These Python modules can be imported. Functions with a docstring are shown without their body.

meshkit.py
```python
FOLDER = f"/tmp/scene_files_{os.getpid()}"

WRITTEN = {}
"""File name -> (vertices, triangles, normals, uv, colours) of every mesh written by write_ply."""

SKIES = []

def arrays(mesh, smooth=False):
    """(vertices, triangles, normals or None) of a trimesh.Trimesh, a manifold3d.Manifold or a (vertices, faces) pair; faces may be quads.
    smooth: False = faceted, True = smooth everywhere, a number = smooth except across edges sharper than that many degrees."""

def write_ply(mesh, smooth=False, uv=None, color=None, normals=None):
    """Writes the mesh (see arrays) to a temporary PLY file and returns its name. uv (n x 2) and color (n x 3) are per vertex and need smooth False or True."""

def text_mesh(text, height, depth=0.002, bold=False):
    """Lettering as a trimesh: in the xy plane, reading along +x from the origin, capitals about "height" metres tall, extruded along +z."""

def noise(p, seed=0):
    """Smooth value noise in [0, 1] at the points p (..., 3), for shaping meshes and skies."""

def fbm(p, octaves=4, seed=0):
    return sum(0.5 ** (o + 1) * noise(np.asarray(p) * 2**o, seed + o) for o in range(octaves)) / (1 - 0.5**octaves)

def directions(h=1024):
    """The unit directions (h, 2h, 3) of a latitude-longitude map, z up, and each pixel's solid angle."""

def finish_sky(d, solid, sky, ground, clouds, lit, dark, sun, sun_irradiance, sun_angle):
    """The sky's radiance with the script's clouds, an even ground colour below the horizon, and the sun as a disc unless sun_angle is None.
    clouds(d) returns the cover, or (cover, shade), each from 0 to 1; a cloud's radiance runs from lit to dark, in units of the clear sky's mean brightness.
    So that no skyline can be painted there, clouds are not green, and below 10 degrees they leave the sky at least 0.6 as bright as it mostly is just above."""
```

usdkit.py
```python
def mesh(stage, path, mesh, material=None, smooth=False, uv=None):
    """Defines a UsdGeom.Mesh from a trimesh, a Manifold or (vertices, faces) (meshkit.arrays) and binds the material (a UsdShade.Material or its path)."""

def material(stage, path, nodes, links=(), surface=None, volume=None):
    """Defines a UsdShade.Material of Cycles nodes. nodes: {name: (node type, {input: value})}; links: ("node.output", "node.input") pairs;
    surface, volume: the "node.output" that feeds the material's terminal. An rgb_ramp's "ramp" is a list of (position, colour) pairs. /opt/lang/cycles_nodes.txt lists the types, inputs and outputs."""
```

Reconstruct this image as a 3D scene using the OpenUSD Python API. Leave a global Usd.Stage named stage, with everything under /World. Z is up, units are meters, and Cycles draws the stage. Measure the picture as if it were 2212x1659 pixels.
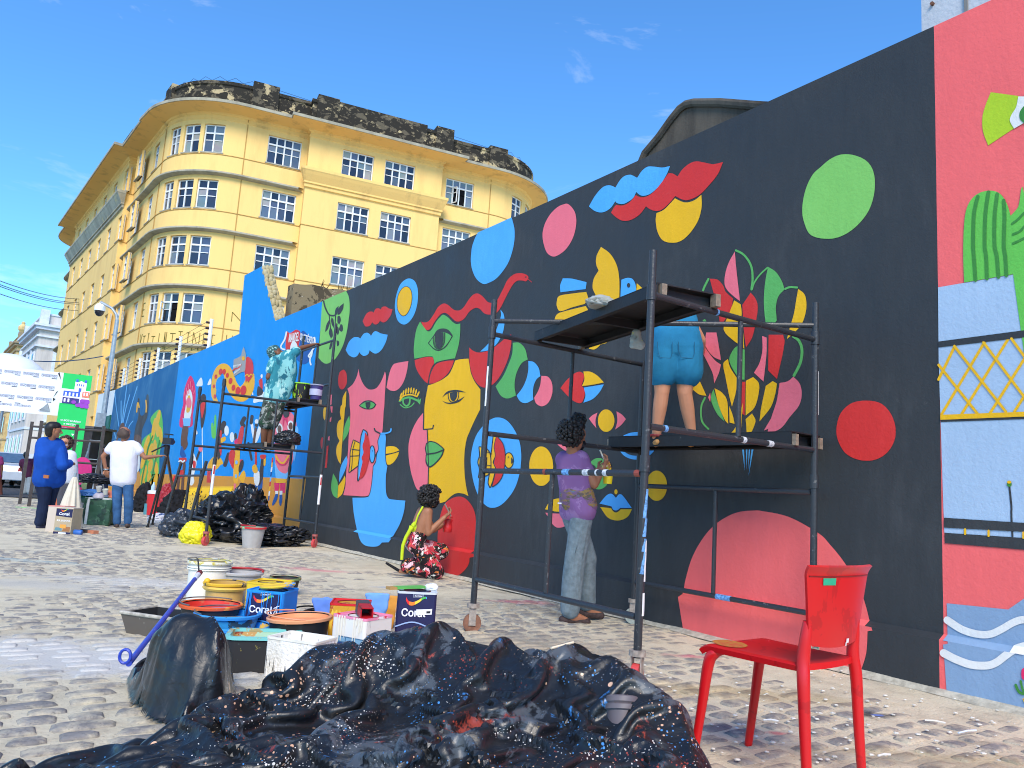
import math, random
import numpy as np, trimesh, manifold3d, usdkit, meshkit, shapely
from shapely.geometry import Polygon, LineString, box as sbox
from shapely.ops import unary_union, polygonize
from pxr import Usd, UsdGeom, UsdLux, UsdShade, Gf, Sdf

stage = Usd.Stage.CreateInMemory()
UsdGeom.SetStageUpAxis(stage, UsdGeom.Tokens.z)
UsdGeom.SetStageMetersPerUnit(stage, 1.0)
UsdGeom.Xform.Define(stage, '/World')
UsdGeom.Scope.Define(stage, '/World/Looks')
random.seed(7); rng = np.random.default_rng(7)

# ---------------------------------------------------------------- camera
CAMZ, FPX, CX, CY = 0.97, 1663.0, 1106.0, 829.5
R = np.array([[0.8193034415854614, 0.13487535356024796, 0.5566355782970609],
              [-0.5686123597840262, 0.08261388757979775, 0.8179581825130431],
              [0.06379541446733658, -0.9874152290606778, 0.1446763444169634]])
CAM = np.array([0, 0, CAMZ])
cam = UsdGeom.Camera.Define(stage, '/World/camera')
m = np.eye(4); m[0, :3] = R[:, 0]; m[1, :3] = -R[:, 1]; m[2, :3] = -R[:, 2]; m[3, :3] = CAM
cam.AddTransformOp().Set(Gf.Matrix4d(*m.ravel().tolist()))
cam.CreateHorizontalApertureAttr(36.0); cam.CreateVerticalApertureAttr(27.0)
cam.CreateFocalLengthAttr(36.0 * FPX / 2212.0)
cam.CreateClippingRangeAttr(Gf.Vec2f(0.05, 2000))
EXPOSURE = 1.42
cam.CreateExposureAttr(EXPOSURE)

# ---------------------------------------------------------------- sky and sun
SUN_AZ, SUN_EL = math.radians(212), math.radians(42)     # azimuth = atan2(x, y): behind the camera, veiled
sun_dir = np.array([math.sin(SUN_AZ) * math.cos(SUN_EL), math.cos(SUN_AZ) * math.cos(SUN_EL), math.sin(SUN_EL)])
dome = UsdLux.DomeLight.Define(stage, '/World/sky')
sky_mat = usdkit.material(stage, '/World/Looks/sky', {
    'tc': ('texture_coordinate', {}),
    'sky': ('sky_texture', {'sky_type': 'single_scattering', 'sun_disc': False, 'sun_elevation': SUN_EL, 'sun_rotation': SUN_AZ,
                            'air_density': 1.0, 'aerosol_density': 0.15, 'ozone_density': 1.0, 'altitude': 10.0}),
    'tint': ('mix', {'mix_type': 'multiply', 'fac': 1.0, 'color2': (0.44, 0.86, 1.24)}),
    'mp': ('mapping', {'scale': (2.2, 2.2, 7.0), 'location': (0.35, 0.6, 0.2)}),
    'n': ('noise_texture', {'scale': 1.6, 'detail': 9.0, 'roughness': 0.62, 'distortion': 0.5}),
    'ramp': ('rgb_ramp', {'ramp': [(0.0, (0, 0, 0)), (0.575, (0, 0, 0)), (0.69, (0.3,) * 3), (0.84, (0.8,) * 3)]}),
    'mx': ('mix', {'mix_type': 'mix', 'color2': (5.2, 5.4, 5.8)}),
    'bg': ('background_shader', {'strength': 0.09})},
    [('tc.generated', 'mp.vector'), ('mp.vector', 'n.vector'), ('n.fac', 'ramp.fac'), ('ramp.color', 'mx.fac'), ('sky.color', 'tint.color1'), ('tint.color', 'mx.color1'),
     ('mx.color', 'bg.color')], surface='bg.background')
UsdShade.MaterialBindingAPI.Apply(dome.GetPrim()).Bind(sky_mat)
dome.GetPrim().SetCustomDataByKey('kind', 'structure')
sun = UsdLux.DistantLight.Define(stage, '/World/sun')
sun.CreateNormalizeAttr(True); sun.CreateIntensityAttr(0.4); sun.CreateAngleAttr(28.0); sun.CreateColorAttr(Gf.Vec3f(1.0, 0.90, 0.76))
z_ = sun_dir; x_ = np.cross([0, 0, 1.0], z_); x_ /= np.linalg.norm(x_); y_ = np.cross(z_, x_)
m = np.eye(4); m[0, :3] = x_; m[1, :3] = y_; m[2, :3] = z_
sun.AddTransformOp().Set(Gf.Matrix4d(*m.ravel().tolist()))

# ---------------------------------------------------------------- helpers
def ray(u, v): return R @ np.array([u - CX, v - CY, FPX])
def G(u, v, z=0.0):
    r = ray(u, v); return CAM + (z - CAMZ) / r[2] * r
def WX(u, v, xw):
    r = ray(u, v); return CAM + xw / r[0] * r
def DP(u, v, d):                                   # d = distance along the lens axis
    return CAM + ray(u, v) * d / FPX
def depth(p): return float((np.asarray(p) - CAM) @ R[:, 2])
def pix(p):
    q = R.T @ (np.asarray(p, float) - CAM); return np.array([CX + FPX * q[0] / q[2], CY + FPX * q[1] / q[2]])
def height_at(g, v):                               # z above ground point g whose picture height is v
    lo, hi = -1.0, 60.0
    for _ in range(50):
        mid = (lo + hi) / 2
        if pix([g[0], g[1], mid])[1] > v: lo = mid
        else: hi = mid
    return lo
RIGHT = np.array([R[0, 0], R[1, 0], 0]); RIGHT /= np.linalg.norm(RIGHT)
FWD = np.array([R[0, 2], R[1, 2], 0]); FWD /= np.linalg.norm(FWD)
UP = np.array([0, 0, 1.0])

def s2l(c):
    c = np.asarray(c, float) / 255.0
    return tuple(np.where(c <= 0.04045, c / 12.92, ((c + 0.055) / 1.055) ** 2.4).tolist())

MATS = {}
def mat(name, col=None, rough=0.6, spec=0.5, var=0.12, scale=6.0, bump=0.0, bscale=40.0, metal=0.0, coat=0.0, col2=None, detail=5.0, translucent=0.0, lo=0.35, hi=0.65):
    """A painted, woven or cast surface: a base colour that wanders between two tones, fine relief."""
    if name in MATS: return MATS[name]
    a = np.clip(np.asarray(col) * (1 - var), 0, 1); b = np.clip(np.asarray(col) * (1 + var), 0, 1) if col2 is None else np.asarray(col2)
    nodes = {'tc': ('texture_coordinate', {}), 'n': ('noise_texture', {'scale': scale, 'detail': detail, 'roughness': 0.6}),
             'r': ('rgb_ramp', {'ramp': [(lo, tuple(a)), (hi, tuple(b))]}),
             'p': ('principled_bsdf', {'roughness': rough, 'specular_ior_level': spec, 'metallic': metal, 'coat_weight': coat})}
    links = [('tc.object', 'n.vector'), ('n.fac', 'r.fac'), ('r.color', 'p.base_color')]
    if bump:
        nodes['bn'] = ('noise_texture', {'scale': bscale, 'detail': 4.0, 'roughness': 0.6})
        nodes['b'] = ('bump', {'strength': bump, 'distance': 0.01})
        links += [('tc.object', 'bn.vector'), ('bn.fac', 'b.height'), ('b.normal', 'p.normal')]
    MATS[name] = usdkit.material(stage, '/World/Looks/' + name, nodes, links, surface='p.BSDF')
    return MATS[name]

def splat(name, base, colors, rough=0.5, scale=25.0, amount=0.5, bump=0.0, spec=0.5, stretch=(1, 1, 1)):
    """A base surface with several layers of paint spots, each layer its own noise and threshold."""
    if name in MATS: return MATS[name]
    nodes = {'tc': ('texture_coordinate', {}), 'c0': ('color', {'value': base}),
             'p': ('principled_bsdf', {'roughness': rough, 'specular_ior_level': spec})}
    links = []; prev = 'c0.color'
    for i, (c, s, th) in enumerate(colors):
        nodes[f'm{i}'] = ('mapping', {'location': (3.1 * i + 1.7, 5.3 * i, 1.9 * i), 'scale': stretch})
        nodes[f'n{i}'] = ('noise_texture', {'scale': s, 'detail': 5.0, 'roughness': 0.65, 'distortion': 0.4})
        nodes[f'r{i}'] = ('rgb_ramp', {'ramp': [(th, (0, 0, 0)), (min(th + 0.02, 1.0), (1, 1, 1))]})
        nodes[f'x{i}'] = ('mix', {'color2': c})
        links += [('tc.object', f'm{i}.vector'), (f'm{i}.vector', f'n{i}.vector'), (f'n{i}.fac', f'r{i}.fac'), (f'r{i}.color', f'x{i}.fac'), (prev, f'x{i}.color1')]
        prev = f'x{i}.color'
    links.append((prev, 'p.base_color'))
    if bump:
        nodes['bn'] = ('noise_texture', {'scale': 60.0, 'detail': 4.0})
        nodes['b'] = ('bump', {'strength': bump, 'distance': 0.01})
        links += [('tc.object', 'bn.vector'), ('bn.fac', 'b.height'), ('b.normal', 'p.normal')]
    MATS[name] = usdkit.material(stage, '/World/Looks/' + name, nodes, links, surface='p.BSDF')
    return MATS[name]

USED = {}
def path_for(parent, name):
    base = f'{parent}/{name}'
    k = USED.get(base, 0); USED[base] = k + 1
    return base if k == 0 else f'{base}_{k:03d}'

def data(prim, label=None, cat=None, group=None, kind=None):
    for k, v in (('label', label), ('category', cat), ('group', group), ('kind', kind)):
        if v: prim.SetCustomDataByKey(k, v)
    return prim

class Node:
    def __init__(self, path, origin=(0, 0, 0)): self.path, self.origin = path, np.asarray(origin, float)
    @property
    def prim(self): return stage.GetPrimAtPath(self.path)

def thing(name, label, cat, loc=(0, 0, 0), group=None, kind=None):
    p = path_for('/World', name)
    x = UsdGeom.Xform.Define(stage, p); x.AddTranslateOp().Set(Gf.Vec3d(*map(float, loc)))
    data(x.GetPrim(), label, cat, group, kind)
    return Node(p, loc)

class MB:
    """Collects triangles in world space."""
    def __init__(self): self.v, self.f, self.n = [], [], 0
    def add(self, v, f):
        v = np.asarray(v, float); f = np.asarray(f, int)
        if f.ndim == 2 and f.shape[1] == 4: f = np.vstack([f[:, [0, 1, 2]], f[:, [0, 2, 3]]])
        self.v.append(v); self.f.append(f + self.n); self.n += len(v); return self
    def tm(self, t): return self.add(t.vertices, t.faces)
    def box(self, c, s, ax=None):
        """centre, full sizes, optional rows = local axes"""
        s = np.asarray(s, float) / 2
        v = np.array([[x, y, z] for x in (-1, 1) for y in (-1, 1) for z in (-1, 1)]) * s
        if ax is not None: v = v @ np.asarray(ax)
        f = [[0, 1, 3, 2], [4, 6, 7, 5], [0, 4, 5, 1], [2, 3, 7, 6], [0, 2, 6, 4], [1, 5, 7, 3]]
        return self.add(v + np.asarray(c), f)
    def tube(self, p, q, r, n=12, r2=None, caps=True):
        p, q = np.asarray(p, float), np.asarray(q, float); r2 = r if r2 is None else r2
        d = q - p; d = d / (np.linalg.norm(d) + 1e-12)
        a = np.cross(d, [0, 0, 1.0] if abs(d[2]) < 0.9 else [1.0, 0, 0]); a /= np.linalg.norm(a); b = np.cross(d, a)
        t = np.arange(n) * 2 * math.pi / n
        ring = np.cos(t)[:, None] * a + np.sin(t)[:, None] * b
        v = np.vstack([p + ring * r, q + ring * r2, [p], [q]])
        i = np.arange(n); j = (i + 1) % n
        f = [np.stack([i, j, j + n], 1), np.stack([i, j + n, i + n], 1)]
        if caps: f += [np.stack([j, i, np.full(n, 2 * n)], 1), np.stack([i + n, j + n, np.full(n, 2 * n + 1)], 1)]
        return self.add(v, np.vstack(f))
    def path(self, pts, r, n=8, closed=False):
        pts = np.asarray(pts, float); k = len(pts)
        rr = np.broadcast_to(r, (k,))
        tang = np.gradient(pts, axis=0) if not closed else np.roll(pts, -1, 0) - np.roll(pts, 1, 0)
        tang /= np.linalg.norm(tang, axis=1, keepdims=True) + 1e-12
        t = np.arange(n) * 2 * math.pi / n
        a = np.cross(tang[0], [0.123, 0.2, 1.0]); a /= np.linalg.norm(a)
        vs = []
        for i in range(k):
            a = a - tang[i] * (a @ tang[i]); a /= np.linalg.norm(a) + 1e-12; b = np.cross(tang[i], a)
            vs.append(pts[i] + rr[i] * (np.cos(t)[:, None] * a + np.sin(t)[:, None] * b))
        v = np.vstack(vs); f = []
        i = np.arange(n); j = (i + 1) % n
        for s in range(k - 1 + int(closed)):
            o, o2 = s * n, ((s + 1) % k) * n
            f += [np.stack([o + i, o + j, o2 + j], 1), np.stack([o + i, o2 + j, o2 + i], 1)]
        if not closed:
            v = np.vstack([v, pts[:1], pts[-1:]]); f += [np.stack([j, i, np.full(n, k * n)], 1), np.stack([i + (k - 1) * n, j + (k - 1) * n, np.full(n, k * n + 1)], 1)]
        return self.add(v, np.vstack(f))
    def lathe(self, prof, c=(0, 0, 0), n=32, ax=None, sx=1.0, sy=1.0):
        """profile rows (radius, height) swept round the vertical axis at c"""
        prof = np.asarray(prof, float); t = np.arange(n) * 2 * math.pi / n; k = len(prof)
        v = np.vstack([np.stack([r * np.cos(t) * sx, r * np.sin(t) * sy, np.full(n, z)], 1) for r, z in prof])
        if ax is not None: v = v @ np.asarray(ax)
        i = np.arange(n); j = (i + 1) % n; f = []
        for s in range(k - 1):
            o, o2 = s * n, (s + 1) * n
            f += [np.stack([o + i, o + j, o2 + j], 1), np.stack([o + i, o2 + j, o2 + i], 1)]
        return self.add(v + np.asarray(c), np.vstack(f))
    def prism(self, poly, depth_, o, ex, ey, ez):
        """a 2-D outline (shapely polygon) in the plane o, ex, ey, thickened along ez"""
        for g in getattr(poly, 'geoms', [poly]):
            if g.is_empty or g.area < 1e-9: continue
            t = trimesh.creation.extrude_polygon(g, depth_, engine='earcut')
            self.add(np.asarray(o) + t.vertices[:, :1] * np.asarray(ex) + t.vertices[:, 1:2] * np.asarray(ey) + t.vertices[:, 2:] * np.asarray(ez), t.faces)
        return self
    def arrays(self): return np.vstack(self.v), np.vstack(self.f)
    def build(self, name, material, parent=None, smooth=False, label=None, cat=None, group=None, kind=None):
        if not self.v: return None
        v, f = self.arrays()
        root = '/World' if parent is None else parent.path
        o = np.zeros(3) if parent is None else parent.origin
        p = path_for(root, name)
        me = usdkit.mesh(stage, p, (v - o, f), material, smooth=smooth)
        me.CreateDoubleSidedAttr(True)
        data(me.GetPrim(), label, cat, group, kind)
        return Node(p, o)

def mesh_obj(name, vf, material, parent=None, smooth=False, **kw):
    b = MB(); b.add(vf[0], vf[1]); return b.build(name, material, parent, smooth, **kw)

def copy_of(src, name, loc, rotz=0.0, label=None, cat=None, group=None, scale=1.0):
    p = path_for('/World', name)
    x = UsdGeom.Xform.Define(stage, p)
    pr = x.GetPrim(); pr.GetReferences().AddInternalReference(Sdf.Path(src.path)); pr.SetInstanceable(True)
    x.ClearXformOpOrder()
    mm = np.eye(4); c, s = math.cos(rotz), math.sin(rotz)
    mm[0, :3] = np.array([c, s, 0]) * scale; mm[1, :3] = np.array([-s, c, 0]) * scale; mm[2, :3] = np.array([0, 0, 1]) * scale; mm[3, :3] = loc
    x.AddTransformOp().Set(Gf.Matrix4d(*mm.ravel().tolist()))
    data(pr, label, cat, group); return Node(p, loc)

def crv(pts, closed=True, n=6):
    """Catmull-Rom through the points; a point with a third entry is a corner."""
    P = [np.array(p[:2], float) for p in pts]; C = [len(p) > 2 for p in pts]; k = len(P); out = []
    for i in range(k if closed else k - 1):
        p1, p2 = P[i], P[(i + 1) % k]
        p0 = P[i - 1] if (i > 0 or closed) else p1
        p3 = P[(i + 2) % k] if (i + 2 < k or closed) else p2
        m1 = (p2 - p1) if C[i] else (p2 - p0) / 2
        m2 = (p2 - p1) if C[(i + 1) % k] else (p3 - p1) / 2
        if C[i]: m1 = (p2 - p1)
        for s in range(n):
            t = s / n
            out.append((2 * t**3 - 3 * t**2 + 1) * p1 + (t**3 - 2 * t**2 + t) * m1 + (-2 * t**3 + 3 * t**2) * p2 + (t**3 - t**2) * m2)
    if not closed: out.append(P[-1])
    return np.array(out)
def ell(cx, cy, rx, ry, rot=0, n=40):
    t = np.arange(n) * 2 * math.pi / n; a = math.radians(rot)
    x, y = rx * np.cos(t), ry * np.sin(t)
    return np.stack([cx + x * math.cos(a) - y * math.sin(a), cy + x * math.sin(a) + y * math.cos(a)], 1)
# ================================================================ the long mural wall
XP, XU = 4.74, 4.795            # plinth face, upper face
ZL, ZB = 0.335, 0.305           # ledge: top and bottom of its slope
VS = 4032.0 / 2212.0
ZOOM = {'V': (0, 0, VS), 'A': (1200, 1000, 800/2212), 'B': (1200, 1600, 800/1896), 'C': (1800, 600, 1000/2212), 'D': (1800, 1300, 1000/2212),
        'E': (2500, 900, 1000/2212), 'F': (2000, 1800, 1000/2074), 'g': (3232, 0, 800/1327), 'H': (3232, 1000, 800/1327), 'I': (3232, 2000, 800/1296),
        'J': (2600, 2100, 900/1616), 'K': (600, 1000, 800/2212), 'L': (600, 1600, 800/2212), 'M': (0, 1000, 1000/2212), 'N': (0, 1500, 1000/2212)}
def trace(s, zk=None):
    """'A:630,730c 665,660 ...' -> points in picture units; c marks a corner"""
    out = []
    for w in s.split():
        if ':' in w: zk, w = w.split(':')
        c = w.endswith('c'); x, y = map(float, w.rstrip('c').split(','))
        ox, oy, k = ZOOM[zk]
        p = ((ox + k * x) / VS, (oy + k * y) / VS)
        out.append(p + (1,) if c else p)
    return out
def outline(s, closed=True, n=5): return crv(trace(s), closed, n)
def poly(pts):
    p = Polygon(pts)
    if p.is_valid: return p
    ring_ = unary_union(LineString(list(map(tuple, pts)) + [tuple(pts[0])]))
    return unary_union(list(polygonize(ring_)))

COL = {'K': s2l((58, 60, 62)), 'R': s2l((222, 52, 48)), 'Y': s2l((250, 190, 18)), 'B': s2l((84, 176, 244)), 'G': s2l((98, 180, 92)), 'P': s2l((252, 118, 132)),
       'L': s2l((135, 203, 100)), 'W': s2l((240, 238, 232)), 'C': s2l((255, 110, 108)), 'S': s2l((176, 200, 224)), 'M': s2l((140, 168, 198)), 'T': s2l((108, 200, 80)),
       'D': s2l((66, 140, 58)), 'Q': s2l((184, 214, 40)), 'U': s2l((0, 146, 226)), 'O': s2l((222, 152, 52)), 'N': s2l((8, 96, 150)), 'Z': s2l((110, 70, 48)),
       'X': s2l((235, 40, 100)), 'E': s2l((165, 160, 155)), 'I': s2l((30, 88, 160)), 'A': s2l((250, 180, 30)), 'F': s2l((120, 190, 240)), 'H': s2l((66, 52, 50)), 'V': s2l((20, 95, 75))}
def paint(k):
    name = 'mural_paint_' + {'K': 'black', 'R': 'red', 'Y': 'yellow', 'B': 'sky_blue', 'G': 'green', 'P': 'pink', 'L': 'leaf_green', 'W': 'white', 'C': 'coral', 'S': 'pale_blue',
               'M': 'mid_blue', 'T': 'cactus_green', 'D': 'dark_green', 'Q': 'lime', 'U': 'bright_blue', 'O': 'orange', 'N': 'deep_blue', 'Z': 'brown', 'X': 'magenta', 'E': 'grey',
               'I': 'royal_blue', 'A': 'amber', 'F': 'light_blue', 'H': 'dark_brown', 'V': 'bottle_green'}[k]
    if name in MATS: return MATS[name]
    c = np.array(COL[k]) * 0.84; v = 0.10 if k != 'K' else 0.24
    nodes = {'g': ('geometry', {}), 'm': ('mapping', {'scale': (1.0, 1.0, 0.22)}), 'n1': ('noise_texture', {'scale': 16.0, 'detail': 7.0, 'roughness': 0.68}), 'n2': ('noise_texture', {'scale': 0.9, 'detail': 6.0, 'roughness': 0.6}), 'ad': ('math', {'math_type': 'multiply_add', 'value2': 0.55}),
             'sc': ('math', {'math_type': 'multiply', 'value2': 0.72}), 'r': ('rgb_ramp', {'ramp': [(0.28, tuple(c * (1 - v))), (0.56, tuple(np.clip(c, 0, 1))), (0.78, tuple(np.clip(c * (1 + v) + 0.012, 0, 1)))]}),
             'ns': ('noise_texture', {'scale': 7.0, 'detail': 9.0, 'roughness': 0.75, 'distortion': 0.6}), 'rs': ('rgb_ramp', {'ramp': [(0.66, (0, 0, 0)), (0.74, (0.16,) * 3)]}), 'xs': ('mix', {'color2': (0.32, 0.31, 0.29)}),
             'nb': ('noise_texture', {'scale': 42.0, 'detail': 6.0, 'roughness': 0.65}), 'nc': ('noise_texture', {'scale': 3.0, 'detail': 4.0}), 'bb': ('math', {'math_type': 'multiply_add', 'value2': 2.2}), 'b': ('bump', {'strength': 0.42, 'distance': 0.008}),
             'mr': ('map_range', {'from_min': 0.35, 'from_max': 0.65, 'to_min': 0.5, 'to_max': 0.75}), 'p': ('principled_bsdf', {'specular_ior_level': 0.32})}
    links = [('g.position', 'm.vector'), ('m.vector', 'n1.vector'), ('g.position', 'n2.vector'), ('n1.fac', 'ad.value1'), ('n2.fac', 'ad.value3'), ('ad.value', 'sc.value1'), ('sc.value', 'r.fac'), ('g.position', 'ns.vector'), ('ns.fac', 'rs.fac'), ('rs.color', 'xs.fac'), ('r.color', 'xs.color1'), ('xs.color', 'p.base_color'),
             ('g.position', 'nb.vector'), ('g.position', 'nc.vector'), ('nc.fac', 'bb.value1'), ('nb.fac', 'bb.value3'), ('bb.value', 'b.height'), ('b.normal', 'p.normal'), ('n2.fac', 'mr.value'), ('mr.result', 'p.roughness')]
    MATS[name] = usdkit.material(stage, '/World/Looks/' + name, nodes, links, surface='p.BSDF')
    return MATS[name]

wall = thing('mural_wall', 'long plastered wall covered in bright murals along the right of the square', 'wall')
def yz(pts, x): return np.array([WX(u, v, x)[1:] for u, v in pts])
fixp = lambda p: p if p.is_valid else shapely.make_valid(p)
def sheet(mb, pg, x):
    for g in getattr(pg, 'geoms', [pg]):
        if g.is_empty or g.geom_type != 'Polygon' or g.area < 1e-6: continue
        v, f = trimesh.creation.triangulate_polygon(g, engine='earcut')
        v3 = np.column_stack([np.full(len(v), x), v[:, 0], v[:, 1]])
        a = v3[f[:, 1]] - v3[f[:, 0]]; b = v3[f[:, 2]] - v3[f[:, 0]]
        if np.cross(a, b)[:, 0].sum() > 0: f = f[:, ::-1]
        mb.add(v3, f)
def fold(pg, layer):
    """a shape traced on the picture, laid on the wall: upper face, sloped ledge, plinth"""
    mb = MB(); off = 0.0025 * layer
    rings = lambda x: [fixp(Polygon(yz(np.array(g.exterior.coords)[:-1], x), [yz(np.array(h.coords)[:-1], x) for h in g.interiors])) for g in getattr(pg, 'geoms', [pg]) if g.geom_type == 'Polygon' and g.area > 0.5]
    up = unary_union(rings(XU - off)); lo = unary_union(rings(XP - off))
    y0, y1 = up.bounds[0] - 1, up.bounds[2] + 1
    U = up.intersection(sbox(y0, ZL + off, y1, 99)); sheet(mb, U, XU - off)
    if up.bounds[1] < ZL - 0.02:
        sheet(mb, lo.intersection(sbox(y0 - 1, -0.02, y1 + 1, ZB + off * 0.5)), XP - off)
        cut = up.intersection(LineString([(y0, ZL + off + 1e-4), (y1, ZL + off + 1e-4)]))
        for seg in getattr(cut, 'geoms', [cut]):
            if seg.is_empty or seg.geom_type != 'LineString': continue
            a, b = seg.bounds[0], seg.bounds[2]
            mb.add([(XU - off, a, ZL + off), (XU - off, b, ZL + off), (XP - off, b, ZB + off * 0.5), (XP - off, a, ZB + off * 0.5)], [[0, 1, 2, 3]])
    return mb

# ---- sections of the wall: body with thickness, plinth in front
YW = {'near': -2.2}
def wy(u, v): return WX(u, v, XU)[1]
y_pink = (wy(2016, 57) + wy(2040, 1380)) / 2
y_black = (wy(696, 651) + wy(655, 1090)) / 2
y_blue = (wy(384.5, 780) + wy(359, 1020)) / 2
y_deep = wy(249, 842); y_end = wy(213, 852)
top = lambda u, v: WX(u, v, XU)[2]
z_near = (top(2016, 57) + top(987, 525)) / 2
finpts = [tuple(WX(*((600 + 0.36166*x)/VS, (1000 + 0.36166*y)/VS), XU)[1:]) for x, y in ((1335, 730), (1190, 135), (1003, 235), (945, 870))]
def section(name, label, key, outl, plinth_key=None, thick=0.24):
    mb = MB(); pg = Polygon(outl)
    mb.prism(pg, thick, (XU, 0, 0), (0, 1, 0), (0, 0, 1), (1, 0, 0))
    n = mb.build(name, paint(key), wall, label=label)
    y0, y1 = pg.bounds[0], pg.bounds[2]
    pb = MB(); pb.add([(XP, y0, -0.1), (XP, y1, -0.1), (XP, y1, ZB), (XP, y0, ZB), (XU, y0, ZL), (XU, y1, ZL)], [[0, 1, 2, 3], [3, 2, 5, 4]])
    pb.build('plinth', paint(plinth_key or key), n)
    return n
z_top = [top(2016, 57), top(987, 525), top(697, 651)]
sec_pink = section('painted_section', 'coral and pale blue section with cactus and railing', 'C', [(-2.2, -0.1), (y_pink, -0.1), (y_pink, z_top[0]), (-2.2, z_top[0])])
sec_black = section('painted_section', 'black section with faces, birds and bouquet', 'K', [(y_pink, -0.1), (y_black, -0.1), (y_black, z_top[2]), (wy(987, 525), z_top[1]), (y_pink, z_top[0])])
zb1 = top(603, 691); zb2 = WX(385, 780, XU)[2]
sec_blue = section('painted_section', 'bright blue section with serpent and small carnival figures above an orange band', 'U',
                   [(y_black, -0.1), (y_blue, -0.1), (y_blue, zb2)] + [finpts[3], finpts[2], finpts[1], finpts[0]] + [(y_black, z_top[2])], 'O')
sec_deep = section('painted_section', 'deep blue section with maize plant', 'N', [(y_blue, -0.1), (y_deep, -0.1), (y_deep, top(249, 842)), (y_blue, zb2)], 'O')
sec_white = section('painted_section', 'plain white end of the wall', 'W', [(y_deep, -0.1), (y_end, -0.1), (y_end, top(219, 849)), (y_deep, top(249, 842))])

LAID = []
def clear_layer(sec, pg, layer):
    """no two overlapping shapes share a plane"""
    while any(q is sec and abs(l - layer) < .2 and g.intersects(pg) and g.intersection(pg).area > .05 for q, l, g in LAID): layer += .28
    LAID.append((sec, layer, pg)); return layer
def S(sec, key, name, s, layer=1, out=0, closed=True, n=5, w=None, smooth=True):
    """one painted shape; out = black outline in picture units; w = stroke width"""
    if isinstance(s, str):
        pts = outline(s, closed and w is None, n) if smooth else np.array([p[:2] for p in trace(s)])
    else: pts = s
    pg = LineString(pts).buffer(w / 2, quad_segs=3) if w else poly(pts)
    if out: po = pg.buffer(out, quad_segs=3); lo_ = clear_layer(sec, po, layer); fold(po, lo_).build('painted_outline', paint('K'), sec); layer = lo_ + .3
    fold(pg, clear_layer(sec, pg, layer)).build('painted_' + name, paint(key), sec)
def ZE(z, cx, cy, rx, ry, rot=0):
    e = ell(cx, cy, rx, ry, rot); ox, oy, k = ZOOM[z]
    return np.stack([(ox + k * e[:, 0]) / VS, (oy + k * e[:, 1]) / VS], 1)

b = sec_black
# leaf disc at the top left
S(b, 'L', 'disc', 'A:190,515c 320,455 450,402c 480,470 490,590 480,700 455,860 410,1010 345,1125 300,1165 240,1195 190,1175 150,1130c 165,900 180,650')
for q in ('325,665c 335,600 370,565c 360,630', '355,660c 375,580 425,535c 415,600 380,655', '268,712c 235,770 220,850c 250,820 268,760', '290,690c 310,710 318,760 315,808c 295,770 285,730', '275,795c 262,860 285,920c 305,890 298,830',
          '355,680c 380,675 393,720 375,768c 355,740', '392,760c 412,780 414,830 398,848c 372,820', '340,780c 365,800 372,850 360,885c 345,850', '300,930c 275,980 263,1040c 285,1030 300,980', '345,940c 370,950 372,990 352,1005c'):
    S(b, 'K', 'leaf', 'A:' + q.split()[0] + ' ' + ' '.join(q.split()[1:]), 2)
S(b, 'K', 'stem', 'A:205,515 225,590 265,660 320,670 350,640', 2, w=3.2)
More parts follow.
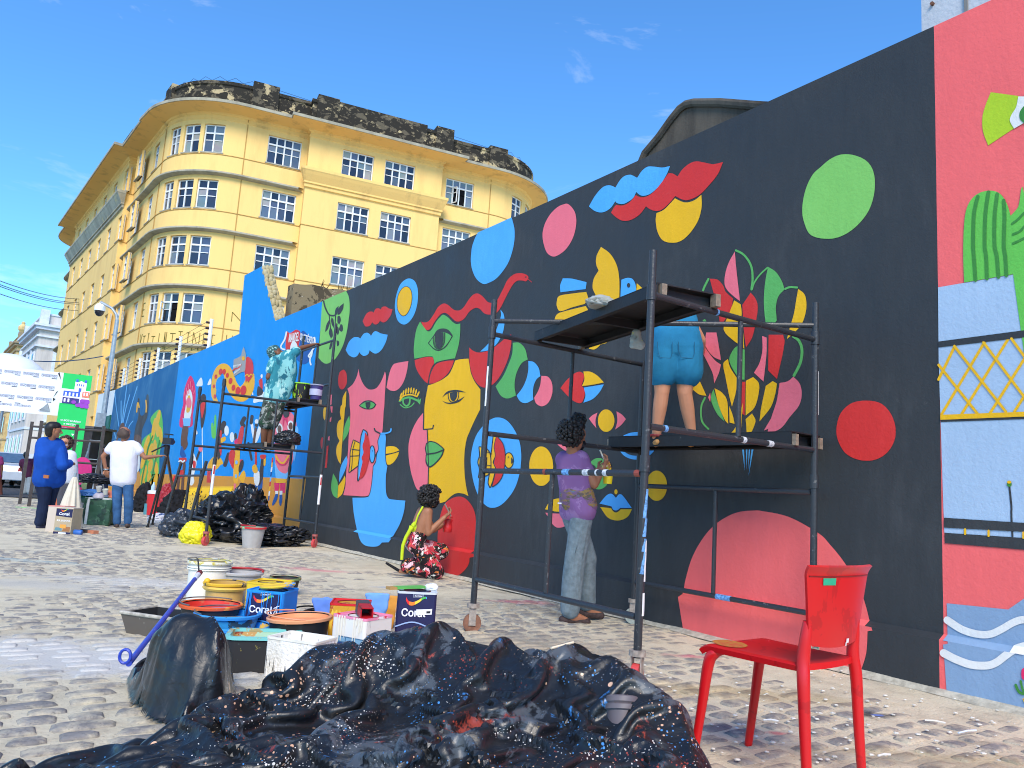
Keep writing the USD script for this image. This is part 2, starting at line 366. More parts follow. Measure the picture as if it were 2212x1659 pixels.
S(b, 'K', 'stem', 'A:265,665 275,760 280,810', 2, w=2); S(b, 'K', 'stem', 'A:335,675 330,780 325,900 300,950', 2, w=2)
S(b, 'R', 'cloud', 'A:630,730c 665,660 700,630 735,628 748,640c 770,600 800,590 830,605c 840,580 880,572 920,595 955,600c 940,660 900,720 860,745 830,735 820,725c 800,755 770,768 745,755 735,742c 710,780 670,790 650,775')
S(b, 'B', 'cloud', 'A:445,1045c 480,960 530,910 575,905 605,920c 640,870 680,858 710,875 720,893c 750,850 780,842 830,865 903,880c 885,950 845,1030 800,1075 760,1083 720,1060 707,1045c 690,1090 645,1110 610,1090 597,1068c 570,1110 530,1125 480,1100')
S(b, 'B', 'disc', 'A:1140,267 1200,300 1232,400 1225,540 1190,660 1130,745 1070,767 1010,720 982,600 990,480 1030,350 1080,290')
S(b, 'Y', 'disc', 'A:1108,357 1150,390 1165,470 1150,570 1110,650 1065,670 1020,620 1008,540 1020,450 1060,380', 2, out=1.2)
S(b, 'R', 'disc', 'A:430,1263 455,1310 458,1400 430,1460 400,1475 375,1450 363,1380 375,1300 400,1270')
S(b, 'R', 'snake', 'A:1268,738c 1310,745 1350,730 1400,665 1450,580 1510,540 1560,555 1620,605 1680,615 1730,580 1790,490 1840,440 1890,432 1940,465 1990,520 2040,533 C:340,1300 400,1190 440,1110 500,1060 560,1052 610,1070 620,1095 600,1122 560,1115 520,1120 480,1160 430,1250 380,1350 340,1400 A:2035,660 1960,650 1900,595 1850,590 1790,630 1740,700 1690,732 1640,730 1590,685 1540,645 1490,650 1440,700 1400,760 1370,810 1340,830 1310,815 1285,780')
S(b, 'R', 'tongue', 'C:612,1100 635,1118 650,1130', w=1.2); S(b, 'K', 'eye', ZE('C', 598, 1085, 6, 6), 2)
S(b, 'G', 'forehead', 'A:1255,735c 1300,800 1340,842 1380,825 1430,740 1480,680 1510,662 1560,690 1610,740 1650,763 1693,758c 1690,880 1675,990 1645,1100 1635,1135c 1520,1155 1440,1175 1410,1198c 1405,1150 1390,1115c 1330,1115 1250,1130 1192,1140c 1187,1030 1200,900 1220,810')
S(b, 'K', 'eye', 'A:1340,970c 1400,890 1440,830 1500,810 1560,825 1600,870 1612,897c 1580,950 1540,1010 1490,1045 1450,1055 1400,1035', 2)
S(b, 'G', 'eye', 'A:1352,972c 1400,905 1440,872 1500,850 1560,868 1598,897c 1570,950 1530,1000 1485,1035 1445,1043 1400,1020', 3)
S(b, 'K', 'pupil', 'A:1415,880c 1460,858 1505,850c 1508,920 1495,990 1470,1022 1440,1015 1420,970', 4)
S(b, 'K', 'line', 'A:1395,905 1400,960 1415,1010 1450,1036 1490,1020 1520,960 1525,860', 4, w=1.6); S(b, 'K', 'line', 'A:1405,895 1410,960 1425,1005 1455,1028 1485,1010 1512,950 1515,855', 4, w=1.2)
S(b, 'R', 'lip', 'A:1197,1155c 1290,1128 1350,1120 1393,1125c 1405,1160 1405,1195 1380,1235 1360,1290 1345,1360 1338,1410c 1300,1380 1240,1300 1205,1220')
S(b, 'R', 'lip', 'A:1625,1158c 1540,1165 1470,1180 1420,1210 1385,1270 1362,1340 1354,1412c 1410,1405 1480,1370 1550,1310 1600,1230')
S(b, 'Y', 'face', 'A:1638,1160c 1700,1145 1783,1140c 1795,1220 1810,1300 1850,1390 1912,1475c D:200,690c 150,790 110,880 80,960 62,1100 65,1250 80,1370 98,1445c B:1480,815 1420,810 1370,835 1310,890c 1240,905 1160,880c 1155,735c 1155,565c 1143,220c 1107,215c 1118,-5 A:1342,1430c 1385,1418 1430,1400 1500,1365 1570,1310 1612,1230')
S(b, 'K', 'nose', 'B:1107,-100 1110,100 1107,215 1150,213 1193,208 1201,178', 2, w=2.6, smooth=False)
S(b, 'K', 'brow', 'A:1495,1562c 1540,1505 1600,1483 1680,1483 1757,1508c 1680,1502 1600,1505 1545,1525', 2); S(b, 'K', 'brow', 'A:1493,1595c 1540,1615 1600,1618 1660,1595 1742,1550c 1680,1610 1600,1632 1540,1626', 2)
S(b, 'K', 'pupil', 'A:1580,1515c 1620,1503 1662,1503c 1655,1560 1630,1598 1605,1598 1585,1570', 2); S(b, 'K', 'line', 'A:1560,1520 1568,1580 1600,1612 1650,1600 1672,1560 1675,1505', 2, w=1.8)
S(b, 'G', 'lip', 'B:1140,350c 1170,333 1220,345 1270,380 1293,403c 1220,428 1140,440c 1132,395', 2, out=2.4); S(b, 'G', 'lip', 'B:1140,450c 1220,440 1288,412c 1270,460 1220,520 1165,558 1140,520 1135,480', 3, out=0)
S(b, 'K', 'line', 'B:1137,446 1220,434 1293,406', 5, w=2.6); S(b, 'K', 'line', 'B:1138,455 1136,520 1165,562 1220,524 1272,462 1291,410', 2, w=4.4)
S(b, 'P', 'cheek', 'B:1112,50c 1106,218c 1140,222c 1153,565c 1148,800c 1055,780 1010,680 985,580 970,470 970,350 1000,230 1050,130'); S(b, 'K', 'line', 'B:1143,225 1155,565 1150,760', 2, w=2, smooth=False)
S(b, 'P', 'face', 'A:587,1250c 600,1330 640,1420 690,1470 740,1475 790,1450 840,1370 873,1280c 885,1330 877,1450 865,1659 B:735,60 728,200 720,248c 700,262 690,320 683,400 665,440 672,470 660,510 637,552c 637,640 625,760 610,815 570,838 460,835 360,828c 380,740 385,640 400,470 410,290 425,100 420,0 A:485,1540 465,1467c 520,1420 560,1350 578,1290')
S(b, 'P', 'petal', 'A:1128,1165c 1115,1260 1085,1370 1040,1450 985,1490 930,1485 890,1455c 905,1370 930,1270 960,1210 1000,1188')
S(b, 'K', 'eye', 'A:588,1652c 640,1605 700,1592 750,1610 780,1640c 755,1675 720,1690 680,1692 630,1680', 2); S(b, 'G', 'eye', 'A:600,1652c 650,1617 700,1606 745,1622 765,1640c 745,1668 715,1682 680,1683 640,1672', 3); S(b, 'K', 'pupil', 'A:660,1615c 715,1608c 712,1650 700,1680 680,1683 665,1660', 4)
S(b, 'K', 'line', 'B:650,208 660,230 703,253', 3, w=3); S(b, 'B', 'line', 'B:712,252 760,250 798,235 805,210', 3, w=3)
S(b, 'Y', 'tail', 'B:455,318c 520,352c 508,440 510,540c 415,612c 425,520 430,420', 3, out=2)
for q in ('440,400 512,410', '425,465 508,460'): S(b, 'K', 'line', 'B:' + q, 5, w=1.8)
S(b, 'K', 'line', 'B:468,325 445,420 442,520 432,598', 5, w=1.4)
S(b, 'B', 'wing', 'B:548,222c 580,260 570,400 540,560 497,690c 503,560 515,460 522,340 532,270', 3, out=2.2)
S(b, 'R', 'wing', 'B:562,240c 592,290 608,380 605,470 572,600 540,660 507,678c 520,600 538,520 530,480 548,430 538,370 555,310', 5)
S(b, 'B', 'head', ZE('B', 629, 447, 20, 74), 3, out=2.2); S(b, 'K', 'beak', 'B:650,432c 672,455c 650,480c', 4); S(b, 'K', 'eye', ZE('B', 632, 415, 4, 5), 5)
S(b, 'B', 'neck', 'B:708,258c 750,252c 757,300 752,370 750,450 755,520 770,560c 757,650 757,790 775,850 810,868 938,880c 925,980 890,1090 830,1200 782,1268c 720,1270c 690,1300 640,1310 570,1300 530,1270 508,1228c 480,1120 455,980 445,853c 570,850 605,825 625,740 637,620 642,560c 665,520 674,450 690,400 685,330 693,300', out=1.6)
S(b, 'Y', 'lip', 'B:752,380c 800,370 850,380 883,410c 830,430 752,445c'); S(b, 'Y', 'lip', 'B:755,460c 830,440 880,425c 865,470 830,520 790,545 760,530')
S(b, 'Y', 'vine', 'A:452,1490c 447,1659 B:378,0c 365,140 350,330 335,540c 310,500 293,430 300,370 325,322c 303,270 300,190 315,140 341,119c 328,60 335,0 A:405,1640 412,1570 430,1525')
for k_, q in (('G', '415,85c 423,170 400,260 355,330c 360,240 380,160'), ('B', '390,460c 398,520 370,610 320,710c 325,620 345,540'), ('Y', '375,645c 378,700 352,810 306,858c 312,740c 350,690'), ('G', '265,625c 300,690 311,745c 303,858c 265,830 245,750')):
    S(b, k_, 'leaf', 'B:' + q)
S(b, 'Y', 'disc', ZE('B', 192, 67, 22, 64)); S(b, 'R', 'disc', ZE('B', 165, 343, 18, 55))
for k_, q in (('P', '238,0c 260,0c 256,62c 246,55c'), ('P', '235,112c 250,95c 245,145c 232,142c'), ('P', '218,285c 235,275c 232,320c 215,315c'), ('R', '205,370c 222,365c 205,575c 187,575c'), ('P', '238,-105c 255,-110c 250,-20c 238,-10c')): S(b, k_, 'mark', 'B:' + q)
for lx, ly, lr in ((1047, 1542, 18), (1073, 1515, 12), (1101, 1497, 8), (1129, 1487, 4), (1157, 1485, 6), (1184, 1490, 10), (1210, 1503, 16), (1234, 1525, 24)): S(b, 'Y', 'lash', ZE('A', lx, ly, 9, 34, lr))
S(b, 'Y', 'lash', 'A:1035,1592 1060,1558 1100,1537 1160,1532 1222,1552', w=3)
S(b, 'G', 'eyelid', 'A:1033,1602 1070,1578 1130,1562 1180,1575 1235,1600', w=4.4); S(b, 'G', 'eyelid', 'A:1190,1578c 1225,1590 1237,1560c 1243,1588 1268,1570c 1255,1640c 1215,1598')
S(b, 'G', 'iris', 'A:1070,1588 1075,1630 1108,1655 1138,1630 1145,1580', w=3.6); S(b, 'G', 'eyelid', 'A:1040,1640 1075,1668 1110,1674 1160,1655 1190,1622', w=2.2)
# sky of discs and clouds
S(b, 'B', 'disc', 'C:475,566c 500,680 490,820 440,970 350,1090 270,1138 220,1143 160,1090 122,980 125,850 150,760 180,698c')
S(b, 'P', 'disc', 'C:970,452 1025,520 1037,620 1010,740 950,840 880,895 830,906 780,870 750,780 745,700 765,620 810,540 870,480 920,455')
S(b, 'B', 'cloud', 'C:1148,470c 1200,380 1260,310 1310,287 1350,292 1378,307c 1420,240 1460,205 1510,195 1550,212 1568,222c 1610,160 1660,125 1720,125 1790,132 1855,118c 1820,200 1760,290 1690,355 1630,378 1590,370 1560,345c 1530,400 1470,440 1430,450 1390,440 1378,425c 1340,480 1290,515 1240,522 1190,505')
S(b, 'R', 'cloud', 'C:1340,525c 1365,480 1385,457c 1440,462 1500,435 1555,372c 1600,390 1660,380 1720,335 1790,250 1842,180c 1880,185 1920,210c 1960,150 2020,100 2080,78 2150,88 2230,102 2316,84c 2270,190 2190,290 2110,370 2020,413 1960,410 1900,380c 1840,450 1780,500 1730,510 1680,495 1645,470c 1590,540 1520,585 1450,597 1390,570')
S(b, 'Y', 'disc', 'C:1735,530c 1800,500 1860,440 1897,400c 1960,430 2010,435 2070,415 2127,370c 2130,470 2100,590 2030,700 1950,770 1870,787 1790,765 1745,690 1730,600')
S(b, 'L', 'disc', 'g:0,1090 60,1040 130,1010 210,1012 290,1045 335,1100 353,1180 345,1280 310,1380 240,1470 150,1535 50,1560 V:1752,508 1737,480 1733,450 1740,410 1755,378')
for k_, q in (('B', '920,1097c 1000,1100 1127,1130c 1120,1190c 1000,1205 900,1218c 897,1160'), ('Y', '890,1250 1000,1230 1125,1215c 1145,1275c 1110,1320c 1000,1350 900,1383 870,1345 868,1300'), ('Y', '870,1410 950,1380 1120,1338c 1140,1370c 1105,1450c 1000,1500 860,1530c 848,1470'), ('B', '1040,1480c 1110,1462c 1090,1520c 1030,1560c'),
              ('Y', '1253,823c 1330,880 1385,970 1410,1080 1412,1250 1395,1400 1360,1580 1300,1660c 1150,1700c 1140,1500 1195,1340c 1163,1305c 1205,1240c 1180,1180 1190,1100 1232,1030c 1210,970 1215,900')): S(b, k_, 'feather', 'C:' + q)
S(b, 'Y', 'feather', 'D:1145,80c 1255,60c 1250,120 1200,166 1148,162c')
S(b, 'B', 'head', 'C:1430,1110c 1480,1093 1530,1105 1557,1170 1550,1260 1510,1320 1460,1347 1418,1347c'); S(b, 'K', 'eye', ZE('C', 1493, 1157, 14, 20), 2); S(b, 'Y', 'beak', 'C:1565,1140c 1628,1195c 1557,1270c')
S(b, 'B', 'crescent', 'C:378,1370c 405,1410 412,1480 400,1560 370,1630 D:330,135 270,175 200,187c 260,130 310,60 C:335,1560 365,1480 382,1420')
S(b, 'R', 'bowl', 'D:105,150c 140,180 190,195 250,185 300,165 360,120 420,70 470,35c 470,130 440,260 380,390 320,465 250,500 190,480 140,410 110,300')
S(b, 'G', 'crescent', 'D:485,110c 540,110 590,160 615,255c 560,290 515,380 500,480 512,570c 440,595 380,570 335,490c 400,400 450,290 480,200')
S(b, 'B', 'crescent', 'D:620,268c 670,280 710,330 725,400c 690,430 665,490 660,560 663,605c 600,635 550,620 518,570c 570,500 605,420 620,340')
S(b, 'P', 'crescent', 'D:733,398c 790,405 825,460 828,550 795,630 740,663 690,640 670,590c 705,530 725,470')
S(b, 'R', 'heart', 'D:900,505c 950,440 1010,385 1060,362 1095,375 1105,410 1083,482c 1110,520 1110,570 1085,630 1040,630 980,590')
S(b, 'Y', 'heart', 'D:1100,360c 1160,362 1220,395 1278,455c 1180,475 1087,487c 1108,430'); S(b, 'B', 'heart', 'D:1278,472c 1240,540 1180,600 1100,632c 1117,570 1103,500c')
S(b, 'Y', 'iris', ZE('D', 1298, 788, 72, 98)); S(b, 'P', 'mark', 'D:1222,718c 1180,740 1147,770c 1180,815 1212,852c 1205,790'); S(b, 'P', 'mark', 'D:1388,707c 1435,735 1470,775c 1430,825 1377,865c 1395,790')
S(b, 'B', 'disc', 'D:350,760 430,785 500,870 545,980 558,1100 545,1240 500,1380 420,1490 340,1543 260,1535 190,1450 145,1330 120,1180 125,1060 160,930 220,840 280,785')
S(b, 'Y', 'wing', 'D:318,925c 350,925 330,1010 330,1090 310,1150 330,1200 310,1300 287,1365c 275,1320 295,1200 285,1150 300,1080 310,1000', 2, out=2.4)
S(b, 'R', 'wing', 'D:345,925c 395,990 415,1080 410,1180 390,1270 350,1330 307,1360c 325,1290 340,1210 322,1160 335,1090 325,1020 335,960', 4, out=1.5)
S(b, 'Y', 'tail', 'D:195,1020c 250,1030c 285,1090 280,1240 190,1280c 200,1210 185,1150 200,1090', 2, out=2.4); S(b, 'K', 'line', 'D:215,1070 255,1060 300,1075', 5, w=1.6); S(b, 'K', 'line', 'D:205,1180 250,1175 290,1180', 5, w=1.6)
S(b, 'Y', 'head', ZE('D', 450, 1135, 35, 63), 2, out=2.2); S(b, 'K', 'beak', 'D:470,1105c 492,1140c 470,1165c', 4); S(b, 'K', 'eye', ZE('D', 445, 1105, 5, 6), 4)
S(b, 'Y', 'disc', ZE('D', 732, 1185, 104, 172)); S(b, 'P', 'mark', 'D:862,985c 900,950 980,920c 1040,960 1080,1000c 1000,1060 935,1045'); S(b, 'Y', 'disc', ZE('D', 1738, 1355, 91, 132))
S(b, 'B', 'eye', 'D:1385,1005c 1440,925 1530,890 1620,895 1700,950 1735,1005c 1700,1070 1620,1120 1530,1125 1450,1090'); S(b, 'K', 'eye', 'D:1425,1003c 1470,950 1540,922 1620,930 1695,1005c 1630,1085 1530,1090 1460,1060', 2); S(b, 'Y', 'pupil', ZE('D', 1548, 1005, 38, 44), 3)
S(b, 'G', 'disc', ZE('D', 1232, 1250, 102, 137)); S(b, 'K', 'lens', 'D:1150,1160c 1200,1185 1225,1250c 1180,1250', 2); S(b, 'Y', 'disc', ZE('D', 1318, 1200, 24, 52), 2)
S(b, 'B', 'lip', 'D:1240,1510c 1300,1440 1345,1425 1383,1460c 1415,1428 1450,1450 1520,1548c 1420,1548c 1402,1564 1380,1570 1358,1562 1345,1535c'); S(b, 'Y', 'lip', 'D:1245,1540c 1340,1550c 1360,1578 1385,1588 1412,1574 1424,1560c 1523,1560c 1490,1620 1440,1650 1380,1657 1310,1630'); S(b, 'Y', 'disc', ZE('D', 1383, 1408, 14, 22))
S(b, 'Y', 'lip', 'D:765,1560c 810,1490 885,1465 960,1480 1015,1575c 885,1582'); S(b, 'P', 'lip', 'D:768,1590c 885,1598 1015,1592c 980,1680 900,1720 840,1700')
S(b, 'C', 'dome', 'F:1425,1118c 1437,1080 1450,1000 1500,830 1580,680 1680,560 1800,480 1900,445 2000,437 2074,440 V:1705,1117 J:1120,0 1200,80 1290,190 1380,330 1440,470 1490,660c 1500,688c 1465,692c 1455,850 1408,1000c 1404,1030c V:1500,1400c F:1437,1450c 1410,1280 1388,1142c')
S(b, 'R', 'disc', 'H:295,958 390,975 455,1040 487,1130 480,1220 430,1300 350,1345 250,1345 160,1300 110,1210 103,1130 130,1040 200,975')
S(b, 'R', 'egg', 'B:1440,842 1500,860 1560,930 1590,1010 1598,1120 1590,1300 1575,1405c 1538,1412c 1530,1470 1490,1530 1420,1580 1330,1560 1270,1535 1262,1400c 1240,1260 1245,1150 1260,1040 1300,920 1370,860')
# bouquet
for k_, q in (('P', '870,200c 880,320 900,500 915,632c 860,590 800,530 780,470 790,380 820,290'), ('R', '652,437c 720,445 770,500 790,550 855,610c 830,720 745,850c 715,680'), ('Y', '865,625c 922,660c 930,750 910,810 905,1010c 840,960 785,905 775,850 820,740'),
              ('R', '1008,558c 1050,610 1070,690 1050,830 1020,950 968,1035c 950,900 935,665c'), ('G', '1160,333c 1230,380 1280,460 1303,530c 1250,590 1228,680 1235,800c 1200,840 1140,830c 1125,700 1125,560 1140,430'), ('Y', '1422,525c 1475,570 1493,640 1485,740 1440,850 1325,962c 1350,860 1385,740 1405,620'),
              ('P', '620,905c 710,905c 730,1020 750,1147c 690,1120 635,1060 612,1000'), ('P', '565,985c 600,960c 605,1020 650,1090 700,1150 750,1185c 730,1260 690,1350c 680,1270 640,1180 590,1080'), ('G', '900,1018c 900,1200 887,1280c 840,1200 822,1130 860,1050'), ('Y', '810,1135c 830,1210 887,1300c 880,1420 845,1550c 820,1450 790,1300 770,1180'),
              ('G', '940,1048c 957,1055c 955,1315c 930,1315c'), ('P', '1108,935c 1148,950c 1145,1100 1120,1333c 1037,1255c 1085,1170 1110,1060'), ('R', '1165,925c 1290,925c 1305,975c 1285,1100 1237,1310c 1160,1235c'), ('Y', '1030,1293c 1080,1350 1075,1450 1040,1560 965,1628c 965,1470 967,1325c'), ('R', '930,1335c 962,1335c 955,1628c 918,1595c'),
              ('Y', '1200,1328c 1237,1350c 1220,1450 1180,1560 1085,1680c 1100,1560 1140,1370c'), ('P', '1260,1345c 1330,1330 1380,1290c 1435,1350 1453,1440 1430,1540 1350,1640 1270,1740 1150,1790c 1190,1640 1235,1500'), ('Y', '530,1270c 570,1340 622,1455c 560,1445 500,1400c'), ('G', '685,1400c 710,1480 780,1680c 720,1620 670,1520 665,1450'),
              ('Y', '693,1390c 760,1430 805,1510 812,1700c 780,1660 730,1540'), ('P', '655,1430c 660,1470c 655,1510c 638,1470c'), ('Y', '820,1545c 850,1620 868,1700c 825,1690c'), ('Y', '965,1659c 1020,1610c 1050,1680 1000,1800 975,1800c'), ('Y', '945,900c 950,1000 952,1045c 942,1040c')): S(b, k_, 'petal', 'E:' + q)
for q, w_ in (('640,440 600,520 580,600 577,700', 4.5), ('880,190 950,230 1010,320 1025,430 1015,530', 4.6), ('1155,340 1090,400 1040,470 1020,530', 3.4), ('1310,525 1350,510 1412,513', 4.4), ('1380,940 1430,980 1455,1060 1440,1170 1385,1280', 6), ('610,1475 580,1540 575,1620 590,1690 640,1745', 4), ('455,632 500,628 530,640', 5)): S(b, 'G', 'stem', 'E:' + q, w=w_)
S(b, 'G', 'leaf', 'E:590,800c 610,790 635,830c 600,850c')
for q in ('1905,-120c 1925,-120c 1935,115c', '1940,-125c 1957,-125c 1950,105c', '1970,-125c 1985,-125c 1960,100c', '1995,-120c 2015,-120c 1965,155c'): S(b, 'B', 'stalk', 'F:' + q)
S(b, 'Y', 'petal', 'V:1575,940c 1590,920 1605,870c 1600,935c'); S(b, 'P', 'petal', 'V:1650,930c 1680,880 1700,850c 1690,915c')

# ---- pink section
p = sec_pink
S(p, 'S', 'sea', 'H:765,218c 1327,122c V:2300,590c V:2300,1172c I:1296,96c 785,64c H:800,1640c 770,700c', smooth=False)
S(p, 'T', 'cactus', 'g:930,1659 935,1480 950,1370 985,1300 1040,1258 1110,1245 1170,1265 1215,1330 1240,1410c 1290,1350 1327,1260 V:2240,700c 2240,965c H:1254,120c 1254,132c 936,186c', 2)
for q in ('g:1025,1285 1000,1400 995,1600 H:1000,20 1010,170', 'g:1095,1255 1075,1400 1070,1600 H:1080,20 1085,160', 'g:1152,1268 1135,1420 1135,1600 H:1150,20 1160,150', 'g:1195,1310 1200,1420 1195,1600 H:1205,20 1212,140'): S(p, 'D', 'stripe', q, 3, w=8)
for q in ('1250,1460 1290,1430 1327,1390', '1255,1530 1300,1510 1327,1480', '1255,1590 1300,1570 1327,1555'): S(p, 'D', 'stripe', 'g:' + q, 3, w=5)
S(p, 'Q', 'leaf', 'g:1110,602c 1327,632c V:2300,215c 2300,230c g:1327,805c 1260,840 1093,950c 1060,860 1055,770 1075,690', 1); S(p, 'W', 'leaf', 'g:1290,630c V:2260,208c 2260,255c g:1327,802c 1262,840c 1235,790 1245,750 1275,700', 2); S(p, 'D', 'leaf', 'g:1327,690c V:2240,235c 2240,265c g:1327,805c 1300,775 1300,730', 3)
S(p, 'K', 'rail', 'H:765,572c 1327,498c V:2300,810c V:2300,840c H:1327,545c 770,610c', 2, smooth=False)
for q in ('769,820 875,602', '790,1045 1070,575', '920,1045 1225,553', '1105,1040 1420,540', '1265,1028 1560,560', '770,725 1022,1042', '872,602 1208,1030', '1062,578 1400,1030', '1245,553 1560,990'): S(p, 'Y', 'lattice', 'H:' + q, 2, w=6.0)
S(p, 'Y', 'rail', 'H:780,1050c 1327,1030c V:2300,880c V:2300,898c H:1327,1062c 780,1083c', 3, smooth=False); S(p, 'K', 'rail', 'H:780,1084c 1327,1063c V:2300,898c V:2300,906c H:1327,1078c 785,1097c', 2, smooth=False)
S(p, 'K', 'post', 'H:1230,1510 1238,1580 1245,1659 I:1215,40 1222,180', 2, w=4.4); S(p, 'D', 'lamp', ZE('H', 1231, 1505, 16, 16), 3); S(p, 'Y', 'lamp', ZE('H', 1230, 1490, 14, 10), 4)
S(p, 'K', 'rail', 'I:785,62c 1296,95c V:2300,1183c V:2300,1203c I:1296,152c 785,125c', 3, smooth=False); S(p, 'S', 'strip', 'I:786,125c 1296,150c V:2300,1202c V:2300,1222c I:1296,192c 788,158c', 1, smooth=False); S(p, 'K', 'rail', 'I:788,158c 1296,191c V:2300,1222c V:2300,1260c I:1296,267c 791,225c', 2, smooth=False)
for q in ('920,137 920,166', '1070,146 1070,178', '1292,158 1292,190'): S(p, 'Y', 'post', 'I:' + q, 3, w=5)
S(p, 'M', 'sea', 'I:803,608c 1195,648c 1296,578c V:2300,1270c V:2300,1700c V:2100,1700c V:2044,1520c I:805,1215c 790,990c 779,872c 810,866c', 1, smooth=False)
S(p, 'W', 'wave', 'I:806,715 900,775 1000,805 1080,805 1150,775 1230,730 1296,712 1400,720', 3, w=16); S(p, 'W', 'wave', 'I:783,925 860,965 960,1000 1060,1005 1120,985 1180,940 1240,900 1300,880', 3, w=17)
S(p, 'X', 'flower', 'I:1280,1040 1296,1020 1330,1030 1330,1100 1285,1090', 3); S(p, 'D', 'flower', 'I:1243,1130 1262,1170 1290,1185 1320,1180', 3, w=6); S(p, 'D', 'flower', 'I:1275,1105 1285,1150 1296,1175', 3, w=5); S(p, 'Y', 'flower', 'I:1285,1215c 1330,1215c 1330,1260c 1300,1250c', 3)
# ---- bright blue section
u = sec_blue
S(u, 'O', 'ground', 'L:1672,788c 1660,900 1580,1430 1585,1470c -300,1470c 0,735c 155,738c', 1, smooth=False)
# rubble end of the fin
mb = MB(); fy0, fz0 = finpts[0]; fy1, fz1 = finpts[1]; nst = 16
for i in range(nst):
    t0, t1 = i / nst, (i + 1) / nst; a = np.array([fy0 + (fy1 - fy0) * (t0 + t1) / 2, fz0 + (fz1 - fz0) * (t0 + t1) / 2])
    for k in range(3):
        mb.tm(trimesh.creation.icosphere(1, 0.075).apply_scale([0.7, 0.5, 1.0]).apply_translation([XU + 0.045 + 0.075 * k + rng.uniform(-.02, .02), a[0] - 0.02 + rng.uniform(-.03, .02), a[1] + rng.uniform(-.05, .05)]))
mb.add([(XU + .004, fy0 - .012, fz0), (XU + .25, fy0 - .012, fz0), (XU + .25, fy1 - .012, fz1), (XU + .004, fy1 - .012, fz1)], [[0, 1, 2, 3]])
mb.build('broken_edge', mat('rubble', s2l((226, 212, 172)), 0.9, 0.2, 0.4, 9, 0.8, 30, col2=s2l((170, 150, 104))), wall, smooth=True)
# serpent with a dog's head
def ribbon(zk, rows):
    pts = np.array([(r[0], r[1]) for r in rows], float); w = np.array([r[2] for r in rows], float)
    c = crv([tuple(q) for q in pts], False, 6); ww = np.interp(np.linspace(0, len(w) - 1, len(c)), range(len(w)), w)
    t = np.gradient(c, axis=0); t /= np.linalg.norm(t, axis=1, keepdims=True); nn = np.stack([-t[:, 1], t[:, 0]], 1)
    q = np.vstack([c + nn * ww[:, None] / 2, (c - nn * ww[:, None] / 2)[::-1]]); ox, oy, k = ZOOM[zk]
    return np.stack([(ox + k * q[:, 0]) / VS, (oy + k * q[:, 1]) / VS], 1)
S(u, 'A', 'serpent', ribbon('K', [(700, 1620, 40), (668, 1540, 50), (672, 1440, 64), (695, 1330, 80), (740, 1255, 92), (790, 1245, 100), (830, 1310, 105), (862, 1420, 120), (910, 1500, 140), (970, 1530, 160), (1030, 1470, 140), (1060, 1390, 110), (1065, 1300, 80)]))
S(u, 'U', 'sky', ZE('K', 728, 1425, 38, 85, 5), 2)
for x_, y_, r_ in ((668, 1440, 12), (690, 1335, 14), (742, 1282, 20), (780, 1282, 18), (815, 1320, 16), (850, 1382, 20), (882, 1455, 20), (930, 1490, 26), (990, 1485, 32), (680, 1550, 14)):
    S(u, 'R', 'diamond', ZE('K', x_, y_, r_, r_ * 1.7, 10), 3)
S(u, 'R', 'scarf', 'K:1035,1118 1085,1160 1100,1240 1090,1320 1045,1400c 1030,1380 1015,1395 1010,1330c 1005,1280 1010,1180', 3)
S(u, 'Y', 'fringe', 'K:1010,1330 1035,1310 1050,1335 1070,1310 1090,1320', 4, w=2)
S(u, 'E', 'head', 'K:995,1010c 1015,1080 1020,1130 1015,1200 1005,1275 960,1290 890,1335c 885,1310 905,1265 870,1280c 880,1230 885,1150c 960,1110 975,1060', 3)
S(u, 'R', 'mouth', 'K:875,1270 900,1250 930,1245 965,1205', 5, w=2.4)
for k in range(7): S(u, 'W', 'tooth', f'K:{878+k*13},{1215-k*3}c {888+k*13},{1212-k*3}c {884+k*13},{1250-k*4}c', 6)
for k in range(6): S(u, 'W', 'tooth', f'K:{888+k*11},{1310-k*9}c {897+k*11},{1303-k*9}c {893+k*11},{1262-k*6}c', 6)
S(u, 'A', 'eye', ZE('K', 990, 1137, 17, 24), 5)
# clouds
for q in ('K:480,1435 495,1390 530,1345 545,1380 545,1430 510,1440', 'K:600,1425 615,1380 632,1355 640,1400 630,1422', 'K:1100,1620 1110,1560 1150,1545 1200,1500 1230,1530 1230,1600 1160,1610', 'K:1085,1535 1090,1505 1100,1530', 'K:1220,1440 1225,1410 1238,1420 1238,1440', 'L:450,312 462,275 480,258 492,290 485,305'): S(u, 'W', 'cloud', q)
# feathered headdress
S(u, 'X', 'headdress', 'K:335,1640 335,1560 350,1470 380,1380 415,1325 450,1380 468,1470 470,1560 455,1659 L:440,100 430,215 300,222 310,80', out=0)
S(u, 'W', 'headdress', 'K:365,1640 365,1560 385,1490 410,1475 432,1530 435,1620 L:410,130 345,130', 2); S(u, 'A', 'headdress', 'K:375,1640 380,1570 400,1535 415,1570 425,1640 L:400,60 370,60', 3)
S(u, 'P', 'headdress', ZE('K', 395, 1620, 30, 55), 4); S(u, 'F', 'headdress', 'L:330,130c 420,130c 410,215c 340,215c', 3)
for k in range(6): S(u, 'P', 'feather', f'K:{360+k*18},{1560-k*22 if k<3 else 1450+(k-3)*35} {350+k*22},{1500-k*40 if k<3 else 1390+(k-3)*50}', 4, w=1.8)
S(u, 'Z', 'figure', 'L:375,70 385,150 392,260 380,350 385,420 345,480 310,420 315,300 340,180'); S(u, 'R', 'figure', 'L:360,160 385,130 385,200 360,210', 2); S(u, 'I', 'figure', 'L:300,520 320,430 350,500 365,540 330,560', 2); S(u, 'R', 'figure', 'L:288,560c 370,560c 365,600 290,605c', 3); S(u, 'W', 'figure', 'L:288,600 310,590 330,605 350,590', 4, w=3)
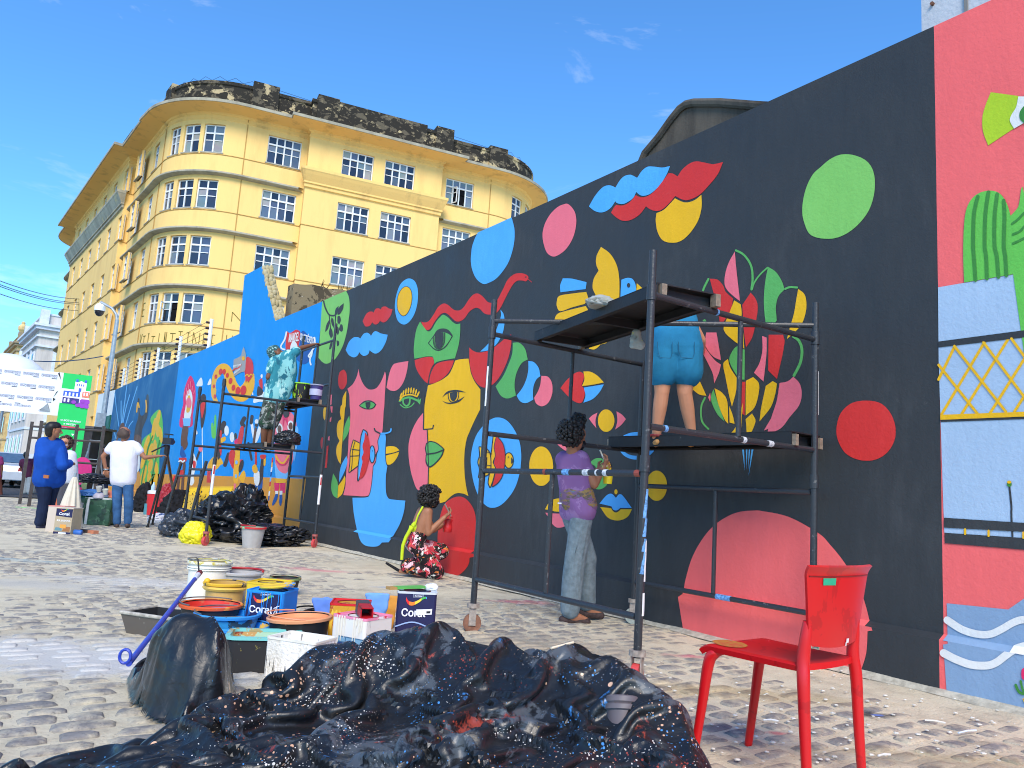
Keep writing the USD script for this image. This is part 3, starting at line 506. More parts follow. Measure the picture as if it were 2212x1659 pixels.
S(u, 'Z', 'leg', 'L:310,610 345,620 335,740 325,900', 3, w=6); S(u, 'R', 'leg', 'L:300,700 340,700 330,770 300,770', 4); S(u, 'Z', 'leg', 'L:290,770 275,900', 3, w=6)
# umbrella figure
S(u, 'H', 'figure', 'K:520,1590 540,1530 580,1540 585,1659 L:580,80 550,230 530,235 520,80'); S(u, 'R', 'figure', 'L:530,-30 575,-40 560,60 540,130 525,40', 2); S(u, 'W', 'pole', 'L:543,235 545,700', 1, w=1.8)
# dancers
S(u, 'W', 'bull', 'L:430,460 455,520 480,600 470,680 450,760 455,820 430,860 395,840 390,760 400,640 415,560'); S(u, 'K', 'bull', 'L:420,550 430,535 445,545 440,575', 2, w=2); S(u, 'R', 'bull', 'L:440,600 470,600 470,660 450,700', 2)
S(u, 'H', 'arm', 'L:545,430 510,500 480,580', 1, w=5); S(u, 'P', 'fan', ZE('L', 525, 460, 22, 35), 2)
S(u, 'T', 'cactus', 'L:640,190 660,180 670,220 675,110 695,110 690,330 650,340 640,270')
S(u, 'A', 'dress', 'L:620,600 680,540 740,560 770,620 740,640 690,690 600,680'); S(u, 'R', 'dress', 'L:600,680c 640,680 630,780 660,830 590,830c'); S(u, 'H', 'figure', 'L:700,330 740,340 740,480 735,560 705,560', 2); S(u, 'R', 'figure', 'L:735,400 755,460 745,540 730,470', 2)
S(u, 'H', 'arm', 'L:735,260 780,180 760,280', 1, w=9); S(u, 'R', 'sleeve', 'L:720,290 750,260 755,330 720,370'); S(u, 'A', 'sleeve', 'L:715,370 790,330 795,370 750,400 715,420')
S(u, 'W', 'hat', ZE('L', 808, 265, 25, 55)); S(u, 'W', 'hat', ZE('L', 867, 335, 24, 55)); S(u, 'H', 'head', ZE('L', 905, 325, 16, 36)); S(u, 'X', 'sleeve', 'L:890,380 930,350 950,400 910,420')
S(u, 'A', 'dress', 'L:905,440 950,430 950,620 930,820 915,840 885,820 880,700 890,600'); S(u, 'R', 'dress', 'L:830,560 850,480 900,490 890,600 880,680 845,620', 2); S(u, 'R', 'dress', 'L:945,280 965,220 995,230 985,350 950,470 925,400', 2); S(u, 'H', 'arm', 'L:990,210 975,180 1000,130', 1, w=9)
S(u, 'F', 'mark', ZE('L', 915, 610, 14, 22), 3); S(u, 'F', 'mark', ZE('L', 910, 760, 12, 22), 3); S(u, 'P', 'leg', 'L:885,840c 910,840c 905,905c 888,905c'); S(u, 'H', 'arm', 'L:830,520 790,640', 1, w=8); S(u, 'H', 'figure', ZE('L', 965, 650, 22, 70, 15), 3); S(u, 'R', 'fan', 'L:960,580 990,590 985,660 950,640', 2); S(u, 'A', 'fan', 'L:970,720c 1000,700 1015,760 985,845c 940,780c')
# horn player, parrot, masked dancer
S(u, 'W', 'sleeve', 'L:1070,190 1090,170 1120,300 1165,200 1195,190 1160,340 1120,400 1090,330'); S(u, 'H', 'arm', 'L:1075,180 1085,110', 1, w=7); S(u, 'H', 'arm', 'L:1190,180 1185,110', 1, w=7); S(u, 'W', 'head', ZE('L', 1135, 165, 20, 26), 2); S(u, 'H', 'head', ZE('L', 1132, 205, 18, 18), 2); S(u, 'Z', 'guitar', 'L:1125,240 1110,340 1100,420', 3, w=5)
S(u, 'H', 'wing', 'L:1045,400 1060,480 1080,580', 1, w=5); S(u, 'R', 'pole', 'L:1127,450 1127,630', 1, w=4.5)
S(u, 'H', 'parrot', 'L:1190,560 1215,590 1210,680 1200,820 1180,900 1150,860 1160,760 1175,640'); S(u, 'A', 'parrot', 'L:1215,540 1235,560 1230,640 1212,640', 2); S(u, 'R', 'parrot', 'L:1175,530 1235,530 1225,570 1180,570', 2); S(u, 'I', 'parrot', 'L:1115,850 1170,860 1200,790 1195,890 1160,942 1130,920', 2); S(u, 'W', 'parrot', 'L:1105,730 1135,700 1165,720 1165,820 1140,868 1110,830', 2); S(u, 'A', 'parrot', 'L:1085,660 1120,630 1145,680 1140,720 1100,720', 3); S(u, 'A', 'tail', 'L:1130,940 1145,940 1152,1020 1128,1085 1115,1020')
for k in range(9): S(u, 'RAWIFRAWI'[k], 'pole', f'L:{1302-k*5},{560+k*52}c {1318-k*5},{556+k*52}c {1312-k*5},{608+k*52}c {1296-k*5},{612+k*52}c', 1)
S(u, 'P', 'dress', 'L:1340,200 1380,120 1400,70 1500,60 1560,150 1570,300 1550,500 1500,680 1460,730 1380,720 1345,650 1330,450'); S(u, 'F', 'fringe', 'L:1545,230 1590,250 1570,480 1540,600 1530,400', 2); S(u, 'F', 'fringe', 'L:1330,600c 1380,700 1450,730 1500,680c 1460,790 1400,800 1345,780', 2); S(u, 'A', 'skirt', 'L:1340,780c 1455,790c 1450,830 1345,835c', 3)
for x_, y_ in ((1383, 245), (1505, 215)): S(u, 'W', 'eye', ZE('L', x_, y_, 36, 60), 3); S(u, 'Z', 'eye', ZE('L', x_, y_, 22, 40), 4)
S(u, 'F', 'flower', ZE('L', 1433, 330, 24, 30), 4); S(u, 'X', 'ribbon', 'L:1420,50 1500,50 1470,130 1480,220 1440,140 1425,220', 3); S(u, 'H', 'face', 'L:1420,50c 1490,50c 1485,100 1450,125 1425,95', 4); S(u, 'A', 'necklace', 'L:1345,540 1380,600 1430,615 1480,540', 4, w=4); S(u, 'X', 'necklace', 'L:1350,590 1390,630 1440,630 1480,570', 4, w=3)
S(u, 'X', 'leg', 'L:1325,830c 1385,835c 1370,920 1330,930c', 2); S(u, 'X', 'leg', 'L:1390,835c 1450,830c 1440,940 1390,920c', 2); S(u, 'W', 'leg', 'L:1335,920c 1370,920c 1365,965 1340,965c', 2); S(u, 'W', 'leg', 'L:1385,920c 1415,920c 1412,965 1385,965c', 2); S(u, 'I', 'shoe', 'L:1340,955c 1368,960 1350,1030 1312,1080 1305,1050', 3); S(u, 'I', 'shoe', 'L:1383,965c 1412,965 1412,1030 1395,1085 1380,1050', 3)
S(u, 'A', 'sun', ZE('K', 1535, 1440, 22, 36)); S(u, 'W', 'singer', ZE('K', 1190, 1330, 12, 22)); S(u, 'R', 'singer', 'K:1165,1370 1195,1360 1200,1470 1180,1480 1160,1400'); S(u, 'H', 'drum', 'K:1150,1440 1200,1480 1195,1530 1140,1540'); S(u, 'H', 'tassel', 'L:885,930 905,920 900,990 875,1010')
# name banner
S(u, 'R', 'banner', 'K:1465,840c 1500,860 1560,825 1600,835c 1610,870 1590,1020 1560,1130 1535,1160 1490,1060c 1450,1020', 1); S(u, 'I', 'banner', 'K:1605,880c 1640,835 1690,880 1730,930 1765,900c 1780,980 1740,1110 1690,1180 1640,1200 1570,1150c 1600,1000', 1)
S(u, 'W', 'banner', 'K:1500,1050 1510,980 1540,945 1575,985 1580,1060 1540,1090', 3); S(u, 'W', 'curl', 'K:1460,850 1440,930 1400,1000 1410,1030 1440,1040', 2, w=3.4); S(u, 'W', 'curl', 'K:1765,910 1770,990 1740,1050 1700,1110 1725,1120 1740,1060 1715,1150 1725,1205', 2, w=3.4)
def wall_text(sec, text, key, u0, v0, u1, v1, h, layer=3, bold=True):
    """lettering laid on the wall between two picture points, h = capital height in picture units"""
    t = meshkit.text_mesh(text, 1.0, 0.01, bold); v = np.array(t.vertices); L = v[:, 0].max(); x = XU - 0.0025 * layer
    a, c_ = WX(u0, v0, x), WX(u1, v1, x); hh = WX(u0, v0 - h, x)[2] - a[2]
    q = v[:, :1] / L * (c_ - a) + a + v[:, 1:2] * np.array([0, 0, hh]); q[:, 0] = x - v[:, 2] * 0.2
    mesh_obj('painted_lettering', (q, t.faces), paint(key), sec)
kv = lambda x, y: ((600 + 0.36166 * x) / VS, (1000 + 0.36166 * y) / VS)
wall_text(u, 'MANOEL', 'W', *kv(1480, 960), *kv(1592, 945), 17); wall_text(u, 'QUITÉRIO', 'W', *kv(1602, 930), *kv(1758, 985), 13)
# ---- deep blue section
d = sec_deep
for q in ('1000,1215 1012,1330 1035,1500', '1105,1145 1085,1300 1062,1480', '1195,1155 1150,1300 1090,1500', '1130,1225 1095,1350 1070,1480', '1055,1280 1055,1400 1058,1480', '1158,1455 1130,1490 1115,1530', '990,1530 1000,1570 1015,1620'): S(d, 'F', 'ray', 'M:' + q, w=1.6)
S(d, 'Z', 'arm', 'N:1045,390 1075,365 1085,400 1080,450 1040,480 1000,560'); S(d, 'H', 'figure', 'N:1200,170 1215,160 1220,290 1260,280 1275,130 1295,140 1285,300 1240,420 1225,520 1170,500 1180,400 1205,300'); S(d, 'A', 'horn', 'N:1190,270 1200,190 1212,230', 2, w=3); S(d, 'A', 'horn', 'N:1270,170 1275,220 1272,270', 2, w=3)
S(d, 'Z', 'figure', 'N:1170,480 1230,500 1220,700 1200,820 1160,820 1165,640'); S(d, 'W', 'figure', 'N:1190,640 1215,640 1215,760 1185,790', 2)
S(d, 'T', 'maize', 'N:1205,960 1230,700 1240,520 1330,430 1310,330 1380,250 1410,300 1420,480 1390,640 1380,860 1320,950 1215,1060')
for x_, y_, rx, ry, rot in ((1375, 330, 18, 80, 12), (1340, 420, 18, 100, 8), (1375, 430, 18, 60, 0), (1400, 470, 16, 70, -5), (1275, 560, 20, 90, 15), (1310, 620, 20, 80, 12), (1350, 600, 18, 90, 0), (1250, 680, 18, 90, 14), (1310, 740, 20, 60, 10), (1360, 760, 18, 60, -5), (1250, 820, 20, 90, 15), (1300, 860, 20, 70, 0), (1355, 860, 18, 60, 10), (1240, 930, 18, 70, 12)):
    S(d, 'Y', 'cob', ZE('N', x_, y_, rx, ry, rot), 2)
for q in ('1330,480 1290,580 1270,700', '1390,520 1360,660 1330,800', '1270,700 1240,840 1225,980', '1340,820 1290,900 1270,960'): S(d, 'D', 'leaf', 'N:' + q, 3, w=3)
S(d, 'O', 'ground', 'N:1445,815c 1440,1060c 1150,1060c 1175,800 1215,790c 1240,920 1215,1060c 1445,1060c', 1)
# notice board on the white end
nb = MB(); q = [(872, 310), (950, 300), (925, 560), (855, 585)]
pv = [((x * 1000/2212) / VS, (1500 + y * 1000/2212) / VS) for x, y in q]
P3 = [WX(a, c_, XU - 0.05) for a, c_ in pv]
yy = [q[1] for q in P3]; y0, y1 = min(yy), max(yy); zt, zb = P3[1][2], (P3[2][2] + P3[3][2]) / 2
board = thing('notice_board', 'green notice board with pink foot hung on the white end of the mural wall', 'notice board', (XU, (y0 + y1) / 2, zb))
MB().box((XU - 0.03, (y0 + y1) / 2, (zt + zb) / 2), (0.05, y1 - y0, zt - zb)).build('board', paint('V'), board)
MB().box((XU - 0.058, (y0 + y1) / 2, zb + (zt - zb) * 0.14), (0.006, y1 - y0 - 0.1, (zt - zb) * 0.24)).build('lower_band', paint('P'), board)
for k in range(4): MB().box((XU - 0.058, (y0 + y1) / 2, zb + (zt - zb) * (0.5 + 0.05 * k)), (0.006, (y1 - y0) * (0.5 - 0.08 * (k % 2)), (zt - zb) * 0.018)).build('print_line', paint('W'), board)
# ================================================================ ground
import itertools
STAINS = []      # (centre, half length along the picture's right, half length away, colour, strength)
def stain(u, v, a, b_, col, k): STAINS.append((G(u, v), a, b_, s2l(col), k))
stain(110, 1415, 1.35, 0.42, (226, 222, 214), 0.95); stain(330, 1440, 0.5, 0.3, (222, 218, 210), 0.8); stain(360, 1262, 1.2, 0.33, (222, 216, 204), 0.9); stain(60, 1262, 1.0, 0.25, (214, 208, 196), 0.7)
stain(800, 1215, 1.1, 0.9, (206, 192, 160), 0.55); stain(900, 1300, 1.0, 0.5, (196, 184, 160), 0.8); stain(1180, 1400, 0.8, 0.35, (190, 178, 156), 0.8); stain(1950, 1640, 0.42, 0.07, (196, 192, 184), 0.75)
stain(690, 1232, 0.42, 0.12, (235, 120, 140), 0.65); stain(1130, 1300, 0.3, 0.14, (235, 110, 125), 0.55); stain(1500, 1420, 0.16, 0.06, (230, 110, 130), 0.6); stain(1680, 1585, 0.05, 0.03, (230, 80, 100), 0.7)
stain(1890, 1545, 0.1, 0.05, (28, 28, 44), 0.95); stain(1897, 1545, 0.035, 0.02, (120, 150, 230), 0.9); stain(860, 1270, 0.3, 0.1, (120, 170, 220), 0.35); stain(1600, 1500, 0.7, 0.16, (190, 160, 90), 0.4); stain(2000, 1640, 0.6, 0.12, (186, 160, 96), 0.45)
stain(1990, 1480, 0.5, 0.12, (200, 190, 168), 0.7); stain(60, 1212, 0.8, 0.12, (176, 200, 200), 0.5)
def ground_material(name, stops, scale, rough, bump, per_island=False):
    nodes = {'g': ('geometry', {}), 'n0': ('noise_texture', {'scale': scale, 'detail': 8.0, 'roughness': 0.65}), 'r0': ('rgb_ramp', {'ramp': stops}),
             'p': ('principled_bsdf', {'roughness': rough, 'specular_ior_level': 0.3}), 'nb': ('noise_texture', {'scale': 55.0, 'detail': 6.0, 'roughness': 0.7}), 'b': ('bump', {'strength': bump, 'distance': 0.012}),
             'nw': ('noise_texture', {'scale': 5.0, 'detail': 7.0, 'roughness': 0.7}), 'mw': ('math', {'math_type': 'multiply_add', 'value2': 2.6, 'value3': -1.3}),
             'nd': ('noise_texture', {'scale': 95.0, 'detail': 3.0, 'roughness': 0.6}), 'rd': ('rgb_ramp', {'ramp': [(0.30, (0.62,) * 3), (0.42, (1, 1, 1))]}), 'xd': ('mix', {'mix_type': 'multiply', 'fac': 1.0})}
    links = [('g.position', 'n0.vector'), ('g.position', 'nb.vector'), ('g.position', 'nw.vector'), ('nw.fac', 'mw.value1'), ('nb.fac', 'b.height'), ('b.normal', 'p.normal'), ('g.position', 'nd.vector'), ('nd.fac', 'rd.fac')]
    if per_island:
        nodes['mi'] = ('math', {'math_type': 'multiply_add', 'value2': 0.5, 'value3': 0.0}); nodes['mj'] = ('math', {'math_type': 'multiply_add', 'value2': 0.6, 'value3': -0.02}); nodes['ma'] = ('math', {'math_type': 'add'})
        links += [('g.random_per_island', 'mi.value1'), ('n0.fac', 'mj.value1'), ('mi.value', 'ma.value1'), ('mj.value', 'ma.value2'), ('ma.value', 'r0.fac')]
    else: links.append(('n0.fac', 'r0.fac'))
    prev = 'r0.color'
    if per_island:      # sand and cement smeared over the stones
        nodes['ns'] = ('noise_texture', {'scale': 6.5, 'detail': 9.0, 'roughness': 0.72}); nodes['rs'] = ('rgb_ramp', {'ramp': [(0.44, (0, 0, 0)), (0.60, (0.9,) * 3)]}); nodes['xs'] = ('mix', {'color2': tuple(np.array(s2l((200, 187, 160))))})
        links += [('g.position', 'ns.vector'), ('ns.fac', 'rs.fac'), ('rs.color', 'xs.fac'), (prev, 'xs.color1')]; prev = 'xs.color'
    ang = math.atan2(RIGHT[1], RIGHT[0])
    for i, (c, a, b_, col, k) in enumerate(STAINS):
        nodes[f'mp{i}'] = ('vector_math', {'math_type': 'subtract', 'vector2': tuple(c)}); nodes[f'vr{i}'] = ('vector_rotate', {'rotate_type': 'z_axis', 'angle': -ang, 'axis': (0, 0, 1)})
        nodes[f'sc{i}'] = ('vector_math', {'math_type': 'multiply', 'vector2': (1 / a, 1 / b_, 0)}); nodes[f'ln{i}'] = ('vector_math', {'math_type': 'length'})
        nodes[f'ad{i}'] = ('math', {'math_type': 'add'}); nodes[f'mr{i}'] = ('map_range', {'from_min': 1.25, 'from_max': 0.45, 'to_min': 0.0, 'to_max': k * 0.9, 'clamp': True}); nodes[f'x{i}'] = ('mix', {'color2': tuple(np.array(col) * 0.8)})
        links += [('g.position', f'mp{i}.vector1'), (f'mp{i}.vector', f'vr{i}.vector'), (f'vr{i}.vector', f'sc{i}.vector1'), (f'sc{i}.vector', f'ln{i}.vector1'), (f'ln{i}.value', f'ad{i}.value1'), ('mw.value', f'ad{i}.value2'),
                  (f'ad{i}.value', f'mr{i}.value'), (f'mr{i}.result', f'x{i}.fac'), (prev, f'x{i}.color1')]
        prev = f'x{i}.color'
    links += [(prev, 'xd.color1'), ('rd.color', 'xd.color2'), ('xd.color', 'p.base_color')]
    return usdkit.material(stage, '/World/Looks/' + name, nodes, links, surface='p.BSDF')
BED = ground_material('sand_and_cement', [(0.28, s2l((156, 145, 126))), (0.42, s2l((200, 187, 160))), (0.56, s2l((216, 203, 174))), (0.7, s2l((200, 190, 168)))], 3.2, 0.95, 0.9)
STONE = ground_material('granite_setts', [(0.2, s2l((118, 114, 111))), (0.4, s2l((148, 143, 137))), (0.6, s2l((168, 161, 151))), (0.8, s2l((190, 178, 156)))], 9.0, 0.75, 0.7, True)

gx = np.r_[-220, -60, -20, np.arange(-4, 6.01, 0.1), 20, 60, 220]; gy = np.r_[-220, -60, -10, np.arange(0.6, 14, 0.1), np.arange(14, 34, 0.5), 60, 120, 420]
XX, YY = np.meshgrid(gx, gy, indexing='ij'); P0 = np.stack([XX, YY, np.zeros_like(XX)], -1)
hz = (meshkit.fbm(P0 * 3.5, 3, 5) - 0.5) * 0.012 + (meshkit.fbm(P0 * 0.6, 2, 9) - 0.5) * 0.02
hz *= ((XX > -4) & (XX < 5.2) & (YY > 0.5) & (YY < 33)); P0[..., 2] = hz
def ground_z(x, y):
    i = np.clip(np.searchsorted(gx, x) - 1, 0, len(gx) - 2); j = np.clip(np.searchsorted(gy, y) - 1, 0, len(gy) - 2)
    tx = (x - gx[i]) / (gx[i + 1] - gx[i]); ty = (y - gy[j]) / (gy[j + 1] - gy[j])
    return hz[i, j] * (1 - tx) * (1 - ty) + hz[i + 1, j] * tx * (1 - ty) + hz[i, j + 1] * (1 - tx) * ty + hz[i + 1, j + 1] * tx * ty
ni, nj = XX.shape; ii, jj = np.meshgrid(np.arange(ni - 1), np.arange(nj - 1), indexing='ij'); q0 = (ii * nj + jj).ravel()
ground = thing('ground', None, None, kind='structure')
mesh_obj('bedding', (P0.reshape(-1, 3), np.stack([q0, q0 + nj, q0 + nj + 1, q0 + 1], 1)), BED, ground, True)
# setts: rows run from the open side towards the wall
sr = np.random.default_rng(11); stones = []
y = 0.9
while y < 26:
    rowh = sr.uniform(0.095, 0.125); x = -0.7 + sr.uniform(0, 0.2)
    while x < XP - 0.05:
        w_ = sr.uniform(0.14, 0.26); cx_, cy_ = x + w_ / 2, y + rowh / 2; x += w_ + sr.uniform(0.01, 0.03)
        # buried under cement near the wall and in patches
        bury = meshkit.fbm(np.array([[cx_ * 0.9, cy_ * 0.9, 0.3]]), 3, 21)[0] + 0.25 * max(0, 1 - (XP - cx_) / 1.4) + 0.16 * (cy_ > 6)
        if bury > 0.74 or sr.random() < 0.04: continue
        u_, v_ = pix([cx_, cy_, 0]) if (np.array([cx_, cy_, -CAMZ]) @ R[:, 2]) > 0.3 else (-1e4, 0)
        if not (-120 < u_ < 2330 and v_ < 1760): continue
        stones.append((cx_, cy_, w_ - 0.012, rowh - 0.014, bury))
    y += rowh + sr.uniform(0.006, 0.02)
def stone_mesh(cx_, cy_, w_, h_, bury):
    n = 12; t = np.arange(n) * 2 * math.pi / n + sr.uniform(0, .3); ex = 0.38
    c, s = np.cos(t), np.sin(t)
    rx = np.sign(c) * np.abs(c) ** ex * w_ / 2 * sr.uniform(0.86, 1.04, n); ry = np.sign(s) * np.abs(s) ** ex * h_ / 2 * sr.uniform(0.82, 1.04, n)
    sink = max(0, bury - 0.42) * 0.03; a = sr.uniform(-0.06, 0.06); rx, ry = rx * math.cos(a) - ry * math.sin(a), rx * math.sin(a) + ry * math.cos(a)
    z0 = ground_z(cx_, cy_); tilt = sr.uniform(-0.03, 0.03, 2); rings = []
    for k, z in ((1.0, -0.02), (0.96, 0.004 - sink), (0.8, 0.0105 - sink), (0.45, 0.0135 - sink)):
        rings.append(np.column_stack([cx_ + rx * k, cy_ + ry * k, z0 + z + (rx * k * tilt[0] + ry * k * tilt[1]) + sr.uniform(-.0015, .0015, n)]))
    v = np.vstack(rings + [[(cx_, cy_, z0 + 0.0135 - sink)]]); i = np.arange(n); j = (i + 1) % n; f = []
    for r_ in range(3): f += [np.stack([r_ * n + i, r_ * n + j, r_ * n + n + j], 1), np.stack([r_ * n + i, r_ * n + n + j, r_ * n + n + i], 1)]
    f.append(np.stack([3 * n + i, 3 * n + j, np.full(n, 4 * n)], 1)); return v, np.vstack(f)
def seen(s):
    u_, v_ = pix([s[0], s[1], 0]); return 0 < u_ < 2212 and v_ < 1659 and not (560 < u_ < 1500 and v_ > 1450)
stones.sort(key=lambda s: (not seen(s), s[0] ** 2 + s[1] ** 2)); rest = MB()
for k, s in enumerate(stones):
    v, f = stone_mesh(*s)
    if k < 300: mesh_obj('sett', (v, f), STONE, ground, True)
    else: rest.add(v, f)
rest.build('setts', STONE, ground, True, kind='stuff')
# mortar fillet at the foot of the wall
fy = np.arange(-2, 46, 0.12); mb = MB(); a = [(XP - 0.02 - 0.05 * meshkit.fbm(np.array([[t * 2, 1, 1.0]]), 3, 3)[0] * 1.6, t, 0.004) for t in fy]; c_ = [(XP + 0.01, t, 0.03 + 0.02 * meshkit.fbm(np.array([[t * 3, 5, 1.0]]), 3, 4)[0]) for t in fy]
n = len(fy); i = np.arange(n - 1); mb.add(a + c_, np.stack([i, i + 1, n + i + 1, n + i], 1)); mb.build('mortar_fillet', mat('lime_mortar', s2l((176, 168, 150)), 0.9, 0.2, 0.25, 20, 0.5, 60), ground, True)
# street beyond the square
ROADM = mat('asphalt', (0.055, 0.056, 0.06), 0.85, 0.3, 0.3, 4, 0.5, 40)
rd = MB().add([(-40, 27.5, 0.0), (3.4, 27.5, 0.0), (3.4, 160, 0.0), (-40, 160, 0.0)], [[0, 1, 2, 3]]); rd.v[0][:, 2] = 0.02; rd.build('road', ROADM, kind='structure')
# ================================================================ yellow corner building
def weathered(name, base, dark, patch, rough=0.85, streak=0.5, lo=0.42, hi=0.72, pamt=0.66):
    """plaster with vertical rain streaks and mended patches"""
    nodes = {'tc': ('texture_coordinate', {}), 'm1': ('mapping', {'scale': (0.9, 0.9, 0.16)}), 'n1': ('noise_texture', {'scale': 1.1, 'detail': 9.0, 'roughness': 0.68}),
             'r1': ('rgb_ramp', {'ramp': [(lo, (0, 0, 0)), (hi, (streak,) * 3)]}), 'x1': ('mix', {'color1': base, 'color2': dark}),
             'n2': ('noise_texture', {'scale': 0.55, 'detail': 7.0, 'roughness': 0.6, 'distortion': 0.3}), 'r2': ('rgb_ramp', {'ramp': [(pamt, (0, 0, 0)), (pamt + 0.05, (0.8,) * 3)]}), 'x2': ('mix', {'color2': patch}),
             'n3': ('noise_texture', {'scale': 24.0, 'detail': 4.0}), 'b': ('bump', {'strength': 0.3, 'distance': 0.02}), 'p': ('principled_bsdf', {'roughness': rough, 'specular_ior_level': 0.25})}
    links = [('tc.object', 'm1.vector'), ('m1.vector', 'n1.vector'), ('n1.fac', 'r1.fac'), ('r1.color', 'x1.fac'), ('tc.object', 'n2.vector'), ('n2.fac', 'r2.fac'), ('r2.color', 'x2.fac'), ('x1.color', 'x2.color1'),
             ('x2.color', 'p.base_color'), ('tc.object', 'n3.vector'), ('n3.fac', 'b.height'), ('b.normal', 'p.normal')]
    return usdkit.material(stage, '/World/Looks/' + name, nodes, links, surface='p.BSDF')
Y_WALL = weathered('yellow_plaster', s2l((236, 196, 122)), s2l((204, 158, 96)), s2l((204, 178, 134)), streak=0.55, lo=0.5, hi=0.8, pamt=0.72)
Y_TRIM = weathered('cornice_plaster', s2l((236, 192, 116)), s2l((150, 124, 84)), s2l((170, 156, 128)), streak=0.7, lo=0.52, hi=0.74, pamt=0.70)
G_TRIM = weathered('grey_ledge_plaster', s2l((168, 160, 140)), s2l((110, 104, 92)), s2l((190, 170, 120)), streak=0.8)
PARAPET = splat('stained_parapet', s2l((92, 84, 70)), [(s2l((46, 43, 38)), 1.3, 0.44), (s2l((176, 158, 122)), 0.9, 0.60), (s2l((120, 108, 86)), 3.0, 0.6), (s2l((36, 34, 31)), 4.0, 0.62)], 0.9, bump=0.5, spec=0.2, stretch=(1, 1, 1.5))
W_FRAME = mat('window_paint', s2l((222, 222, 220)), 0.5, 0.4, 0.1, 3)
GLASS = usdkit.material(stage, '/World/Looks/window_glass', {'oi': ('object_info', {}), 'r': ('rgb_ramp', {'ramp': [(0, s2l((34, 38, 52))), (.45, s2l((58, 66, 84))), (.7, s2l((98, 112, 128))), (.86, s2l((128, 140, 148))), (1, s2l((176, 170, 156)))]}),
         'tc': ('texture_coordinate', {}), 'n': ('noise_texture', {'scale': 1.4, 'detail': 3.0}), 'x': ('mix', {'mix_type': 'multiply', 'fac': 0.5}), 'p': ('principled_bsdf', {'roughness': 0.08, 'specular_ior_level': 0.6})},
         [('oi.random', 'r.fac'), ('tc.object', 'n.vector'), ('r.color', 'x.color1'), ('n.color', 'x.color2'), ('x.color', 'p.base_color')], surface='p.BSDF')
DARKIN = mat('dark_room', (0.008, 0.008, 0.009), 0.9, 0.1)
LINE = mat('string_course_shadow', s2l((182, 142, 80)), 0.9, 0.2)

bld = thing('apartment_building', 'tall yellow art deco corner building with white casement windows and stained parapet', 'building', (8, 46, 0))
dl = np.array([-.065, .998]); dl /= np.linalg.norm(dl); hd = math.radians(100.0); df = np.array([math.sin(hd), math.cos(hd)])
TL, TR = np.array([6.78, 48.89]), np.array([10.42, 44.83]); rC = 4.42
nl = np.array([-dl[1], dl[0]]); nl = nl if nl[0] < 0 else -nl
nf = np.array([df[1], -df[0]]); nf = nf if nf[1] < 0 else -nf
Cc = TR - nf * rC
class Run:
    """a stretch of facade: straight (p, d, n, L) or curved (c, r, a0, a1)"""
    def __init__(s, L, p=None, d=None, n=None, c=None, r=None, a0=None, a1=None): s.L, s.p, s.d, s.n, s.c, s.r, s.a0, s.a1 = L, p, d, n, c, r, a0, a1
    def at(s, t, z, out=0.0):
        if s.c is None: q = s.p + s.d * t + s.n * out
        else:
            a = s.a0 + (s.a1 - s.a0) * t / s.L; q = s.c + np.array([math.cos(a), math.sin(a)]) * (s.r + out)
        return np.array([q[0], q[1], z])
    def frame(s, t):
        a, b_ = s.at(t - 0.01, 0), s.at(t + 0.01, 0); e = (b_ - a) / np.linalg.norm(b_ - a)
        n = s.at(t, 0, 1) - s.at(t, 0, 0); return e, n
angL = math.atan2(*(TL - Cc)[::-1]); angF = math.atan2(*(TR - Cc)[::-1])
if angL < 0: angL += 2 * math.pi
if angF < 0: angF += 2 * math.pi
PR = 0.5
LEN_L = 32.0
runs = {}
# left facade seen from far to near
runs['left_far'] = Run(4.2, TL + dl * LEN_L, -dl, nl)
runs['left_mid'] = Run(LEN_L - 7.4 - 4.2, TL + dl * (LEN_L - 4.2) + nl * PR, -dl, nl)
runs['left_near'] = Run(7.4, TL + dl * 7.4, -dl, nl)
runs['corner'] = Run(rC * abs(angF - angL), c=Cc, r=rC, a0=angL, a1=angF)
runs['front_left'] = Run(3.61, TR, df, nf)
runs['front_mid'] = Run(12.1 - 3.61, TR + df * 3.61 + nf * PR, df, nf)
runs['front_right'] = Run(15.87 - 12.1, TR + df * 12.1, df, nf)
rR = 4.4; PR0 = TR + df * 15.87; CR = PR0 - nf * rR; aR0 = math.atan2(nf[1], nf[0]); aR1 = aR0 + math.radians(105)
runs['right_corner'] = Run(rR * math.radians(105), c=CR, r=rR, a0=aR0, a1=aR1)
order = ['left_far', 'left_mid', 'left_near', 'corner', 'front_left', 'front_mid', 'front_right', 'right_corner']
# far rounded corner and closing back
cF = TL + dl * LEN_L - nl * 3.5; aF1 = math.atan2(nl[1], nl[0]); aF0 = aF1 - math.radians(90)
runs['far_corner'] = Run(3.5 * math.pi / 2, c=cF, r=3.5, a0=aF0, a1=aF1)
order = ['far_corner'] + order
def outline_pts(out=0.0):
    pts = []
    for k in order:
        r_ = runs[k]; n = 2 if r_.c is None else max(10, int(r_.L / 0.45))
        for t in np.linspace(0, r_.L, n): pts.append(r_.at(t, 0)[:2])
    pts = np.array(pts); keep = np.r_[True, np.linalg.norm(np.diff(pts, axis=0), axis=1) > 1e-3]
    return pts[keep]
OUT = outline_pts()
def mitred(o):
    P = OUT; t = np.diff(P, axis=0); t /= np.linalg.norm(t, axis=1, keepdims=True) + 1e-9
    n = np.stack([t[:, 1], -t[:, 0]], 1)
    n0 = np.vstack([n[:1], n]); n1 = np.vstack([n, n[-1:]])
    m_ = n0 + n1; m_ /= np.maximum((m_ * n0).sum(1, keepdims=True), 0.35)
    return P + m_ * o
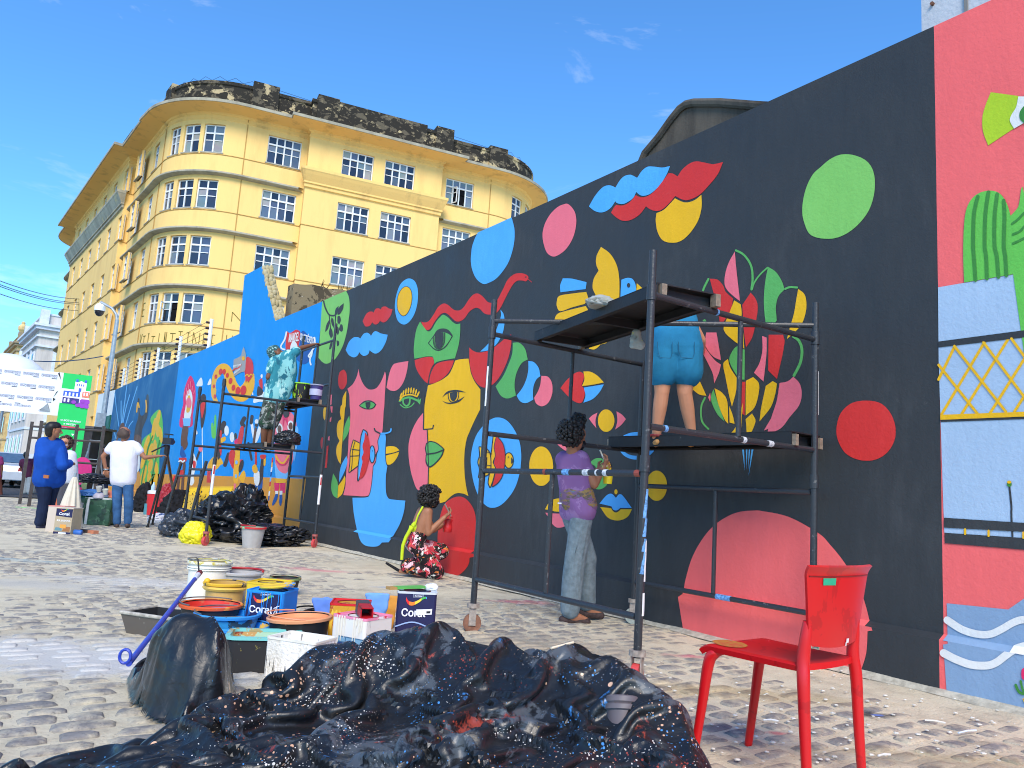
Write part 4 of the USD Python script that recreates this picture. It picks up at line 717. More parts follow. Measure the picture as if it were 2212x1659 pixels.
# orientation: outward must point to the camera side at the corner
_t = OUT[1:] - OUT[:-1]; SGN = 1.0
k_ = len(OUT) // 2
if (mitred(1.0)[k_] - OUT[k_]) @ (-OUT[k_]) < 0: SGN = -1.0
def sweep(name, profile, material, parent=bld, i0=0, i1=None, smooth=20):
    """profile rows (out, z) carried round the facade"""
    i1 = len(OUT) if i1 is None else i1
    rows = [np.column_stack([mitred(SGN * o)[i0:i1], np.full(i1 - i0, z)]) for o, z in profile]
    v = np.vstack(rows); n = i1 - i0; f = []
    for a in range(len(profile) - 1):
        i = np.arange(n - 1); f.append(np.stack([a * n + i, a * n + i + 1, (a + 1) * n + i + 1, (a + 1) * n + i], 1))
    return mesh_obj(name, (v, np.vstack(f)), material, parent, smooth)

HEAD0, STOREY, WH = 21.4, 3.4, 1.72
TOPZ = 22.3
def front_s(run, u, v, out=0.0):
    r_ = ray(u, v); q = runs[run]; A = np.array([q.d, [-r_[0], -r_[1]]]).T
    return np.linalg.solve(A, -(q.p + q.n * out))[0]
# windows: run -> list of (centre s, width, columns)
fs = lambda run, ua, ub, v: (front_s(run, ua, v) + front_s(run, ub, v)) / 2
WIN = {'corner': [(1.35, 1.0, 2), (2.72, 1.12, 2), (4.12, 1.2, 2)], 'front_left': [(fs('front_left', 580, 652, 310), 1.95, 4)],
       'front_mid': [(fs('front_mid', 740, 807, 350), 1.95, 4), (fs('front_mid', 833, 895, 370), 1.95, 4)],
       'front_right': [(fs('front_right', 965, 1023, 400), 1.95, 4)], 'right_corner': [(2.2, 1.15, 2), (3.9, 1.15, 2)],
       'left_near': [(1.9, 1.25, 2), (5.4, 1.25, 2)], 'left_mid': [(2.2 + 3.55 * k, 1.25, 2) for k in range(7)], 'left_far': [(1.2, 1.1, 2), (3.2, 1.1, 2)], 'far_corner': []}
wall_mb = MB(); pane_count = 0
OPEN_AT = {('front_right', 0, 0), ('corner', 3, 1)}
def rect(r_, s0, s1, z0, z1, out, mb):
    n = 1 if r_.c is None else 3
    ss = np.linspace(s0, s1, n + 1)
    for a in range(n): mb.add([r_.at(ss[a], z0, out), r_.at(ss[a + 1], z0, out), r_.at(ss[a + 1], z1, out), r_.at(ss[a], z1, out)], [[0, 1, 2, 3]])
def bar(r_, s0, s1, z0, z1, o0, o1, mb):
    """a bar of the window frame following the facade"""
    q = [r_.at(s, z, o) for o in (o0, o1) for s, z in ((s0, z0), (s1, z0), (s1, z1), (s0, z1))]
    mb.add(q, [[4, 5, 6, 7], [0, 4, 7, 3], [1, 2, 6, 5], [3, 7, 6, 2], [0, 1, 5, 4]])
far_glass = {}
for rk in order:
    r_ = runs[rk]; holes = []
    wins = WIN[rk]
    for st in range(6):
        h = HEAD0 - STOREY * st; hh = WH if st < 5 else 1.9
        if h - hh < 0.5: continue
        for wi, (c_, w_, cols) in enumerate(wins): holes.append((c_ - w_ / 2, c_ + w_ / 2, h - hh, h, cols, st, wi))
    full = sbox(0, -0.1, r_.L, TOPZ + 0.3)
    pg = full.difference(unary_union([sbox(*(q[0], q[2], q[1], q[3])) for q in holes])) if holes else full
    step = r_.L if r_.c is None else 0.33
    n = max(1, int(round(r_.L / step)))
    for a in range(n):
        piece = pg.intersection(sbox(r_.L * a / n, -1, r_.L * (a + 1) / n, 50))
        for g in getattr(piece, 'geoms', [piece]):
            if g.is_empty or g.area < 1e-6 or g.geom_type != 'Polygon': continue
            v, f = trimesh.creation.triangulate_polygon(g, engine='earcut')
            wall_mb.add([r_.at(q[0], q[1]) for q in v], f)
    for s0, s1, z0, z1, cols, st, wi in holes:
        for (a0, b0), (a1, b1) in (((s0, z0), (s1, z0)), ((s1, z0), (s1, z1)), ((s1, z1), (s0, z1)), ((s0, z1), (s0, z0))):
            wall_mb.add([r_.at(a0, b0), r_.at(a1, b1), r_.at(a1, b1, -0.22), r_.at(a0, b0, -0.22)], [[0, 1, 2, 3]])
        if rk.startswith('left') and pix(r_.at((s0 + s1) / 2, z0))[1] > 900: continue
        fr = MB(); o0, o1 = -0.2, -0.12; fw = 0.065
        bar(r_, s0, s0 + fw, z0, z1, o0, o1, fr); bar(r_, s1 - fw, s1, z0, z1, o0, o1, fr); bar(r_, s0 + fw, s1 - fw, z0, z0 + fw, o0, o1 + .02, fr); bar(r_, s0 + fw, s1 - fw, z1 - fw, z1, o0, o1, fr)
        zt = z1 - 0.30 * (z1 - z0); bar(r_, s0 + fw, s1 - fw, zt - 0.045, zt + 0.045, o0, o1 + 0.02, fr)
        is_open = (rk, st, wi) in OPEN_AT
        xs = np.linspace(s0 + fw, s1 - fw, cols + 1)
        for k in range(1, cols): bar(r_, xs[k] - 0.04, xs[k] + 0.04, z0 + fw, z1 - fw, o0, o1 + (0.015 if k * 2 == cols else 0.0), fr)
        zm = z0 + 0.64 * (zt - z0)
        for k in range(cols):
            if is_open and k in (1, 2): continue
            bar(r_, xs[k] + 0.04, xs[k + 1] - 0.04, zm - 0.02, zm + 0.02, o0, o1 - 0.01, fr)
        node = fr.build('window', W_FRAME, bld)
        gl = MB()
        for k in range(cols):
            for za, zb in ((z0, zm), (zm, zt), (zt, z1)):
                tgt = gl; one = MB(); mtl = GLASS
                if is_open and k in (1, 2) and zb <= zt: mtl = DARKIN
                rect(r_, xs[k] + 0.02, xs[k + 1] - 0.02, za + 0.02, zb - 0.02, -0.17 if mtl is GLASS else -0.195, one)
                if rk.startswith('left') or pane_count >= 290 and mtl is GLASS: gl.v += one.v; gl.f += [q + gl.n for q in one.f]; gl.n += one.n
                else: one.build('pane', mtl, node); pane_count += 1
        if gl.v: gl.build('glazing', GLASS, node)
        if is_open:
            sh = MB(); e, nn = r_.frame(xs[1]); zz0, zz1 = z0 + fw, zt - 0.05; w2 = xs[1] - xs[0]
            base = r_.at(xs[1] if cols == 4 else xs[0] + 0.05, 0, -0.1)
            for z_0, z_1, q0, q1 in ((zz0, zz0 + .06, 0, w2), (zz1 - .06, zz1, 0, w2), (zz0, zz1, 0, .06), (zz0, zz1, w2 - .06, w2), (zm - .02, zm + .02, 0, w2)):
                d_ = nn * 0.9 + e * 0.35; d_ /= np.linalg.norm(d_)
                sh.box(base + d_ * (q0 + q1) / 2 + np.array([0, 0, (z_0 + z_1) / 2]), (q1 - q0, 0.04, z_1 - z_0), [d_, np.cross([0, 0, 1], d_), [0, 0, 1]])
            sh.build('open_casement', W_FRAME, node)
        sl = MB(); bar(r_, s0 - 0.06, s1 + 0.06, z0 - 0.07, z0, -0.1, 0.05, sl); sl.build('sill', G_TRIM, node)
# side faces of the projecting bays
for rk, t0 in (('left_mid', 0), ('left_mid', runs['left_mid'].L), ('front_mid', 0), ('front_mid', runs['front_mid'].L)):
    q = runs[rk]; wall_mb.add([q.at(t0, -0.1, 0), q.at(t0, -0.1, -PR), q.at(t0, TOPZ + .3, -PR), q.at(t0, TOPZ + .3, 0)], [[0, 1, 2, 3]])
back = [OUT[-1], OUT[-1] + np.array([-6, 22.0]), OUT[0] + np.array([8, 2.0]), OUT[0]]
for a, c_ in zip(back[:-1], back[1:]): wall_mb.add([(*a, -0.1), (*c_, -0.1), (*c_, TOPZ), (*a, TOPZ)], [[0, 1, 2, 3]])
wall_mb.build('wall', Y_WALL, bld)
# string courses, hoods, cornice, parapet
for st in range(6):
    z = HEAD0 - STOREY * st - WH - 0.12
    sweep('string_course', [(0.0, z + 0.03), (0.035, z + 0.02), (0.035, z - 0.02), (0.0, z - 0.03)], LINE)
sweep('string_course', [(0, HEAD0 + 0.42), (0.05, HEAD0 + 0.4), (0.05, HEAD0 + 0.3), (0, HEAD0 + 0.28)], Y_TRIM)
def idx(run):
    near = lambda q: int(np.argmin(np.linalg.norm(OUT - q[:2], axis=1)))
    return near(runs[run].at(0, 0)), near(runs[run].at(runs[run].L, 0)) + 1
for st in range(1, 6):
    z = HEAD0 - STOREY * st + 0.36
    for a, b_ in (('left_near', 'front_left'), ('front_right', 'right_corner'), ('far_corner', 'left_far')):
        sweep('hood_ledge', [(0, z + 0.16), (0.34, z + 0.08), (0.36, z - 0.02), (0.3, z - 0.05), (0, z - 0.1)], G_TRIM, i0=idx(a)[0], i1=idx(b_)[1])
sweep('cornice', [(0.0, 21.98), (0.10, 22.02), (0.14, 22.1), (0.5, 22.16), (0.95, 22.19), (1.18, 22.18), (1.25, 22.2), (1.25, 22.34), (1.16, 22.38), (0.0, 22.5)], Y_TRIM)
sweep('cornice_edge', [(1.21, 22.19), (1.28, 22.19), (1.28, 22.36), (1.16, 22.41), (0.8, 22.43)], G_TRIM)
sweep('parapet', [(0.05, 22.4), (0.05, 23.85), (0.12, 23.88), (0.12, 24.08), (-0.4, 24.1), (-0.4, 22.4)], PARAPET)
for rk, t0, w_, hgt in (('left_near', 6.8, 1.4, 24.3), ('left_near', 0.8, 0.8, 24.2), ('front_left', 0.1, 1.5, 24.4), ('front_mid', 0.2, 1.3, 24.4), ('front_mid', 7.8, 1.2, 24.4), ('front_right', 3.3, 1.3, 24.3), ('left_mid', 2.0, 1.2, 24.4)):
    q = runs[rk]; e, nn = q.frame(t0 + w_ / 2); c_ = q.at(t0 + w_ / 2, (22.4 + hgt) / 2, -0.1); 
    MB().box(c_, (w_, 0.62, hgt - 22.4), [e, nn, [0, 0, 1]]).build('parapet_pier', PARAPET, bld)
q = runs['front_mid']; e, nn = q.frame(4); MB().box(q.at(q.L / 2, 23.35, -0.1), (q.L - 2.6, 0.5, 1.86), [e, nn, [0, 0, 1]]).build('parapet_panel', PARAPET, bld)
rb = MB(); v0 = OUT.mean(0)
rb.add([(*p, 22.6) for p in mitred(SGN * -0.5)] + [(*back[1], 22.6), (*back[2], 22.6)], [[0, i, i + 1] for i in range(1, len(OUT) + 1)]); rb.build('roof', PARAPET, bld)
# moulded ledges of the two projecting bays
for rk, m_ in (('front_mid', Y_TRIM), ('left_mid', G_TRIM)):
    q = runs[rk]; e, nn = q.frame(1); mb = MB(); prof = [(0, 19.62), (0.55, 19.58), (0.55, 19.42), (0.5, 19.36), (0.42, 19.2), (0.2, 18.82), (0.2, 18.72), (0.12, 18.7), (0.12, 18.5), (0, 18.46)]
    ext = 0.35; v = []
    for o, z in prof:
        k = ext * o / 0.55
        v += [q.at(-k, z, -PR * 0 ), q.at(-k, z, o), q.at(q.L + k, z, o), q.at(q.L + k, z, 0)]
    f = []
    for a in range(len(prof) - 1):
        for k in range(3): f.append([4 * a + k, 4 * a + k + 1, 4 * a + k + 5, 4 * a + k + 4])
    mb.add(v, f); mb.build('moulded_ledge', m_, bld)
# seams of the pilasters at the corners
for rk, t0 in (('corner', 0.05), ('front_left', 0.06), ('front_right', 3.6), ('left_near', 7.3)):
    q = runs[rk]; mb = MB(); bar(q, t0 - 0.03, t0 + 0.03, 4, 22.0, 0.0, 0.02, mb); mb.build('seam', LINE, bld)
# graffiti on the low spandrels
gm = mat('graffiti_paint', s2l((112, 104, 52)), 0.8, 0.2)
def graffiti(seed, rk, s0, s1, z0, z1, n):
    r2 = random.Random(seed); mb = MB(); q = runs[rk]
    for i in range(n):
        c_ = s0 + (s1 - s0) * (i + 0.5) / n; h = r2.uniform(0.5, 0.95) * (z1 - z0); w_ = (s1 - s0) / n * r2.uniform(0.25, 0.8); zb = z0 + r2.uniform(0, 1) * (z1 - z0 - h)
        shape = r2.choice([[(0, 1), (0, 0)], [(-.5, 1), (-.5, .2), (0, 0), (.5, .2), (.5, 1)], [(-.5, 1), (0, 0), (.5, 1)], [(-.5, 1), (.5, 1), (0, 1), (0, 0)], [(-.5, 0), (-.5, 1), (.5, 0), (.5, 1)], [(.5, 1), (-.5, 1), (-.5, .5), (.3, .5), (-.5, .5), (-.5, 0), (.5, 0)]])
        for (a0, b0), (a1, b1) in zip(shape[:-1], shape[1:]): mb.tube(q.at(c_ + a0 * w_, zb + b0 * h, 0.01), q.at(c_ + a1 * w_, zb + b1 * h, 0.01), 0.02, 5)
    mb.build('graffiti', gm, bld, kind='stuff')
graffiti(1, 'corner', 0.3, 5.7, 7.9, 9.0, 12); graffiti(2, 'front_left', 0.1, 3.4, 7.9, 9.1, 9); graffiti(3, 'front_left', 0.2, 3.4, 9.7, 10.6, 3); graffiti(5, 'corner', 0.1, 0.6, 9.8, 10.8, 1)
# lightning wire on the parapet
wp = [np.array([*p, 24.2]) for p in mitred(SGN * -0.3)][::1]
mb = MB(); mb.path(np.array([p + [0, 0, 0.25 * (i % 2) + 0.1] for i, p in enumerate(wp)]), 0.012, 4)
mb.build('roof_wire', mat('dark_wire', (0.02, 0.02, 0.022), 0.6), bld)
# ================================================================ background buildings
PALE = weathered('pale_house_plaster', s2l((206, 198, 190)), s2l((150, 142, 136)), s2l((190, 176, 160)), streak=0.6)
PTRIM = mat('pale_trim', s2l((204, 210, 220)), 0.7, 0.3, 0.12, 2.0)
SHADEW = mat('dark_pane', s2l((52, 54, 60)), 0.1, 0.7, 0.3, 1.0)
def street_house(name, label, u, vtop, d, length, width, wallm, trimm, floors, cols, endwin=None, parapet=1.4, urn=False):
    """a house on the same side of the street: one face to the square, the long front running away"""
    c0 = DP(u, vtop, d); H = c0[2]; c0 = np.array([c0[0], c0[1], 0.0]); ax = np.array([dl[0], dl[1], 0]); bx = np.array([-ax[1], ax[0], 0]); bx = bx if bx[0] > 0 else -bx
    t = thing(name, label, 'building', c0); axes = [bx, ax, UP]
    P = lambda a, b_, z: c0 + bx * a + ax * b_ + UP * z
    MB().box(P(width / 2, length / 2, (H - parapet) / 2), (width, length, H - parapet), axes).build('wall', wallm, t)
    MB().box(P(width / 2, length / 2, H - parapet / 2), (width - .5, length - .5, parapet), axes).build('parapet', wallm, t)
    for k, (o, z, hh) in enumerate(((0.75, H - parapet - 0.2, 0.3), (0.5, H - parapet - 0.55, 0.4), (0.25, H - parapet - 1.6, 0.22), (0.3, H - parapet - 2.9, 0.25), (0.12, H + 0.0, 0.22))):
        MB().box(P(width / 2, length / 2, z), (width + 2 * o - (0.5 if k == 4 else 0), length + 2 * o - (0.5 if k == 4 else 0), hh), axes).build('cornice', trimm, t)
    for a, b_ in ((0.35, 0.35), (0.35, length - .35)): MB().box(P(a, b_, H - parapet / 2 + 0.25), (1.0, 1.0, parapet + 0.5), axes).build('parapet_pier', trimm, t)
    fh = (H - parapet - 3) / floors
    for fl in range(floors):
        zc = (fl + 0.5) * fh + 0.4
        for k in range(cols):
            b_ = length * (k + 0.5) / cols
            n = MB().box(P(-0.06, b_, zc), (0.2, 1.7, fh * 0.66), axes).build('window', trimm, t); MB().box(P(-0.18, b_, zc), (0.06, 1.2, fh * 0.54), axes).build('pane', SHADEW, n)
            if fl == floors - 1: MB().box(P(-0.1, b_ + length / cols / 2, zc), (0.25, 0.7, fh * 0.9), axes).build('pilaster', trimm, t)
        for k in range(2):
            a = 3.0 + 4.2 * k
            if a > width - 1: continue
            n = MB().box(P(a, -0.06, zc), (2.3, 0.22, fh * 0.7), axes).build('window', trimm, t)
            for sx in (-0.42, 0.42):
                for z_, h_ in ((0.22, 0.1), (0.04, 0.18), (-0.2, 0.2)): MB().box(P(a + sx, -0.19, zc + z_ * fh), (0.66, 0.06, fh * h_), axes).build('pane', SHADEW, n)
            MB().box(P(a, -0.2, zc - 0.37 * fh), (2.7, 0.5, 0.25), axes).build('sill', trimm, n)
        MB().box(P(width / 2, length / 2, fl * fh + 0.25), (width + .2, length + .2, 0.3), axes).build('string_course', trimm, t)
    if urn:
        MB().lathe([(0, 0), (0.5, 0), (0.35, 0.5), (0.7, 0.9), (0.75, 1.5), (0.3, 2.0), (0.35, 2.3), (0, 2.6)], P(0.4, 0.4, H), 14).build('urn', wallm, t)
    return t
street_house('pale_house', 'pale neoclassical house with heavy cornice just left of the yellow building', 92, 676, 100, 17, 16, PALE, PTRIM, 3, 4)
street_house('white_house', 'low whitish house with dark cornice beyond the pale neoclassical house', 70, 742, 122, 16, 12, mat('white_house_plaster', s2l((198, 200, 208)), 0.8, 0.3, 0.15, 1.0), PTRIM, 3, 4)
street_house('ochre_house', 'ochre house with an urn on its gable down the street', 42, 722, 142, 16, 12, mat('ochre_plaster', s2l((206, 176, 120)), 0.8, 0.3, 0.2, 1.0), mat('ochre_trim', s2l((150, 132, 104)), 0.8, 0.3, 0.2), 4, 4, urn=True)
street_house('pink_house', 'pink house furthest down the street', 24, 742, 165, 30, 14, mat('pink_plaster', s2l((216, 160, 146)), 0.8, 0.3, 0.2, 1.0), mat('pink_trim', s2l((214, 190, 176)), 0.8, 0.3, 0.2), 4, 5)
street_house('cream_house', 'cream house at the far left edge of the street with a red tiled roof edge', 4, 768, 200, 40, 14, mat('cream_plaster', s2l((228, 196, 150)), 0.8, 0.3, 0.2, 1.0), mat('red_tile_edge', s2l((160, 80, 66)), 0.8, 0.3, 0.2), 4, 6)

# stone wall behind the fin
sy = finpts[0][0] + 0.25; K = lambda x, y: kv(x, y)
def at_y(u, v, yy): r_ = ray(u, v); return CAM + r_ * yy / r_[1]
RUB = splat('old_masonry', s2l((136, 120, 92)), [(s2l((84, 74, 58)), 2.2, 0.52), (s2l((190, 180, 158)), 3.2, 0.63), (s2l((60, 54, 44)), 9.0, 0.62)], 0.95, bump=0.9, spec=0.2)
sw = thing('masonry_wall', 'weathered brown rubble wall behind the broken blue fin', 'wall', (XU, sy, 0)); mb = MB()
xa = XU + 0.4; xs = np.linspace(xa, xa + 5.2, 40); a1, a2 = at_y(*K(1290, 285), sy), at_y(*K(2055, 405), sy)
tops = [np.interp(x, [a1[0], a2[0]], [a1[2], a2[2]]) + (meshkit.fbm(np.array([[x * 3, 2, 1.0]]), 3, 2)[0] - .5) * 0.18 for x in xs]
v = []
for x, z in zip(xs, tops): v += [(x, sy, 0), (x, sy, z), (x, sy + 0.4, z + 0.02), (x, sy + 0.4, 0)]
f = []
for i in range(len(xs) - 1):
    for k in range(3): f.append([4 * i + k, 4 * i + k + 1, 4 * i + k + 5, 4 * i + k + 4])
f.append([0, 1, 2, 3]); mb.add(v, f); mb.build('masonry', RUB, sw, label=None)
mb = MB()
for k in range(26):
    i = rng.integers(4, 39); z = tops[i]; x = xs[i] + rng.uniform(-.06, .06)
    for q in range(3): mb.tube((x, sy + .1, z - .02), (x + rng.uniform(-.08, .08), sy + rng.uniform(0, .2), z + rng.uniform(.06, .2)), 0.012, 4, 0.004)
mb.build('weeds', mat('dry_weed', s2l((70, 58, 34)), 0.9, 0.2), sw, kind='stuff')

# gable and block behind the wall
gx0 = 9.0; gp = [WX(u, v, gx0) for u, v in ((1360, 420), (1395, 335), (1425, 300), (1452, 262), (1470, 240), (1484, 230), (1502, 226), (1560, 226), (1640, 233), (1760, 240), (1900, 260))]
gq = [(p_[1], p_[2]) for p_ in gp] + [(gp[-1][1], 0), (gp[0][1], 0)]
gb = thing('gabled_building', 'grimy plaster gable of an old building rising behind the black mural section', 'building', (gx0, gp[5][1], 0))
gm_ = weathered('grimy_gable', s2l((92, 84, 74)), s2l((44, 41, 38)), s2l((66, 60, 54)), streak=1.0, lo=0.35, hi=0.6)
MB().prism(Polygon(gq).buffer(0), 9.0, (gx0, 0, 0), (0, 1, 0), (0, 0, 1), (1, 0, 0)).build('gable_wall', gm_, gb)
cp = MB(); cp.path(np.array([p_ + [-0.02, 0, 0.03] for p_ in gp[:-1]]), 0.07, 8); cp.build('coping', gm_, gb)
bx0 = 7.5; t0_ = WX(1990, 0, bx0); t1_ = WX(1990, 60, bx0)
bt = thing('grey_block', 'pale grey stained block rising behind the corner of the coral mural', 'building', (bx0, t0_[1], 0))
gy_ = weathered('grey_sheet', s2l((186, 190, 196)), s2l((150, 148, 146)), s2l((170, 172, 176)), streak=0.5)
MB().box((bx0 + 2, t0_[1] - 3.0, 5.5), (4, 6.0, 11)).build('wall', gy_, bt)
for k in range(4): MB().box((bx0 - 0.01, t0_[1] - 0.45 - 1.5 * k, 5.5), (0.03, 0.03, 11)).build('joint', mat('joint_dark', s2l((120, 118, 114)), 0.9), bt)
bl = MB()
for k in range(24): bl.tube((bx0 - 0.03, t0_[1] - 0.12, 3 + 0.3 * k), (bx0, t0_[1] - 0.12, 3 + 0.3 * k), 0.02, 6)
bl.build('bolts', mat('rusty_bolt', s2l((110, 70, 50)), 0.8), bt, kind='stuff')

# ================================================================ street furniture at the left
METAL = mat('galvanised', s2l((150, 160, 166)), 0.45, 0.5, 0.15, 8, metal=0.3)
pb_ = DP(205, 1030, 33.0); pole_b = np.array([pb_[0], pb_[1], 0]); 
cp_ = thing('camera_pole', 'tall grey street pole with a bent arm carrying a dome camera', 'camera pole', pole_b)
ptop = np.array([pole_b[0], pole_b[1], height_at(pole_b, 690)])
MB().tube(pole_b, ptop, 0.13, 12, 0.085).build('pole', METAL, cp_)
arm_end = ptop + (-RIGHT) * (42 / FPX * 33) * 1.0 + UP * 0.75
MB().path(np.array([ptop, ptop + UP * 0.25 - RIGHT * 0.08, ptop + UP * 0.5 - RIGHT * 0.3, arm_end]), 0.06, 8).build('arm', METAL, cp_)
cb = arm_end + np.array([0, 0, -0.1])
MB().tube(arm_end, cb - UP * 0.1, 0.05, 8).lathe([(0.0, 0.12), (0.14, 0.1), (0.22, 0.0), (0.22, -0.2)], cb - UP * 0.1, 16).build('camera_housing', mat('white_plastic', s2l((232, 232, 230)), 0.4, 0.5, 0.04), cp_)
MB().lathe([(0.2, -0.2), (0.18, -0.32), (0.1, -0.42), (0, -0.45)], cb - UP * 0.1, 16).build('camera_dome', mat('dark_dome', (0.02, 0.02, 0.025), 0.1, 0.8), cp_, True)
MB().box(pole_b + UP * 3.1 - FWD * 0.2, (0.35, 0.25, 0.6)).build('control_box', METAL, cp_)

WPOST = mat('white_fence_post', s2l((236, 236, 236)), 0.5, 0.4, 0.05)
posts = [((1830, 565), (1812, 830)), ((1560, 715), (1548, 945)), ((1375, 815), (1355, 1035)), ((1213, 905), (1198, 1100)), ((1075, 990), (1060, 1165)), ((944, 1040), (922, 1225))]
nth = ['nearest the fin', 'second from the fin', 'third from the fin', 'fourth from the fin', 'fifth from the fin', 'over the white wall end']
heads = []
for (tp, bp), w_ in zip(posts, nth):
    M_ = lambda q: ((q[0] * 1000 / 2212) / VS, (1000 + q[1] * 1000 / 2212) / VS)
    base = WX(*M_(bp), XU + 0.17); base[2] -= 0.15; tu, tv = M_(tp); hgt = height_at(base, tv)
    t = thing('fence_post', f'white electric fence post on top of the blue mural wall, {w_}', 'fence post', base, group='electric fence posts')
    top_ = np.array([base[0], base[1], hgt]); MB().tube(base, top_, 0.05, 10).build('post', WPOST, t)
    ins = []
    for k in range(5):
        z = base[2] + (hgt - base[2]) * (0.25 + 0.16 * k); q = np.array([base[0] - 0.08, base[1], z]); MB().tube(q + [0.03, 0, 0], q - [0.06, 0, 0], 0.035, 8).build('insulator', mat('brown_ceramic', s2l((60, 40, 30)), 0.4), t); ins.append(q - [0.05, 0, 0])
    heads.append(ins)
for k in range(5):
    mb = MB(); mb.path(np.array([h[k] for h in heads]), 0.008, 4)
    n = mb.build('fence_wire', mat('dark_wire', (0.02, 0.02, 0.022), 0.6)); data(n.prim, ['lowest', 'second', 'third', 'fourth', 'top'][k] + ' wire of the electric fence strung between white posts', 'wire', 'electric fence wires')
for k, ((a, b_), (c_, e_)) in enumerate((((-40, 220), (700, 392)), ((-40, 252), (700, 425)), ((-40, 268), (700, 438)), ((-40, 334), (700, 492)), ((-40, 885), (900, 890)))):
    M_ = lambda q: ((q[0] * 1000 / 2212) / VS, (1000 + q[1] * 1000 / 2212) / VS)
    p0, p1 = DP(*M_((a, b_)), 40 if k < 4 else 33), DP(*M_((c_, e_)), 62 if k < 4 else 33); s_ = np.linspace(0, 1, 14)[:, None]
    pts = p0 + (p1 - p0) * s_; pts[:, 2] -= (4 * s_ * (1 - s_))[:, 0] * 0.25
    n = MB().path(pts, 0.022, 5).build('power_line', mat('cable_blue_black', s2l((36, 60, 90)), 0.6)); data(n.prim, ['uppermost cable across the sky at the left', 'second cable across the sky at the left', 'third cable across the sky at the left', 'lowest cable crossing the open sky at the left', 'thin cable running to the camera pole'][k], 'cable', 'overhead cables')

# hoarding and banner
def panel_frame(pts, d0, d1):
    """four picture corners (tl, tr, br, bl) -> origin, right, down vectors of a flat panel"""
    tl, tr = DP(*pts[0], d0), DP(*pts[1], d1); bl = np.array([tl[0], tl[1], height_at(tl, pts[3][1])])
    br = np.array([tr[0], tr[1], height_at(tr, pts[2][1])])
    return tl, tr, br, bl
M4 = lambda x, y: ((x * 400 / 2212) / VS, (1420 + y * 400 / 2212) / VS)
def lay(q4, s, t): tl, tr, br, bl = q4; return (tl * (1 - s) + tr * s) * (1 - t) + (bl * (1 - s) + br * s) * t
def patch(q4, s0, t0, s1, t1, out, mb, nrm, th=0.004):
    c_ = [lay(q4, a, b_) for a, b_ in ((s0, t0), (s1, t0), (s1, t1), (s0, t1))]; mb.add([p + nrm * (out + th) for p in c_] + [p + nrm * out for p in c_], [[0, 1, 2, 3], [0, 4, 5, 1], [1, 5, 6, 2], [2, 6, 7, 3], [3, 7, 4, 0]])
    return mb
def lettering(q4, text, s0, t0, s1, hgt, nrm, material, parent, flip=False, out=0.02, bold=False, name='lettering', slant=0.0):
    """text whose baseline starts at (s0, t0) and ends at s1 on the panel; hgt = capital height in panel units"""
    t = meshkit.text_mesh(text, 1.0, 0.01, bold); v = np.array(t.vertices); L = v[:, 0].max(); mid = 0.5
    x = v[:, 0] / L; y = v[:, 1]
    if flip: x, y = 1 - x, 1 - y
    s = s0 + (s1 - s0) * (x + slant * y / L); tt = t0 - y * hgt
    p = np.array([lay(q4, a, b_) for a, b_ in zip(s, tt)]) + nrm * (out + v[:, 2:] * 0.3)
    return mesh_obj(name, (p, t.faces), material, parent)
HQ = panel_frame([M4(-330, 85), M4(1392, 265), M4(1262, 1190), M4(-420, 1040)], 20.0, 20.6)
nrm = np.cross(HQ[1] - HQ[0], HQ[3] - HQ[0]); nrm /= np.linalg.norm(nrm); nrm = nrm if nrm @ (CAM - HQ[0]) > 0 else -nrm
hb = thing('hoarding', 'torn white hoarding sheet printed with upside down lettering on a metal frame', 'hoarding', HQ[3])
WHITE_SHEET = mat('white_sheet', s2l((222, 224, 230)), 0.45, 0.5, 0.05, 1.2, bump=0.2, bscale=3)
patch(HQ, 0, 0, 1, 1, -0.02, MB(), nrm, 0.02).build('sheet', WHITE_SHEET, hb)
inkm = mat('grey_ink', s2l((96, 98, 130)), 0.6, 0.4, 0.1)
for r_ in range(4):
    for k in range(5):
        s0 = 0.015 + 0.235 * k - 0.015 * r_; t0 = (0.13, 0.40, 0.68, 0.86)[r_]; s1 = s0 + 0.205
        if s1 > 0.96 or (r_ == 3 and s1 > 0.86): continue
        lettering(HQ, 'DIGIBOND', s0, t0, s1, 0.042, nrm, inkm, hb, flip=(r_ < 3), out=0.006, name='print')
        if r_ < 3: patch(HQ, s0 + 0.135, t0 + 0.02, s1, t0 + 0.034, 0.004, MB(), nrm).build('print_bar', mat('navy_ink', s2l((44, 44, 76)), 0.6), hb); patch(HQ, s0, t0 - 0.058, s1, t0 - 0.053, 0.004, MB(), nrm).build('print_line', inkm, hb)
        else: patch(HQ, s0, t0 - 0.075, s0 + 0.07, t0 - 0.06, 0.004, MB(), nrm).build('print_bar', mat('navy_ink', s2l((44, 44, 76)), 0.6), hb)
DT = mat('torn_dark', s2l((50, 44, 46)), 0.8)
for tri in (((0.925, 0.03), (0.945, 0.0), (0.98, 0.18)), ((0.94, 0.46), (0.965, 0.42), (0.91, 0.6)), ((0.945, 0.62), (0.91, 0.6), (0.915, 0.68)), ((0.84, 0.72), (0.86, 0.76), (0.9, 0.93)), ((0.74, 0.93), (0.8, 0.84), (0.81, 0.86))):
    q = [lay(HQ, *p) + nrm * 0.012 for p in tri]; MB().add(q, [[0, 1, 2]]).build('tear', DT, hb)
q = [lay(HQ, *p) + nrm * o for p, o in (((0.9, 0.93), .01), ((0.86, 0.76), 0.14), ((0.8, 0.86), .1), ((0.76, 0.94), .01))]; MB().add(q, [[0, 1, 2], [0, 2, 3]]).build('torn_flap', mat('flap_grey', s2l((186, 186, 190)), 0.5), hb)
BQ = panel_frame([M4(1394, 265), M4(2015, 335), M4(1780, 1980), M4(1200, 1950)], 20.3, 20.6)
